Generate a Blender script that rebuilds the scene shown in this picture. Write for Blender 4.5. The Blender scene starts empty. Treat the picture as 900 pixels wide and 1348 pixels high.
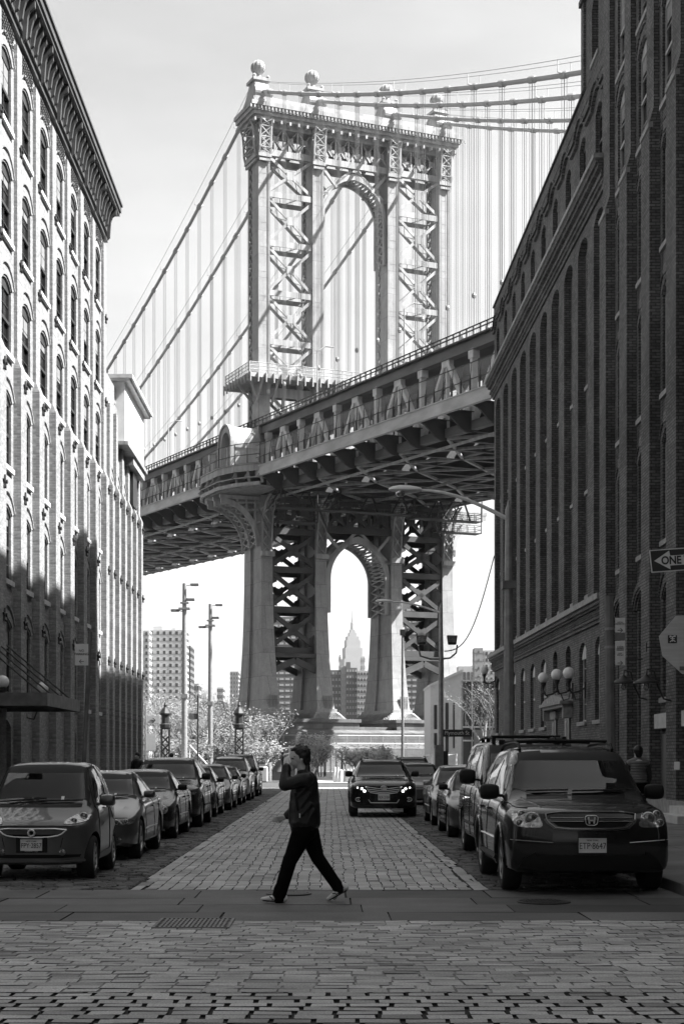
import bpy, bmesh, math, random
from mathutils import Vector, Matrix
from mathutils.bvhtree import BVHTree
R = math.radians
rnd = random.Random(11)
sc = bpy.context.scene
C = sc.collection

# ---------------------------------------------------------------- helpers
def tag(o, label=None, cat=None, group=None, kind=None):
    if label: o['label'] = label
    if cat: o['category'] = cat
    if group: o['group'] = group
    if kind: o['kind'] = kind
    return o

def empty(name, loc=(0, 0, 0), rz=0.0, label=None, cat=None, group=None):
    o = bpy.data.objects.new(name, None); C.objects.link(o)
    o.location = loc; o.rotation_euler = (0, 0, rz); o.empty_display_size = 0.2
    return tag(o, label, cat, group)

def clone(o, parent=None, loc=None):
    c = o.copy(); C.objects.link(c)
    c.parent = parent if parent else o.parent
    if loc is not None: c.location = loc
    return c

def clone_tree(o, parent=None):
    kids = list(o.children)
    c = o.copy(); C.objects.link(c); c.parent = parent
    for k in kids: clone_tree(k, c)
    return c

class MB:
    def __init__(s): s.v = []; s.f = []; s.m = []; s.cm = 0
    def add(s, vs, fs):
        o = len(s.v); s.v += [tuple(v) for v in vs]
        for f in fs: s.f.append([i + o for i in f]); s.m.append(s.cm)
        return s
    def box(s, x0, x1, y0, y1, z0, z1):
        if x0 > x1: x0, x1 = x1, x0
        if y0 > y1: y0, y1 = y1, y0
        if z0 > z1: z0, z1 = z1, z0
        return s.add([(x0,y0,z0),(x1,y0,z0),(x1,y1,z0),(x0,y1,z0),(x0,y0,z1),(x1,y0,z1),(x1,y1,z1),(x0,y1,z1)],
              [(0,3,2,1),(4,5,6,7),(0,1,5,4),(1,2,6,5),(2,3,7,6),(3,0,4,7)])
    def taper(s, b, t):   # b,t = (x0,x1,y0,y1,z)
        return s.add([(b[0],b[2],b[4]),(b[1],b[2],b[4]),(b[1],b[3],b[4]),(b[0],b[3],b[4]),
               (t[0],t[2],t[4]),(t[1],t[2],t[4]),(t[1],t[3],t[4]),(t[0],t[3],t[4])],
              [(0,3,2,1),(4,5,6,7),(0,1,5,4),(1,2,6,5),(2,3,7,6),(3,0,4,7)])
    def beam(s, p, q, w, h, up=(0,0,1)):   # w across, h along 'up'
        p = Vector(p); q = Vector(q); d = (q-p)
        if d.length < 1e-6: return s
        d.normalize(); up = Vector(up)
        a = d.cross(up)
        if a.length < 1e-4: a = d.cross(Vector((1,0,0)))
        a.normalize(); b = a.cross(d).normalized()
        a = a*(w/2); b = b*(h/2)
        vs = [p-a-b, p+a-b, p+a+b, p-a+b, q-a-b, q+a-b, q+a+b, q-a+b]
        return s.add(vs, [(0,1,2,3),(4,7,6,5),(0,4,5,1),(1,5,6,2),(2,6,7,3),(3,7,4,0)])
    def tube(s, pts, r, n=8, cap=True):
        pts = [Vector(p) for p in pts]; k = len(pts)
        rs = r if isinstance(r, (list, tuple)) else [r]*k
        o = len(s.v); ref = None
        for i, p in enumerate(pts):
            d = (pts[min(i+1,k-1)] - pts[max(i-1,0)])
            d = d.normalized() if d.length > 1e-9 else Vector((0,0,1))
            if ref is None:
                ref = d.orthogonal().normalized()
            else:
                ref = (ref - d*ref.dot(d))
                ref = ref.normalized() if ref.length > 1e-6 else d.orthogonal().normalized()
            b = d.cross(ref)
            for j in range(n):
                a = 2*math.pi*j/n
                s.v.append(tuple(p + (ref*math.cos(a) + b*math.sin(a))*rs[i]))
        for i in range(k-1):
            for j in range(n):
                s.f.append([o+i*n+j, o+i*n+(j+1)%n, o+(i+1)*n+(j+1)%n, o+(i+1)*n+j]); s.m.append(s.cm)
        if cap:
            s.f.append([o+j for j in range(n)][::-1]); s.m.append(s.cm)
            s.f.append([o+(k-1)*n+j for j in range(n)]); s.m.append(s.cm)
        return s
    def lathe(s, prof, c=(0,0,0), n=16, axis='z'):
        o = len(s.v); k = len(prof)
        for (r, h) in prof:
            for j in range(n):
                a = 2*math.pi*j/n; x, y = r*math.cos(a), r*math.sin(a)
                if axis == 'z': s.v.append((c[0]+x, c[1]+y, c[2]+h))
                elif axis == 'x': s.v.append((c[0]+h, c[1]+x, c[2]+y))
                else: s.v.append((c[0]+y, c[1]+h, c[2]+x))
        for i in range(k-1):
            for j in range(n):
                s.f.append([o+i*n+j, o+i*n+(j+1)%n, o+(i+1)*n+(j+1)%n, o+(i+1)*n+j]); s.m.append(s.cm)
        if prof[0][0] > 1e-4: s.f.append([o+j for j in range(n)][::-1]); s.m.append(s.cm)
        if prof[-1][0] > 1e-4: s.f.append([o+(k-1)*n+j for j in range(n)]); s.m.append(s.cm)
        return s
    def prism(s, poly, fn, d0, d1):   # fn(u,v,d)->xyz
        n = len(poly)
        vs = [fn(u, v, d0) for u, v in poly] + [fn(u, v, d1) for u, v in poly]
        fs = [list(range(n))[::-1], [n+i for i in range(n)]] + [[i, (i+1)%n, n+(i+1)%n, n+i] for i in range(n)]
        return s.add(vs, fs)
    def strip(s, A, B, fn, d0, d1):   # band between curves A and B (2D lists), extruded
        n = len(A)
        vs = [fn(u,v,d0) for u,v in A]+[fn(u,v,d0) for u,v in B]+[fn(u,v,d1) for u,v in A]+[fn(u,v,d1) for u,v in B]
        fs = []
        for i in range(n-1):
            fs += [[i,i+1,n+i+1,n+i],[2*n+i,3*n+i,3*n+i+1,2*n+i+1],[i,2*n+i,2*n+i+1,i+1],[n+i,n+i+1,3*n+i+1,3*n+i]]
        fs += [[0,n,3*n,2*n],[n-1,3*n-1,4*n-1,2*n-1]]
        return s.add(vs, fs)
    def build(s, name, mat, parent=None, smooth=False, bevel=0.0, loc=None, fix=True):
        me = bpy.data.meshes.new(name)
        me.from_pydata(s.v, [], s.f)
        mats = mat if isinstance(mat, (list, tuple)) else [mat]
        for m in mats: me.materials.append(m)
        if len(mats) > 1: me.polygons.foreach_set('material_index', s.m)
        if fix:
            bm = bmesh.new(); bm.from_mesh(me)
            bmesh.ops.recalc_face_normals(bm, faces=bm.faces)
            bm.to_mesh(me); bm.free()
        if smooth:
            me.polygons.foreach_set('use_smooth', [True]*len(me.polygons))
            try: me.set_sharp_from_angle(angle=R(42))
            except Exception: pass
        me.update()
        o = bpy.data.objects.new(name, me); C.objects.link(o)
        if parent: o.parent = parent
        if loc is not None: o.location = loc
        if bevel:
            b = o.modifiers.new('b', 'BEVEL'); b.width = bevel; b.segments = 2; b.limit_method = 'ANGLE'; b.angle_limit = R(50)
        return o

XZ = lambda u, v, d: (u, d, v)
YZ = lambda u, v, d: (d, u, v)
XY = lambda u, v, d: (u, v, d)

def arc(cx, cy, r, a0, a1, n):
    return [(cx + r*math.cos(R(a0+(a1-a0)*i/n)), cy + r*math.sin(R(a0+(a1-a0)*i/n))) for i in range(n+1)]

# ---------------------------------------------------------------- materials (the photograph is black and white: neutral greys)
class NT:
    def __init__(s, m):
        m.use_nodes = True; s.t = m.node_tree; s.t.nodes.clear()
    def n(s, typ, **kw):
        nd = s.t.nodes.new(typ)
        for k, v in kw.items():
            if k.startswith('i_'):
                key = k[2:].replace('_', ' ')
                nd.inputs[key].default_value = v
            else: setattr(nd, k, v)
        return nd
    def l(s, a, ao, b, bi): s.t.links.new(a.outputs[ao], b.inputs[bi])

def g4(v): return (v, v, v, 1)

def mat(name, v, rough=0.6, var=0.25, scale=3.0, metal=0.0, bump=0.0, bscale=30.0, coat=0.0, spec=0.5, detail=6, stretch=None):
    m = bpy.data.materials.new(name); t = NT(m)
    out = t.n('ShaderNodeOutputMaterial'); b = t.n('ShaderNodeBsdfPrincipled')
    b.inputs['Roughness'].default_value = rough; b.inputs['Metallic'].default_value = metal
    b.inputs['Coat Weight'].default_value = coat; b.inputs['Coat Roughness'].default_value = 0.03
    b.inputs['Specular IOR Level'].default_value = spec
    t.l(b, 0, out, 0)
    co = t.n('ShaderNodeTexCoord')
    src = co; so = 'Object'
    if stretch:
        mp = t.n('ShaderNodeMapping'); mp.inputs['Scale'].default_value = stretch; t.l(co, 'Object', mp, 0); src = mp; so = 0
    nz = t.n('ShaderNodeTexNoise'); nz.inputs['Scale'].default_value = scale; nz.inputs['Detail'].default_value = detail
    t.l(src, so, nz, 'Vector')
    r = t.n('ShaderNodeMapRange'); r.inputs['From Min'].default_value = 0.3; r.inputs['From Max'].default_value = 0.7
    r.inputs['To Min'].default_value = v*(1-var); r.inputs['To Max'].default_value = v*(1+var)
    t.l(nz, 0, r, 0); t.l(r, 0, b, 'Base Color')
    if bump:
        n2 = t.n('ShaderNodeTexNoise'); n2.inputs['Scale'].default_value = bscale; n2.inputs['Detail'].default_value = 4
        t.l(co, 'Object', n2, 'Vector')
        bp = t.n('ShaderNodeBump'); bp.inputs['Strength'].default_value = bump; bp.inputs['Distance'].default_value = 0.02
        t.l(n2, 0, bp, 'Height'); t.l(bp, 0, b, 'Normal')
    return m

def plain(name, v, rough=0.4, metal=0.0, coat=0.0, emit=0.0, spec=0.5):
    m = bpy.data.materials.new(name); t = NT(m)
    out = t.n('ShaderNodeOutputMaterial'); b = t.n('ShaderNodeBsdfPrincipled')
    b.inputs['Base Color'].default_value = g4(v); b.inputs['Roughness'].default_value = rough
    b.inputs['Metallic'].default_value = metal; b.inputs['Coat Weight'].default_value = coat
    b.inputs['Coat Roughness'].default_value = 0.02; b.inputs['Specular IOR Level'].default_value = spec
    if emit:
        b.inputs['Emission Color'].default_value = g4(1); b.inputs['Emission Strength'].default_value = emit
    t.l(b, 0, out, 0)
    return m

def brick(name, v1, v2, mortar, w=0.21, h=0.075, ms=0.010, bump=0.5, big=0.25, offs=0.5, rough=0.85, vert=True, fleck=0.0):
    m = bpy.data.materials.new(name); t = NT(m)
    out = t.n('ShaderNodeOutputMaterial'); b = t.n('ShaderNodeBsdfPrincipled')
    b.inputs['Roughness'].default_value = rough; b.inputs['Specular IOR Level'].default_value = 0.3
    t.l(b, 0, out, 0)
    co = t.n('ShaderNodeTexCoord'); sp = t.n('ShaderNodeSeparateXYZ'); t.l(co, 'Object', sp, 0)
    cb = t.n('ShaderNodeCombineXYZ')
    if vert:
        ad = t.n('ShaderNodeMath', operation='ADD'); t.l(sp, 0, ad, 0); t.l(sp, 1, ad, 1)
        t.l(ad, 0, cb, 0); t.l(sp, 2, cb, 1)
    else:
        t.l(sp, 0, cb, 0); t.l(sp, 1, cb, 1)
    br = t.n('ShaderNodeTexBrick'); br.offset = offs
    br.inputs['Scale'].default_value = 1; br.inputs['Brick Width'].default_value = w; br.inputs['Row Height'].default_value = h
    br.inputs['Mortar Size'].default_value = ms; br.inputs['Mortar Smooth'].default_value = 0.3
    br.inputs['Color1'].default_value = g4(v1); br.inputs['Color2'].default_value = g4(v2); br.inputs['Mortar'].default_value = g4(mortar)
    t.l(cb, 0, br, 'Vector')
    nz = t.n('ShaderNodeTexNoise'); nz.inputs['Scale'].default_value = 0.6; nz.inputs['Detail'].default_value = 8; nz.inputs['Roughness'].default_value = 0.7
    t.l(co, 'Object', nz, 'Vector')
    r = t.n('ShaderNodeMapRange'); r.inputs['From Min'].default_value = 0.3; r.inputs['From Max'].default_value = 0.7
    r.inputs['To Min'].default_value = 1-big; r.inputs['To Max'].default_value = 1+big; t.l(nz, 0, r, 0)
    n3 = t.n('ShaderNodeTexNoise'); n3.inputs['Scale'].default_value = 9; n3.inputs['Detail'].default_value = 5
    mp = t.n('ShaderNodeMapping'); mp.inputs['Scale'].default_value = (1, 1, 2.2); t.l(co, 'Object', mp, 0); t.l(mp, 0, n3, 'Vector')
    r3 = t.n('ShaderNodeMapRange'); r3.inputs['From Min'].default_value = 0.3; r3.inputs['From Max'].default_value = 0.7
    r3.inputs['To Min'].default_value = 0.8; r3.inputs['To Max'].default_value = 1.2; t.l(n3, 0, r3, 0)
    mu = t.n('ShaderNodeMath', operation='MULTIPLY'); t.l(r, 0, mu, 0); t.l(r3, 0, mu, 1)
    last = mu
    if fleck:   # pale lime / efflorescence patches
        n4 = t.n('ShaderNodeTexNoise'); n4.inputs['Scale'].default_value = 1.6; n4.inputs['Detail'].default_value = 10; n4.inputs['Roughness'].default_value = 0.75
        t.l(co, 'Object', n4, 'Vector')
        r4 = t.n('ShaderNodeMapRange'); r4.inputs['From Min'].default_value = 0.6; r4.inputs['From Max'].default_value = 0.72
        r4.inputs['To Min'].default_value = 1; r4.inputs['To Max'].default_value = 1+fleck; t.l(n4, 0, r4, 0)
        m5 = t.n('ShaderNodeMath', operation='MULTIPLY'); t.l(mu, 0, m5, 0); t.l(r4, 0, m5, 1); last = m5
    vm = t.n('ShaderNodeVectorMath', operation='SCALE'); t.l(br, 'Color', vm, 0); t.l(last, 0, vm, 'Scale')
    t.l(vm, 0, b, 'Base Color')
    if bump:
        inv = t.n('ShaderNodeMath', operation='SUBTRACT'); inv.inputs[0].default_value = 1.0; t.l(br, 'Fac', inv, 1)
        a2 = t.n('ShaderNodeMath', operation='MULTIPLY_ADD'); t.l(n3, 0, a2, 0); a2.inputs[1].default_value = 0.5; t.l(inv, 0, a2, 2)
        bp = t.n('ShaderNodeBump'); bp.inputs['Strength'].default_value = bump; bp.inputs['Distance'].default_value = 0.012
        t.l(a2, 0, bp, 'Height'); t.l(bp, 0, b, 'Normal')
    return m

def blockmat(name, v, var=0.35, rough=0.75, spec=0.4):
    """stone blocks: a per-block tint stored on the mesh times fine noise"""
    m = bpy.data.materials.new(name); t = NT(m)
    out = t.n('ShaderNodeOutputMaterial'); b = t.n('ShaderNodeBsdfPrincipled')
    b.inputs['Roughness'].default_value = rough; b.inputs['Specular IOR Level'].default_value = spec
    t.l(b, 0, out, 0)
    at = t.n('ShaderNodeAttribute', attribute_name='tint')
    co = t.n('ShaderNodeTexCoord')
    nz = t.n('ShaderNodeTexNoise'); nz.inputs['Scale'].default_value = 70; nz.inputs['Detail'].default_value = 4; t.l(co, 'Object', nz, 'Vector')
    n2 = t.n('ShaderNodeTexNoise'); n2.inputs['Scale'].default_value = 0.9; n2.inputs['Detail'].default_value = 8; n2.inputs['Roughness'].default_value = .65; t.l(co, 'Object', n2, 'Vector')
    r = t.n('ShaderNodeMapRange'); r.inputs['From Min'].default_value = 0.25; r.inputs['From Max'].default_value = 0.75
    r.inputs['To Min'].default_value = 0.55; r.inputs['To Max'].default_value = 1.45; t.l(nz, 0, r, 0)
    r2 = t.n('ShaderNodeMapRange'); r2.inputs['From Min'].default_value = 0.3; r2.inputs['From Max'].default_value = 0.7
    r2.inputs['To Min'].default_value = 0.66; r2.inputs['To Max'].default_value = 1.26; t.l(n2, 0, r2, 0)
    a = t.n('ShaderNodeMath', operation='MULTIPLY'); t.l(r, 0, a, 0); t.l(r2, 0, a, 1)
    c = t.n('ShaderNodeMath', operation='MULTIPLY'); t.l(a, 0, c, 0); t.l(at, 'Fac', c, 1)
    d = t.n('ShaderNodeMath', operation='MULTIPLY'); t.l(c, 0, d, 0); d.inputs[1].default_value = v
    t.l(d, 0, b, 'Base Color')
    bp = t.n('ShaderNodeBump'); bp.inputs['Strength'].default_value = 0.35; bp.inputs['Distance'].default_value = 0.006
    t.l(nz, 0, bp, 'Height'); t.l(bp, 0, b, 'Normal')
    return m

def glassmat(name, v=0.02, rough=0.02, spec=0.8):
    m = bpy.data.materials.new(name); t = NT(m)
    out = t.n('ShaderNodeOutputMaterial'); b = t.n('ShaderNodeBsdfPrincipled')
    b.inputs['Base Color'].default_value = g4(v); b.inputs['Roughness'].default_value = rough
    b.inputs['Specular IOR Level'].default_value = spec; b.inputs['IOR'].default_value = 1.5
    co = t.n('ShaderNodeTexCoord'); nz = t.n('ShaderNodeTexNoise'); nz.inputs['Scale'].default_value = 0.9; t.l(co, 'Object', nz, 'Vector')
    bp = t.n('ShaderNodeBump'); bp.inputs['Strength'].default_value = 0.03; bp.inputs['Distance'].default_value = 0.05
    t.l(nz, 0, bp, 'Height'); t.l(bp, 0, b, 'Normal')
    t.l(b, 0, out, 0)
    return m

def seeglass(name, tint=0.5, rough=0.0):
    """vehicle glass one can look through: transparent tint + sharp reflection"""
    m = bpy.data.materials.new(name); t = NT(m)
    out = t.n('ShaderNodeOutputMaterial'); tr = t.n('ShaderNodeBsdfTransparent'); gl = t.n('ShaderNodeBsdfGlossy')
    tr.inputs['Color'].default_value = g4(tint); gl.inputs['Roughness'].default_value = 0.02; gl.inputs['Color'].default_value = g4(0.95)
    fr = t.n('ShaderNodeFresnel'); fr.inputs['IOR'].default_value = 1.48
    mr = t.n('ShaderNodeMapRange'); mr.inputs['To Min'].default_value = 0.02; mr.inputs['To Max'].default_value = 1.0
    t.l(fr, 0, mr, 0)
    mx = t.n('ShaderNodeMixShader'); t.l(mr, 0, mx, 0); t.l(tr, 0, mx, 1); t.l(gl, 0, mx, 2); t.l(mx, 0, out, 0)
    return m

def meshmat(name, v, cov, scale=1.0):
    """wire mesh panel: a woven pattern of real openings"""
    m = bpy.data.materials.new(name); t = NT(m)
    out = t.n('ShaderNodeOutputMaterial'); tr = t.n('ShaderNodeBsdfTransparent'); b = t.n('ShaderNodeBsdfPrincipled')
    b.inputs['Base Color'].default_value = g4(v); b.inputs['Roughness'].default_value = 0.5
    mx = t.n('ShaderNodeMixShader'); mx.inputs[0].default_value = cov
    t.l(tr, 0, mx, 1); t.l(b, 0, mx, 2); t.l(mx, 0, out, 0)
    return m

M = {}
M['brickL'] = brick('pale_brick', 0.35, 0.22, 0.27, w=0.21, h=0.078, ms=0.010, bump=0.5, big=0.14, fleck=0.2)
M['brickR'] = brick('dark_brick', 0.175, 0.10, 0.055, w=0.24, h=0.086, ms=0.013, bump=0.7, big=0.4, fleck=0.6)
M['brickF'] = brick('far_brick', 0.5, 0.42, 0.5, bump=0)
M['stone_trim'] = mat('stone_trim', 0.55, 0.8, 0.15, 4)
M['stone_dark'] = mat('weathered_stone_trim', 0.30, 0.8, 0.3, 5, bump=0.3)
M['cornice'] = mat('painted_sheet_metal_cornice', 0.075, 0.6, 0.25, 2)
M['frame'] = mat('dark_window_frame', 0.045, 0.5, 0.2, 5)
M['frame_mid'] = mat('grey_window_frame', 0.32, 0.5, 0.2, 5)
M['frame_pale'] = mat('pale_window_frame', 0.5, 0.5, 0.15, 5)
M['glass'] = glassmat('window_glass', 0.012, 0.04, 0.6)
M['blind'] = mat('window_blind', .22, .8, .2, 8)
M['iron'] = mat('black_iron', 0.03, 0.5, 0.3, 8)
M['steel'] = brick('bridge_steel', 0.36, 0.30, 0.18, w=1.6, h=3.4, ms=0.03, bump=0.15, big=0.2, rough=0.6)
M['steel_flat'] = mat('bridge_paint', 0.36, 0.6, 0.3, 1.0, stretch=(1.5,1.5,.25))
M['steel_sunlit'] = mat('sunlit_truss_tone', 0.68, 0.6, 0.2, 1.0)  # sunlight on the outer truss members is put into this base colour
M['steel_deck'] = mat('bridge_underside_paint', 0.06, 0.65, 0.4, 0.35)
M['cable'] = mat('cable_wrapping', 0.45, 0.5, 0.12, 0.4)
M['rope'] = plain('suspender_rope', 0.5, 0.5)
M['mesh_fence'] = meshmat('fence_wire_mesh', 0.6, 0.24)
M['masonry'] = brick('granite_masonry', 0.18, 0.13, 0.08, w=1.6, h=0.75, ms=0.02, bump=0.4, big=0.25)
M['cobble'] = blockmat('worn_granite_setts', 0.42)
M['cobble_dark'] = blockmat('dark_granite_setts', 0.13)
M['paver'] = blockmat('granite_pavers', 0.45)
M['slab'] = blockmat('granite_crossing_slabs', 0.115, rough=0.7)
M['joint'] = mat('packed_joint_dirt', 0.02, 0.95, 0.4, 6)
M['grit'] = mat('grit_filled_joints', .20, .95, .5, 5)
M['joint_mid'] = mat('dusty_joint_edge', .10, .95, .5, 7)
M['lamp_paint'] = mat('pale_lamp_paint', .8, .45, .08, 4)
M['asphalt'] = mat('asphalt', 0.07, 0.9, 0.25, 2, bump=0.3, bscale=80)
M['ground'] = mat('dry_ground', 0.05, 0.95, 0.3, 0.15)
M['concrete'] = mat('sidewalk_concrete', 0.17, 0.85, 0.25, 1.2, bump=0.2)
M['kerb'] = mat('granite_kerb', 0.16, 0.8, 0.3, 3, bump=0.3)
M['path'] = mat('pale_path_concrete', 0.48, 0.9, 0.1, 0.5)
M['water'] = mat('river_water', 0.10, 0.15, 0.3, 0.3, bump=0.4, bscale=0.6)
M['rubber'] = mat('tyre_rubber', 0.018, 0.85, 0.3, 9)
M['rim'] = plain('alloy_rim', 0.42, 0.3, 0.8)
M['chrome'] = plain('chrome', 0.72, 0.3, .55)
M['black_trim'] = plain('black_plastic_trim', 0.012, 0.6, spec=.25)
M['dark_gloss'] = plain('black_grille_insert', 0.006, 0.6, spec=.15)
M['carglass'] = seeglass('windscreen_glass', 0.6)
M['carglass_side'] = seeglass('side_window_glass', 0.5)
M['carglass_dark'] = glassmat('tinted_side_glass', 0.01, 0.02, 0.5)
M['plate'] = mat('number_plate', 0.72, 0.5, 0.05, 10)
M['plate_ink'] = plain('plate_lettering', 0.03, 0.6)
M['white_paint'] = mat('white_paint', 0.72, 0.5, 0.06, 3)
M['lamp_white'] = plain('opal_glass_globe', 0.88, 0.25)
M['galv'] = mat('galvanised_steel', 0.30, 0.5, 0.2, 6, metal=0.3)
M['galv_dark'] = mat('weathered_pole_steel', 0.16, 0.6, 0.25, 5)
M['seat'] = mat('seat_fabric', 0.10, 0.9, .2, 8)
M['dash'] = plain('dashboard_plastic', .05, .6)
M['lamp_on'] = plain('lit_headlamp', 0.8, 0.2, emit=2.5)
M['lens'] = mat('clear_lamp_lens', .42, .08, .5, 28, metal=.8, detail=2)
M['lens_dark'] = plain('lamp_bowl', 0.22, 0.15, 0.8)

def text3(txt, size, loc, m, name, parent=None, sx=1.0, rot=(math.pi/2, 0, 0), ext=.002, align='CENTER', bold=0.0):
    c = bpy.data.curves.new(name, 'FONT'); c.body = txt; c.size = size; c.align_x = align; c.align_y = 'CENTER'; c.extrude = ext; c.offset = bold
    o = bpy.data.objects.new(name, c); C.objects.link(o)
    dg = bpy.context.evaluated_depsgraph_get(); me = bpy.data.meshes.new_from_object(o.evaluated_get(dg)); bpy.data.objects.remove(o)
    me.materials.clear(); me.materials.append(m)
    o = bpy.data.objects.new(name, me); C.objects.link(o); o.parent = parent; o.location = loc; o.rotation_euler = rot; o.scale = (sx, 1, 1)
    return o

# ---------------------------------------------------------------- ground, road, pavements
def struct(o): o['kind'] = 'structure'; return o
def sheet(name, x0, x1, y0, y1, z, m):
    return struct(MB().add([(x0,y0,z),(x1,y0,z),(x1,y1,z),(x0,y1,z)], [(0,1,2,3)]).build(name, m, fix=False))

sheet('ground', -4000, 4000, -400, 9000, -0.075, M['ground'])
sheet('river_water', -3000, 3000, 268, 900, -0.06, M['water'])
sheet('road_bed', -30, 23.5, -90, 92, -0.019, M['joint'])

def setts(name, x0, x1, y0, y1, L, W, gap, m, seed, h=0.012, jit=0.006, tint=0.3, tilt=0.006, bond='rand', lv=.22, dep=.03, jm=None):
    """rows of separate worn stones; L along x, W along y, each with bevelled rounded top"""
    r = random.Random(seed); v = []; f = []; tn = []; mi = []
    y = y0; row = 0
    while y < y1 - 0.02:
        w = W*(1+r.uniform(-.12, .12)*(1 if bond == 'rand' else .3)); yy1 = min(y+w-gap, y1)
        x = x0 - (r.uniform(0, L) if bond == 'rand' else (L*(.5*(row % 2)+r.uniform(-.06, .06)) if bond == 'run' else r.uniform(-.012, .012)+.006*math.sin(row*.3))); wav = r.uniform(-.008, .008)
        while x < x1:
            l = L*(1+r.uniform(-lv, lv)) if bond != 'stack' else L+r.uniform(-.004, .004); a = max(x, x0); b = min(x+l-gap*1.25, x1)
            if b - a > 0.04:
                z = r.uniform(-jit, jit*0.4); tx = r.uniform(-tilt, tilt); ty = r.uniform(-tilt, tilt)
                bv = min(0.006 if h < .003 else .012, 0.2*(yy1-y)); o = len(v)
                j = [r.uniform(-.006, .006) for _ in range(8)]
                q = [(a+j[0], y+wav+j[1]), (b+j[2], y+wav+j[3]), (b+j[4], yy1+wav+j[5]), (a+j[6], yy1+wav+j[7])]
                zz = [z-tx-ty, z+tx-ty, z+tx+ty, z-tx+ty]
                for i in range(4): v.append((q[i][0], q[i][1], -dep))
                for i in range(4): v.append((q[i][0], q[i][1], zz[i]-h))
                cx = sum(p[0] for p in q)/4; cy = sum(p[1] for p in q)/4
                for i in range(4):
                    dx = bv if q[i][0] < cx else -bv; dy = bv if q[i][1] < cy else -bv
                    v.append((q[i][0]+dx, q[i][1]+dy, zz[i]))
                T = 1 + r.uniform(-tint, tint)
                if r.random() < .05: T *= 0.6
                for i in range(4):
                    k = (i+1) % 4
                    f.append((o+i, o+k, o+4+k, o+4+i)); f.append((o+4+i, o+4+k, o+8+k, o+8+i))
                f.append((o+8, o+9, o+10, o+11)); tn += [T]*9; mi += [1, 0]*4+[0]
            x += l
        y += w; row += 1
    me = bpy.data.meshes.new(name); me.from_pydata(v, [], f); me.materials.append(m); me.materials.append(jm or M['joint']); me.polygons.foreach_set('material_index', mi)
    at = me.attributes.new('tint', 'FLOAT', 'FACE'); at.data.foreach_set('value', tn)
    me.update(); o = bpy.data.objects.new(name, me); C.objects.link(o)
    return struct(o)

# cross street in the foreground: open-jointed rows nearest, tighter rows behind
setts('cross_street_setts', -7.0, 8.5, 8.3, 11.0, 0.27, 0.158, 0.027, M['cobble'], 1, h=0.0015, jit=0.002, tilt=.0015, bond='run', lv=.07, dep=.06, tint=.2)
setts('cross_street_setts', -7.5, 9.0, 11.0, 13.2, 0.25, 0.155, 0.013, M['cobble'], 2, h=.0012, jit=0.0035, tilt=.002, bond='run', lv=.12, tint=.22, jm=M['joint_mid'])
setts('cross_street_setts', -8.0, 9.5, 13.2, 15.86, 0.24, 0.15, 0.011, M['cobble'], 3, h=.001, jit=0.0035, tilt=.002, bond='run', lv=.15, tint=.24, jm=M['joint_mid'])
sheet('joint_grit', -8.0, 9.5, 11.0, 15.87, -0.006, M['grit'])
# four courses of long granite slabs
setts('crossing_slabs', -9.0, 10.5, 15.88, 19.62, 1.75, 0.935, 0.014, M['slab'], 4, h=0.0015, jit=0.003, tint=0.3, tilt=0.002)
# centre strip of squarer pavers, rough dark setts in both parking lanes
setts('centre_strip_pavers', -2.28, 1.77, 19.64, 50, 0.155, 0.31, 0.009, M['paver'], 5, h=0.001, jit=0.002, tint=0.16, tilt=0.0015, bond='stack')
setts('centre_strip_pavers', -2.28, 1.77, 50, 92, 0.31, 0.31, 0.012, M['paver'], 6, h=0.006, jit=0.002, tint=0.16, tilt=0.0015, bond='stack')
setts('lane_edge_stones', -2.46, -2.29, 19.64, 92, 0.4, 0.62, 0.014, M['paver'], 61, h=0.006, jit=0.002, tint=0.15)
setts('lane_edge_stones', 1.78, 1.95, 19.64, 92, 0.4, 0.62, 0.014, M['paver'], 62, h=0.006, jit=0.002, tint=0.15)
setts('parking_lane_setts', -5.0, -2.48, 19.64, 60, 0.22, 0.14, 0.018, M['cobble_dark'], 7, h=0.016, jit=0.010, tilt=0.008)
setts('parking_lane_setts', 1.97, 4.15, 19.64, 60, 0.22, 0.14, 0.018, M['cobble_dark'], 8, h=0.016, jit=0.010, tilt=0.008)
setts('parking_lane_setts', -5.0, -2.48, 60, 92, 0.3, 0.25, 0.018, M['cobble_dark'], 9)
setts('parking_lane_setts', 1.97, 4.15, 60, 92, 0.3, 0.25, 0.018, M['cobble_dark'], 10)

def pavement(x0, x1, y0, y1, kx0, kx1):
    mb = MB(); y = y0
    while y < y1:
        x = x0
        while x < x1-.1:
            xe = min(x+1.5, x1); mb.box(x+.006, xe-.006, y+.006, min(y+1.5, y1)-.006, -.03, .125+rnd.uniform(-.002, .003)); x = xe
        y += 1.5
    struct(mb.build('pavement', M['concrete']))
    k = MB(); y = y0
    while y < y1:
        k.box(kx0, kx1, y+.005, min(y+1.8, y1)-.005, -.03, .135+rnd.uniform(-.004, .004)); y += 1.8
    struct(k.build('kerb', M['kerb'], bevel=0.012))
pavement(-9.6, -5.16, 20.5, 91, -5.155, -5.0)
pavement(4.31, 9.9, 17.0, 91, 4.15, 4.305)
sheet('cross_road', -60, 60, 92, 112, -0.012, M['asphalt'])
sheet('path', -3.6, 4.6, 112, 236, -0.01, M['path'])

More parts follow.
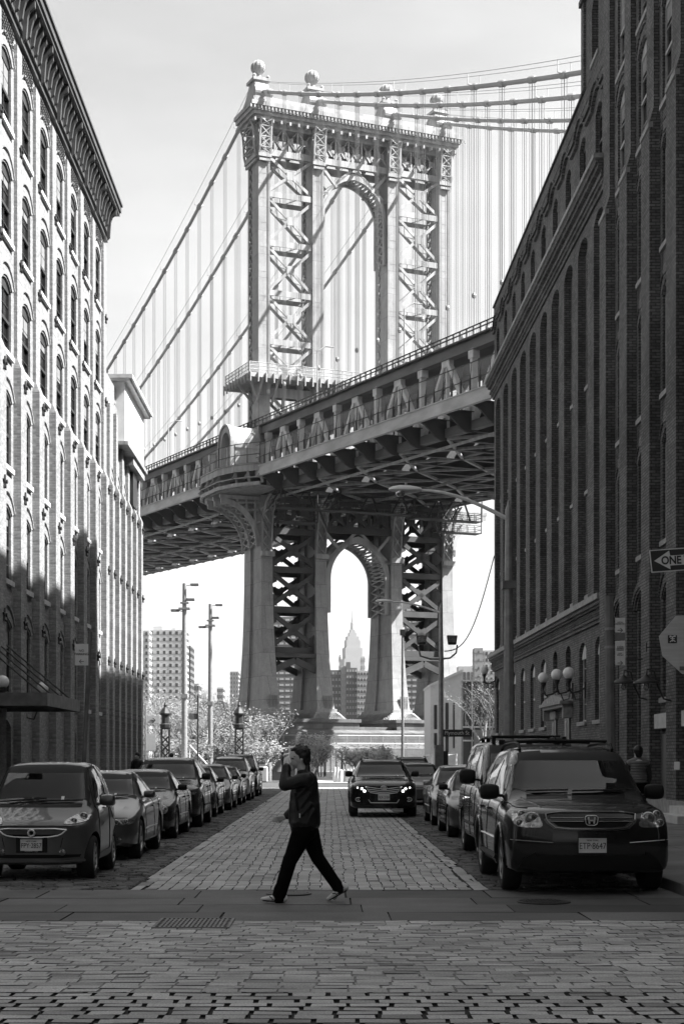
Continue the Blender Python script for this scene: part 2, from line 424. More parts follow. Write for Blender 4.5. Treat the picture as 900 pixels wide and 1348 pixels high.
# iron covers set in the paving
def manhole(x, y, r, label):
    mb = MB(); mb.lathe([(r, -.01), (r, .006), (r-.03, .009), (r-.035, .003), (0.0, .003)], (0,0,0), 40)
    for k in range(-6, 7):
        for j in range(-6, 7):
            px, py = k*r/7, j*r/7
            if px*px+py*py < (r*.85)**2: mb.box(px-.017, px+.017, py-.017, py+.017, .002, .010)
    o = mb.build('manhole_cover', M['iron']); o.location = (x, y, 0.006)
    tag(o, label, 'manhole cover', None)
manhole((352+28-434)/2100*19.0, 19.0, .27, 'round iron manhole cover in the slabs beside the walking man')
manhole((715-434)/2100*17.9, 17.9, .30, 'round iron manhole cover in front of the dark grille of the parked off-road car')
mb = MB()
gx0, gx1, gy0, gy1 = -1.66, -0.98, 15.15, 15.98
mb.box(gx0-.03, gx1+.03, gy0-.03, gy0, -.01, .012); mb.box(gx0-.03, gx1+.03, gy1, gy1+.03, -.01, .012)
mb.box(gx0-.03, gx0, gy0, gy1, -.01, .012); mb.box(gx1, gx1+.03, gy0, gy1, -.01, .012)
for k in range(1, 16): mb.box(gx0+k*.68/16-.011, gx0+k*.68/16+.011, gy0, gy1, -.01, .010)
for k in range(1, 6): mb.box(gx0, gx1, gy0+k*.83/6-.012, gy0+k*.83/6+.012, -.02, .008)
mb.cm = 1; mb.box(gx0, gx1, gy0, gy1, -.03, -.012+.02)
mb.v[-4:] = [(p[0], p[1], 0.001) for p in mb.v[-4:]]
o = mb.build('drain_grate', [M['galv_dark'], M['iron']]); tag(o, 'rectangular slotted iron drain grate at the edge of the foreground setts', 'drain grate')
# ---------------------------------------------------------------- suspension bridge; local x across the deck, y away from us, z up
BL = (-10.43, 233.0, 0.0); BR = math.atan2(.399, .917)
LEG = [0.0, 8.5, 20.7, 29.3]
tw = empty('bridge_tower', BL, BR, 'tall steel bridge tower of four braced columns with gothic arches and ball finials', 'bridge tower')

def laced(mb, p, q, y0, y1, w=.45, pitch=1.3, th=.3):
    """built-up member: a chord at y0 and one at y1 joined by zigzag lacing"""
    p0 = Vector((p[0], y0, p[1])); q0 = Vector((q[0], y0, q[1])); p1 = Vector((p[0], y1, p[1])); q1 = Vector((q[0], y1, q[1]))
    mb.beam(p0, q0, w, th, (0,1,0)); mb.beam(p1, q1, w, th, (0,1,0))
    n = max(2, int((q0-p0).length/pitch))
    for i in range(n):
        a, b = i/n, (i+1)/n
        if i % 2: mb.beam(p0.lerp(q0, a), p1.lerp(q1, b), .09, .09)
        else: mb.beam(p1.lerp(q1, a), p0.lerp(q0, b), .09, .09)

def upper_leg(x):
    mb = MB(); hw = .82
    mb.box(x-hw, x+hw, -2.3, 0.35, 39.5, 94.0)                # front box
    mb.box(x-hw+.08, x+hw-.08, 1.75, 2.3, 39.5, 94.0)         # rear plate
    for zz in [44+3.55*k for k in range(15)]:                 # splice plates
        mb.box(x-hw-.02, x+hw+.02, -2.32, 0.37, zz-.12, zz+.12)
    mb.box(x-hw-.06, x-hw+.25, -2.36, -2.05, 39.5, 92); mb.box(x+hw-.25, x+hw+.06, -2.36, -2.05, 39.5, 92)
    for sx in (-1, 1):
        xx = x+sx*(hw-.1); z = 40.0; k = 0
        while z < 93:
            if k % 2: mb.beam((xx, .35, z), (xx, 1.75, z+1.3), .16, .2, (1,0,0))
            else: mb.beam((xx, 1.75, z), (xx, .35, z+1.3), .16, .2, (1,0,0))
            if k % 2: mb.beam((xx, 1.75, z), (xx, .35, z+1.3), .16, .2, (1,0,0))
            else: mb.beam((xx, .35, z), (xx, 1.75, z+1.3), .16, .2, (1,0,0))
            z += 1.3; k += 1
    return mb
def lower_leg(x):
    mb = MB()
    zs = [8.9, 10, 12, 14.5, 18, 22, 27, 34, 40.5]
    hx = [1.36, 1.30, 1.2, 1.1, 1.0, .94, .9, .87, .85]
    hy = [5.3, 5.05, 4.7, 4.35, 4.0, 3.7, 3.5, 3.4, 3.3]
    def col(fa, fb, ins):
        rings = []
        for z, a, b in zip(zs, hx, hy):
            y0, y1 = -b+2*b*fa, -b+2*b*fb; a -= ins
            rings.append([(x-a, y0, z), (x+a, y0, z), (x+a, y1, z), (x-a, y1, z)])
        o = len(mb.v)
        for r in rings: mb.v += r
        for i in range(len(rings)-1):
            for j in range(4): mb.f.append([o+i*4+j, o+i*4+(j+1)%4, o+(i+1)*4+(j+1)%4, o+(i+1)*4+j]); mb.m.append(0)
        mb.f.append([o, o+1, o+2, o+3]); mb.m.append(0)
    col(0, .40, 0); col(.62, 1, 0); col(.401, .619, .32)
    mb.taper((x-2.7, x+2.7, -6.6, 6.6, 7.4), (x-1.75, x+1.75, -5.7, 5.7, 8.5)); mb.box(x-1.6, x+1.6, -5.6, 5.6, 8.5, 8.95)
    for k in range(-8, 9):   # ribs of the flared shoe
        mb.beam((x+k*.16, -5.74, 8.45), (x+k*.3, -6.66, 7.5), .07, .07)
    for k in range(-12, 13): mb.beam((x-1.78, k*.45, 8.45), (x-2.76, k*.53, 7.5), .07, .07)
    for k in range(6): mb.box(x-.2+k*.22, x-.1+k*.22, -5.30, -5.1, 9.0, 10.9)   # louvred vents at the foot
    return mb
for i, x in enumerate(LEG):
    o = upper_leg(x).build('column', M['steel'], tw)
    lower_leg(x).build('column_base', M['steel'], tw)

def finial(x):
    mb = MB()
    mb.taper((x-1.7, x+1.7, -2.6, 2.6, 96.8), (x-1.3, x+1.3, -1.9, 1.9, 98.2)); mb.taper((x-1.3, x+1.3, -1.9, 1.9, 98.2), (x-.95, x+.95, -1.2, 1.2, 100.3)); mb.lathe([(.75, x-1.35), (.75, x+1.35)], (0, -1.75, 98.3), 14, 'x')
    mb.box(x-1.3, x+1.3, -1.5, 1.5, 100.3, 100.7); mb.lathe([(1.0, 100.7), (.85, 100.95), (.45, 101.2), (.4, 101.6), (.6, 101.75)], (x, 0, 0), 16)
    for sx in (-1, 1): mb.lathe([(.28, 100.7), (.32, 100.95), (.1, 101.2), (0, 101.3)], (x+sx*1.05, -1.2, 0), 8)
    b = []
    n = 24
    for k in range(13):
        a = -math.pi/2 + math.pi*k/12; b.append((1.05*math.cos(a)+.001, 102.65+1.0*math.sin(a)))
    mb.lathe(b, (x, 0, 0), n)
    for j in range(12):   # ribs on the ball
        a = 2*math.pi*j/12
        mb.tube([(x+1.07*math.cos(p)*math.cos(a), 1.07*math.cos(p)*math.sin(a), 102.65+1.02*math.sin(p)) for p in [(-1.2+2.4*q/8) for q in range(9)]], .07, 4)
    mb.lathe([(.3, 103.6), (.12, 103.75), (0, 103.9)], (x, 0, 0), 8)
    return mb
for x in LEG: finial(x).build('ball_finial', M['steel_flat'], tw)

# cornice with a lattice frieze below it
mb = MB()
for (o_, z0, z1) in ((.5, 94.1, 94.6), (.9, 94.6, 95.1), (1.2, 95.1, 95.7), (1.4, 95.7, 96.3), (.9, 96.3, 96.8)):
    mb.box(-1-o_, 30.3+o_, -2.4-o_, 2.4+o_, z0, z1)
x = -2.6
while x < 32.2:
    mb.box(x, x+.22, -3.75, -3.58, 95.22, 95.68); x += .55
x = -1.8
while x < 31.2:
    mb.box(x, x+.3, -3.3, -2.4, 93.6, 94.08); x += 1.35
mb.box(-1.6, 30.9, -3.0, -2.7, 96.8, 97.3); mb.box(-1.6, 30.9, 2.7, 3.0, 96.8, 97.3)
mb.build('cornice', M['steel_flat'], tw)
def bracket(x, rot):     # tall scrolled bracket with an open lattice face
    mb = MB(); pts = [(0, 88.9), (.35, 89.3), (.55, 90.1), (.6, 91.6), (.75, 93.1), (1.1, 94.0)]
    def P(d, w, z):      # d outward, w across
        return (x+w, -2.4-d, z) if rot == 0 else ((x-.9-d, w, z) if rot == 1 else (x+.9+d, w, z))
    hw = .85 if rot == 0 else 2.1
    for w in (-hw, hw):
        for (a, b) in zip(pts, pts[1:]): mb.beam(P(a[0], w, a[1]), P(b[0], w, b[1]), .24, .24)
        mb.beam(P(0, w, 93.9), P(1.1, w, 93.9), .2, .2); mb.beam(P(0.05, w, 89), P(.05, w, 94.0), .2, .2)
        for z in (90.1, 91.1, 92.1, 93.1): mb.beam(P(.05, w, z), P(.6 if z < 92.5 else .7, w, z+.5), .12, .12)
    for (a, b) in zip(pts, pts[1:]):
        mb.beam(P(a[0], -hw, a[1]), P(b[0], hw, b[1]), .16, .12); mb.beam(P(a[0], hw, a[1]), P(b[0], -hw, b[1]), .16, .12)
        mb.beam(P(a[0], -hw, a[1]), P(a[0], hw, a[1]), .2, .16)
    mb.beam(P(.2, -hw-.15, 89.0), P(.2, hw+.15, 89.0), .5, .5); mb.beam(P(.2, -hw, 88.4), P(.2, hw, 88.4), .3, .4)
    return mb
for x in LEG: bracket(x, 0).build('bracket', M['steel_flat'], tw)
bracket(LEG[0], 1).build('bracket', M['steel_flat'], tw); bracket(LEG[3], 2).build('bracket', M['steel_flat'], tw)

bays = [(LEG[0]+.82, LEG[1]-.82), (LEG[1]+.82, LEG[2]-.82), (LEG[2]+.82, LEG[3]-.82)]
for bi, (a, b) in enumerate(bays):
    mb = MB()          # frieze
    mb.box(a, b, -2.15, -1.7, 93.3, 94.09); mb.box(a, b, -2.15, -1.5, 89.3, 90.2); mb.box(a, b, 1.5, 2.15, 89.3, 90.2); mb.box(a, b, 1.7, 2.15, 93.3, 94.09)
    n = 3 if bi != 1 else 5; w = (b-a)/n
    for k in range(n):
        xa, xb = a+k*w, a+(k+1)*w
        for yy in (-1.95, 1.95):
            for t in (0, .22):
                mb.beam((xa, yy, 90.2+t), (xb-.1, yy, 93.3), .16, .16, (0,1,0)); mb.beam((xb, yy, 90.2+t), (xa+.1, yy, 93.3), .16, .16, (0,1,0))
            mb.beam((xb, yy, 90.2), (xb, yy, 93.3), .2, .2, (0,1,0))
            mb.box((xa+xb)/2-.45, (xa+xb)/2+.45, yy-.06, yy+.06, 91.4, 92.2)
    mb.build('frieze_lattice', M['steel_flat'], tw)
LV = [89.75, 83.7, 76.6, 69.4, 62.3, 55.2, 48.4]
for bi in (0, 2):
    a, b = bays[bi]
    for k, z in enumerate(LV[1:]):
        mb = MB(); laced(mb, (a, z), (b, z), -1.9, 1.9, .6, 1.4, .4); mb.box(a, b, -2.2, -2.1, z-.42, z+.42)
        mb.build('strut', M['steel_flat'], tw)
    for zt, zb in zip(LV, LV[1:]):
        mb = MB()
        laced(mb, (a, zt-.5), (b, zb+.5), -1.9, .2, .42, 1.5, .2); mb.beam((b, -1.95, zt-.5), (a, -1.95, zb+.5), .42, .2, (0,1,0)); mb.beam((b, .2, zt-.5), (a, .2, zb+.5), .2, .2, (0,1,0))
        cx, cz = (a+b)/2, (zt+zb)/2; mb.box(cx-.6, cx+.6, -2.12, -2.06, cz-.6, cz+.6)
        mb.build('cross_brace', M['steel_flat'], tw)

def gothic(x0, x1, zsp, zap, n=14):
    """points of a pointed arch from left spring over the apex to right spring"""
    half = (x1-x0)/2; h = zap-zsp; Rr = (half*half+h*h)/(2*half)
    L = []
    amax = math.atan2(h, Rr-half)
    for i in range(n+1):
        a = amax*i/n; L.append((x0+Rr-Rr*math.cos(a), zsp+Rr*math.sin(a)))
    Rt = [(x0+x1-p[0], p[1]) for p in L[::-1]][1:]
    return L+Rt
def arch(a, b, zbot, zsp, zap, dy, name, w=.8):
    mb = MB()
    inn = [(a+w, zbot)]+gothic(a+w, b-w, zsp, zap-.9)+[(b-w, zbot)]
    out = [(a+.05, zbot)]+gothic(a+.05, b-.05, zsp, zap)+[(b-.05, zbot)]
    mb.strip(out, inn, XZ, -dy-.15, -dy+.3); mb.strip(out, inn, XZ, dy-.3, dy+.15)
    mid1 = [(a+w*.55, zbot)]+gothic(a+w*.55, b-w*.55, zsp, zap-.5)+[(b-w*.55, zbot)]
    k = 0
    for p, q in zip(mid1, mid1[1:]):     # lattice soffit between the two ribs
        L_ = math.hypot(q[0]-p[0], q[1]-p[1]); n = max(1, int(L_/1.2))
        for i in range(n):
            A = (p[0]+(q[0]-p[0])*i/n, p[1]+(q[1]-p[1])*i/n); B = (p[0]+(q[0]-p[0])*(i+1)/n, p[1]+(q[1]-p[1])*(i+1)/n)
            mb.beam((A[0], -dy+.3, A[1]), (B[0], dy-.3, B[1]), .2, .2); mb.beam((A[0], dy-.3, A[1]), (B[0], -dy+.3, B[1]), .2, .2)
    mb.build(name, M['steel_flat'], tw)
    cx = (a+b)/2
    for sx in (-1, 1):                   # spandrel braces
        m2 = MB(); xc = cx+sx*(b-a)/2
        for yy in (-dy, dy):
            m2.beam((xc, yy, zap+.4), (cx+sx*(b-a)*.27, yy, zap-2.4), .4, .4, (0,1,0))
            m2.beam((cx+sx*.5, yy, zap+.4), (xc-sx*.2, yy, zsp+2.6), .4, .3, (0,1,0))
            m2.beam((xc, yy, zsp+2.8), (cx+sx*(b-a)*.40, yy, zsp+2.8), .4, .3, (0,1,0))
        m2.build('spandrel_brace', M['steel_flat'], tw)
arch(bays[1][0], bays[1][1], 75.8, 82.4, 88.7, 1.6, 'gothic_arch', .5)
# gallery above the roadway
mb = MB()
mb.box(-3.4, 32.7, -5.2, 5.2, 56.2, 56.8)
for x in [-3.2+1.2*k for k in range(30)]: mb.box(x-.08, x+.08, -5.45, -5.2, 55.5, 56.9)
for y in [-5+1.25*k for k in range(9)]: mb.box(-3.6, -3.4, y-.08, y+.08, 55.5, 56.9)
for x in LEG:
    for sx in (-1.2, 1.2): mb.beam((x+sx, -2.3, 53.2), (x+sx, -5, 56.2), .3, .3)
mb.beam((-.8, 0, 53.5), (-3.3, 0, 56.2), .3, .3); mb.beam((-.8, -2, 53.5), (-3.3, -4.9, 56.2), .3, .3)
mb.build('gallery', M['steel_flat'], tw)
mb = MB()
for z in (57.3, 57.8, 58.3):
    mb.tube([(-3.3, 5, z), (-3.3, -5.1, z), (32.6, -5.1, z), (32.6, 5, z)], .06, 5)
for x in [-3.3+1.45*k for k in range(26)]: mb.tube([(x, -5.1, 56.8), (x, -5.1, 58.3)], .06, 5)
for k in range(8): mb.tube([(-3.3, -5+1.4*k, 56.8), (-3.3, -5+1.4*k, 58.3)], .06, 5)
mb.cm = 1; mb.box(-3.3, 32.6, -5.14, -5.12, 56.9, 58.2); mb.box(-3.34, -3.32, -5.1, 5, 56.9, 58.2)
mb.build('gallery_railing', [M['steel_flat'], M['mesh_fence']], tw)
for (a, b) in (bays[0], bays[2]):
    mb = MB()
    for k in (1, 2): mb.box(a+(b-a)*k/3-.2, a+(b-a)*k/3+.2, -2.2, -1.8, 50, 56.2)
    mb.box(a, b, -2.2, -1.9, 54.2, 54.8)
    mb.build('portal_frame', M['steel_flat'], tw)

# below the roadway
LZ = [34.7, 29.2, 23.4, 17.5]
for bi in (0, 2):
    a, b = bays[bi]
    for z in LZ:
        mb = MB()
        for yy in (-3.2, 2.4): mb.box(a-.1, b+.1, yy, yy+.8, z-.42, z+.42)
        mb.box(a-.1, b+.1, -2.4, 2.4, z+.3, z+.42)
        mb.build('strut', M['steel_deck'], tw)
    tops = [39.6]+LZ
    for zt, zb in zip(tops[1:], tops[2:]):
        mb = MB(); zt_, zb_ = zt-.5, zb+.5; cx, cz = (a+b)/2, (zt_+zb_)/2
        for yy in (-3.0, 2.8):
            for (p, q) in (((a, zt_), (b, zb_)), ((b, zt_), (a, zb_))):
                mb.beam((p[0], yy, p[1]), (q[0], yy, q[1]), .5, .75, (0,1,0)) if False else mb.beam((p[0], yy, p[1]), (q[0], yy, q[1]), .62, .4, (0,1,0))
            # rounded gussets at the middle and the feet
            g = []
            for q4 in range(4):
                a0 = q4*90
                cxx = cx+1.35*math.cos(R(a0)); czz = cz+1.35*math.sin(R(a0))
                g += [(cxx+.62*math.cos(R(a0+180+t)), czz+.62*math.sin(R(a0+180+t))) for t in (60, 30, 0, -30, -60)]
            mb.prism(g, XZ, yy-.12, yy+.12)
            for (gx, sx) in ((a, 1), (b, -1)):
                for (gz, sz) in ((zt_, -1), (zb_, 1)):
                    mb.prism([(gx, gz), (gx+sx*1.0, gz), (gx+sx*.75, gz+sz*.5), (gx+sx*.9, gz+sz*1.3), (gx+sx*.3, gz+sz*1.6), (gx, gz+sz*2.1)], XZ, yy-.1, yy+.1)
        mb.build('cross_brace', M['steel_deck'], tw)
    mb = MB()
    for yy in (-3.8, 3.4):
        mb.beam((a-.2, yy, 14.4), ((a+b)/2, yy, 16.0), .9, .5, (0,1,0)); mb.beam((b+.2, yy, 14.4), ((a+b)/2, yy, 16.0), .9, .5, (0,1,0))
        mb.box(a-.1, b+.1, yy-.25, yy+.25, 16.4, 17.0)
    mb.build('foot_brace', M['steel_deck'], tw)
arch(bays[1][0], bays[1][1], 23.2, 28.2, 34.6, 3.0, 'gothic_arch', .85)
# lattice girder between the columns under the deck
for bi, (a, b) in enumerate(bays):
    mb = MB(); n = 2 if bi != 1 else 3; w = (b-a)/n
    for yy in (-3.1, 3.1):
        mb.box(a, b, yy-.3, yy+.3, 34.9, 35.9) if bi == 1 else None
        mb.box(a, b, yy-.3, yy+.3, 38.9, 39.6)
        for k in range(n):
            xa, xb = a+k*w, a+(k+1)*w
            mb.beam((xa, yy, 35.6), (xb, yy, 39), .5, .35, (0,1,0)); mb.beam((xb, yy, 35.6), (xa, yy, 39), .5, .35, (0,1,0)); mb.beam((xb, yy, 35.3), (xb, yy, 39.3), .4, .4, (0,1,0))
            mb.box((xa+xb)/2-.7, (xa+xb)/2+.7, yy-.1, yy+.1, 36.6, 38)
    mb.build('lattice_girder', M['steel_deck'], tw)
# curved brackets that carry the deck: forward of every column, and sideways at the outer two
def knee(x, mode):
    mb = MB()
    if mode == 0:
        o_ = [(0, 31.5), (.35, 33), (.5, 35), (.9, 37), (2.0, 38.6), (3.4, 39.4)]; i_ = [(0, 31.5), (0, 39.4), (0.01, 39.41), (.02, 39.42), (.03, 39.43), (.04, 39.44)]
        fn = lambda w: (lambda u, v, d: (x+w+d, -3.35-u, v))
        for w in (-.8, .6):
            out = o_; inn = [(max(0, p[0]-.45), p[1]) for p in o_]
            mb.strip(out, inn, fn(w), 0, .2)
            for z in (33, 34.6, 36.2, 37.8): mb.beam((x+w+.1, -3.35, z), (x+w+.1, -3.35-.5-(.8 if z > 37 else 0), z), .15, .25)
        for (p, q) in zip(o_, o_[1:]): mb.beam((x-.7, -3.35-p[0], p[1]), (x+.7, -3.35-q[0], q[1]), .2, .12); mb.beam((x+.7, -3.35-p[0], p[1]), (x-.7, -3.35-q[0], q[1]), .2, .12)
        mb.box(x-1.0, x+1.0, -4.1, -3.32, 30.9, 31.6)
    else:
        s_ = mode; R0, R1 = 6.0, 5.0
        for yy in (-2.9, 0, 2.9):
            A = [(x+s_*(.8+6.0-6.0*math.cos(R(t))), 32.4+6.6*math.sin(R(t))) for t in range(0, 91, 9)]
            B = [(x+s_*(.8+6.9-6.0*math.cos(R(t)))-s_*.0, 31.4+6.6*math.sin(R(t))) for t in range(0, 91, 9)]
            B = [(x+s_*(.8+6.0-5.3*math.cos(R(t))), 32.4+5.8*math.sin(R(t))) for t in range(0, 91, 9)]
            mb.strip(A, B, XZ, yy-.15, yy+.15)
            mb.beam((x+s_*.8, yy, 39.2), (x+s_*7.0, yy, 39.2), .4, .5)
            for t in (30, 50, 66): 
                c_ = (x+s_*(6.8-6.0*math.cos(R(t))), 32.4+6.6*math.sin(R(t)))
                mb.beam((c_[0], yy, c_[1]), (c_[0], yy, 39.2), .25, .25); mb.beam((c_[0], yy, c_[1]), (x+s_*.8, yy, c_[1]+.2), .25, .25)
        for t in range(0, 81, 9):
            p = (x+s_*(6.8-5.6*math.cos(R(t))), 32.4+6.2*math.sin(R(t))); q = (x+s_*(6.8-5.6*math.cos(R(t+9))), 32.4+6.2*math.sin(R(t+9)))
            mb.beam((p[0], -2.9, p[1]), (q[0], 0, q[1]), .2, .15); mb.beam((p[0], 0, p[1]), (q[0], -2.9, q[1]), .2, .15)
            mb.beam((p[0], 2.9, p[1]), (q[0], 0, q[1]), .2, .15); mb.beam((p[0], 0, p[1]), (q[0], 2.9, q[1]), .2, .15)
    return mb
for x in LEG: knee(x, 0).build('knee_bracket', M['steel_flat'], tw)
knee(LEG[0], -1).build('knee_bracket', M['steel_flat'], tw); knee(LEG[3], 1).build('knee_bracket', M['steel_flat'], tw)
# stone pedestal
mb = MB()
mb.box(-9.5, 38.8, -13.5, 13.5, -1, 3.2); mb.taper((-9.5, 38.8, -13.5, 13.5, 3.2), (-8.2, 37.5, -12.2, 12.2, 3.9))
mb.box(-7.6, 36.9, -11.6, 11.6, 3.9, 5.4); mb.taper((-7.6, 36.9, -11.6, 11.6, 5.4), (-6.6, 35.9, -10.6, 10.6, 5.8))
mb.box(-6.0, 11.6, -10, 10, 5.8, 7.38); mb.box(17.6, 35.3, -10, 10, 5.8, 7.38)
mb.box(-6.25, 11.85, -10.25, 10.25, 6.9, 7.37); mb.box(17.35, 35.55, -10.25, 10.25, 6.9, 7.37)
mb.box(11.85, 17.35, -9, 9, 5.8, 6.3)
mb.build('stone_pedestal', M['masonry'], tw)
mb = MB()
for x in [-9+1.9*k for k in range(26)]: mb.tube([(x, -13.3, 3.0), (x, -13.3, 5.0)], .05, 5)
for z in (3.9, 5.0): mb.tube([(-9, -13.3, z), (38.5, -13.3, z)], .05, 5)
mb.build('pedestal_railing', M['galv'], tw)

# ---------------------------------------------------------------- deck
dk = empty('bridge_deck', BL, BR, 'long double-deck bridge roadway with trusses, crossing high above the street end', 'bridge deck')
SL = .042
def dz(y): return SL*y
PAN = 6.12; YS = -4.07     # panel points at y = YS - 6.12 k ... (apexes every second one)
ks = list(range(-40, 22)) # y = -10.2 + 6.12*k
def py_(k): return -10.2 + PAN*k
Y0, Y1 = py_(-20), py_(40)
M['steel_chord'] = mat('dark_chord_paint', .15, .7, .35, .6, stretch=(1,.3,1))  # darker, uneven tone along the truss chords
for ti, x in enumerate(LEG):
    mb = MB()
    def ln(z, w, h): mb.beam((x, Y0, z+dz(Y0)), (x, Y1, z+dz(Y1)), w, h)
    mb.cm = 1; ln(49.35, .8, 1.0); ln(40.6, .8, 1.0)
    if ti in (0, 3): ln(49.95, 1.1, .12); ln(48.8, 1.0, .1)
    mb.cm = 0
    for k in range(-20, 41):
        y = py_(k)
        if abs(y) < 4: continue
        if k % 2 == 0:     # apex at the top
            mb.beam((x, y, 48.9+dz(y)), (x, y-PAN*.98, 41.0+dz(y-PAN)), .55, .55, (1,0,0))
            mb.beam((x, y, 48.9+dz(y)), (x, y+PAN*.98, 41.0+dz(y+PAN)), .55, .55, (1,0,0))
            mb.box(x-.3, x+.3, y-.9, y+.9, 48.0+dz(y), 48.9+dz(y))
            mb.beam((x, y, 48.9+dz(y)), (x, y, 41+dz(y)), .35, .35)
        else:
            mb.beam((x, y, 48.9+dz(y)), (x, y, 41+dz(y)), .5, .7)
            mb.box(x-.42, x+.42, y-.55, y+.55, 47.9+dz(y), 48.9+dz(y))
    mb.build('stiffening_truss', [M['steel_sunlit'] if ti in (0, 3) else M['steel_deck'], M['steel_chord']], dk)
# decks: roadway slabs
def slab(x0, x1, z0, z1):
    return MB().add([(x0,Y0,z0+dz(Y0)),(x1,Y0,z0+dz(Y0)),(x1,Y1,z0+dz(Y1)),(x0,Y1,z0+dz(Y1)),(x0,Y0,z1+dz(Y0)),(x1,Y0,z1+dz(Y0)),(x1,Y1,z1+dz(Y1)),(x0,Y1,z1+dz(Y1))],
              [(0,3,2,1),(4,5,6,7),(0,1,5,4),(1,2,6,5),(2,3,7,6),(3,0,4,7)])
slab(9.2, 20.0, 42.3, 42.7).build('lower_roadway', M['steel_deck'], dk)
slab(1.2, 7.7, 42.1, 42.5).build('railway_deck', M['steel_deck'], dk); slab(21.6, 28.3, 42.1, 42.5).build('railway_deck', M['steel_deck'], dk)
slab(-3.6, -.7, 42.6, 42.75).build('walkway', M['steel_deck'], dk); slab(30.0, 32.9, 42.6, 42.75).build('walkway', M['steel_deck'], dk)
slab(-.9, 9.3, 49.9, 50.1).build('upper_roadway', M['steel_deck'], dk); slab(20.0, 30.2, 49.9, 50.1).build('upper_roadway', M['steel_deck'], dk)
# outer edge girders
def fascia(x):
    mb = MB(); mb.beam((x, Y0, 42.2+dz(Y0)), (x, -9, 42.2+dz(-9)), .3, 1.3); mb.beam((x, 9, 42.2+dz(9)), (x, Y1, 42.2+dz(Y1)), .3, 1.3)
    mb.beam((x, Y0, 42.9+dz(Y0)), (x, -9, 42.9+dz(-9)), .55, .12); mb.beam((x, 9, 42.9+dz(9)), (x, Y1, 42.9+dz(Y1)), .55, .12)
    mb.beam((x, Y0, 41.55+dz(Y0)), (x, -9, 41.55+dz(-9)), .5, .1); mb.beam((x, 9, 41.55+dz(9)), (x, Y1, 41.55+dz(Y1)), .5, .1)
    return mb
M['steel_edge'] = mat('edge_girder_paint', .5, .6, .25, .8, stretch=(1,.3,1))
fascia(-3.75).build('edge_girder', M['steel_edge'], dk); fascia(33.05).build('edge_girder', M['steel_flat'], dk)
# floor beams with scalloped cantilever ends
fb = MB()
prof = [(-3.55, 42.1), (-3.55, 41.6), (-2.9, 41.35), (-2.2, 40.7), (-1.6, 40.1), (-.9, 39.75), (-.3, 39.8), (0, 40.0), (29.3, 40.0), (29.6, 39.8), (30.2, 39.75), (30.9, 40.1), (31.5, 40.7), (32.2, 41.35), (32.85, 41.6), (32.85, 42.1)]
fb.prism(prof, XZ, -.12, .12); fb.box(-3.5, 32.8, -.35, .35, 42.0, 42.09)
fb.box(.5, 28.8, -.35, .35, 39.9, 40.02)
f0 = fb.build('floor_beam', M['steel_deck'], dk); first = True
for k in range(-20, 41):
    y = py_(k); c = f0 if first else clone(f0, dk); first = False; c.location = (0, y, dz(y))
for x in (2.2, 3.6, 5.2, 6.7, 10.6, 12.4, 14.2, 16, 17.8, 22.6, 24.1, 25.6, 27.2):
    MB().beam((x, Y0, 41.6+dz(Y0)), (x, Y1, 41.6+dz(Y1)), .3, .9).build('stringer', M['steel_deck'], dk)
lb = MB()
for (a, b) in ((0, 8.5), (8.5, 20.7), (20.7, 29.3)):
    lb.beam((a, 0, 40.1), (b, PAN*2, 40.1+SL*2*PAN), .35, .3); lb.beam((b, 0, 40.05), (a, PAN*2, 40.05+SL*2*PAN), .35, .3)
l0 = lb.build('lateral_brace', M['steel_flat'], dk); first = True
for k in range(-20, 39, 2):
    y = py_(k); c = l0 if first else clone(l0, dk); first = False; c.location = (0, y, dz(y))
# travelling gantry rails and pipes slung beneath
for (x, z) in ((1.2, 39.5), (14.6, 39.3), (28, 39.5)):
    MB().beam((x, Y0, z+dz(Y0)), (x, Y1, z+dz(Y1)), .18, .3).build('service_rail', M['steel_flat'], dk)
# walkway fence
def fence(x):
    mb = MB()
    for (ya, yb) in ((Y0, -9), (9, Y1)):
        for z in (43.0, 44.2, 45.9): mb.beam((x, ya, z+dz(ya)), (x, yb, z+dz(yb)), .09, .09)
        y = ya
        while y < yb:
            mb.beam((x-.06, y, 42.9+dz(y)), (x-.06, y, 44.3+dz(y)), .16, .16); mb.beam((x-.02, y, 44.3+dz(y)), (x+.12, y, 45.9+dz(y)), .08, .08); y += 2.04
        mb.cm = 1
        mb.add([(x+.03, ya, 43+dz(ya)), (x+.03, yb, 43+dz(yb)), (x+.03, yb, 45.9+dz(yb)), (x+.03, ya, 45.9+dz(ya))], [(0,1,2,3)])
        mb.cm = 0
    return mb
fence(-3.75).build('walkway_fence', [M['steel_deck'], M['mesh_fence']], dk, fix=False)
# upper road parapet
for x in (-.9, 30.2):
    mb = MB()
    for z in (50.6, 51.0): mb.beam((x, Y0, z+dz(Y0)), (x, Y1, z+dz(Y1)), .12, .12)
    y = Y0
    while y < Y1: mb.box(x-.08, x+.08, y-.08, y+.08, 50+dz(y), 51+dz(y)); y += 1.53
    mb.build('parapet', M['steel_deck'], dk)
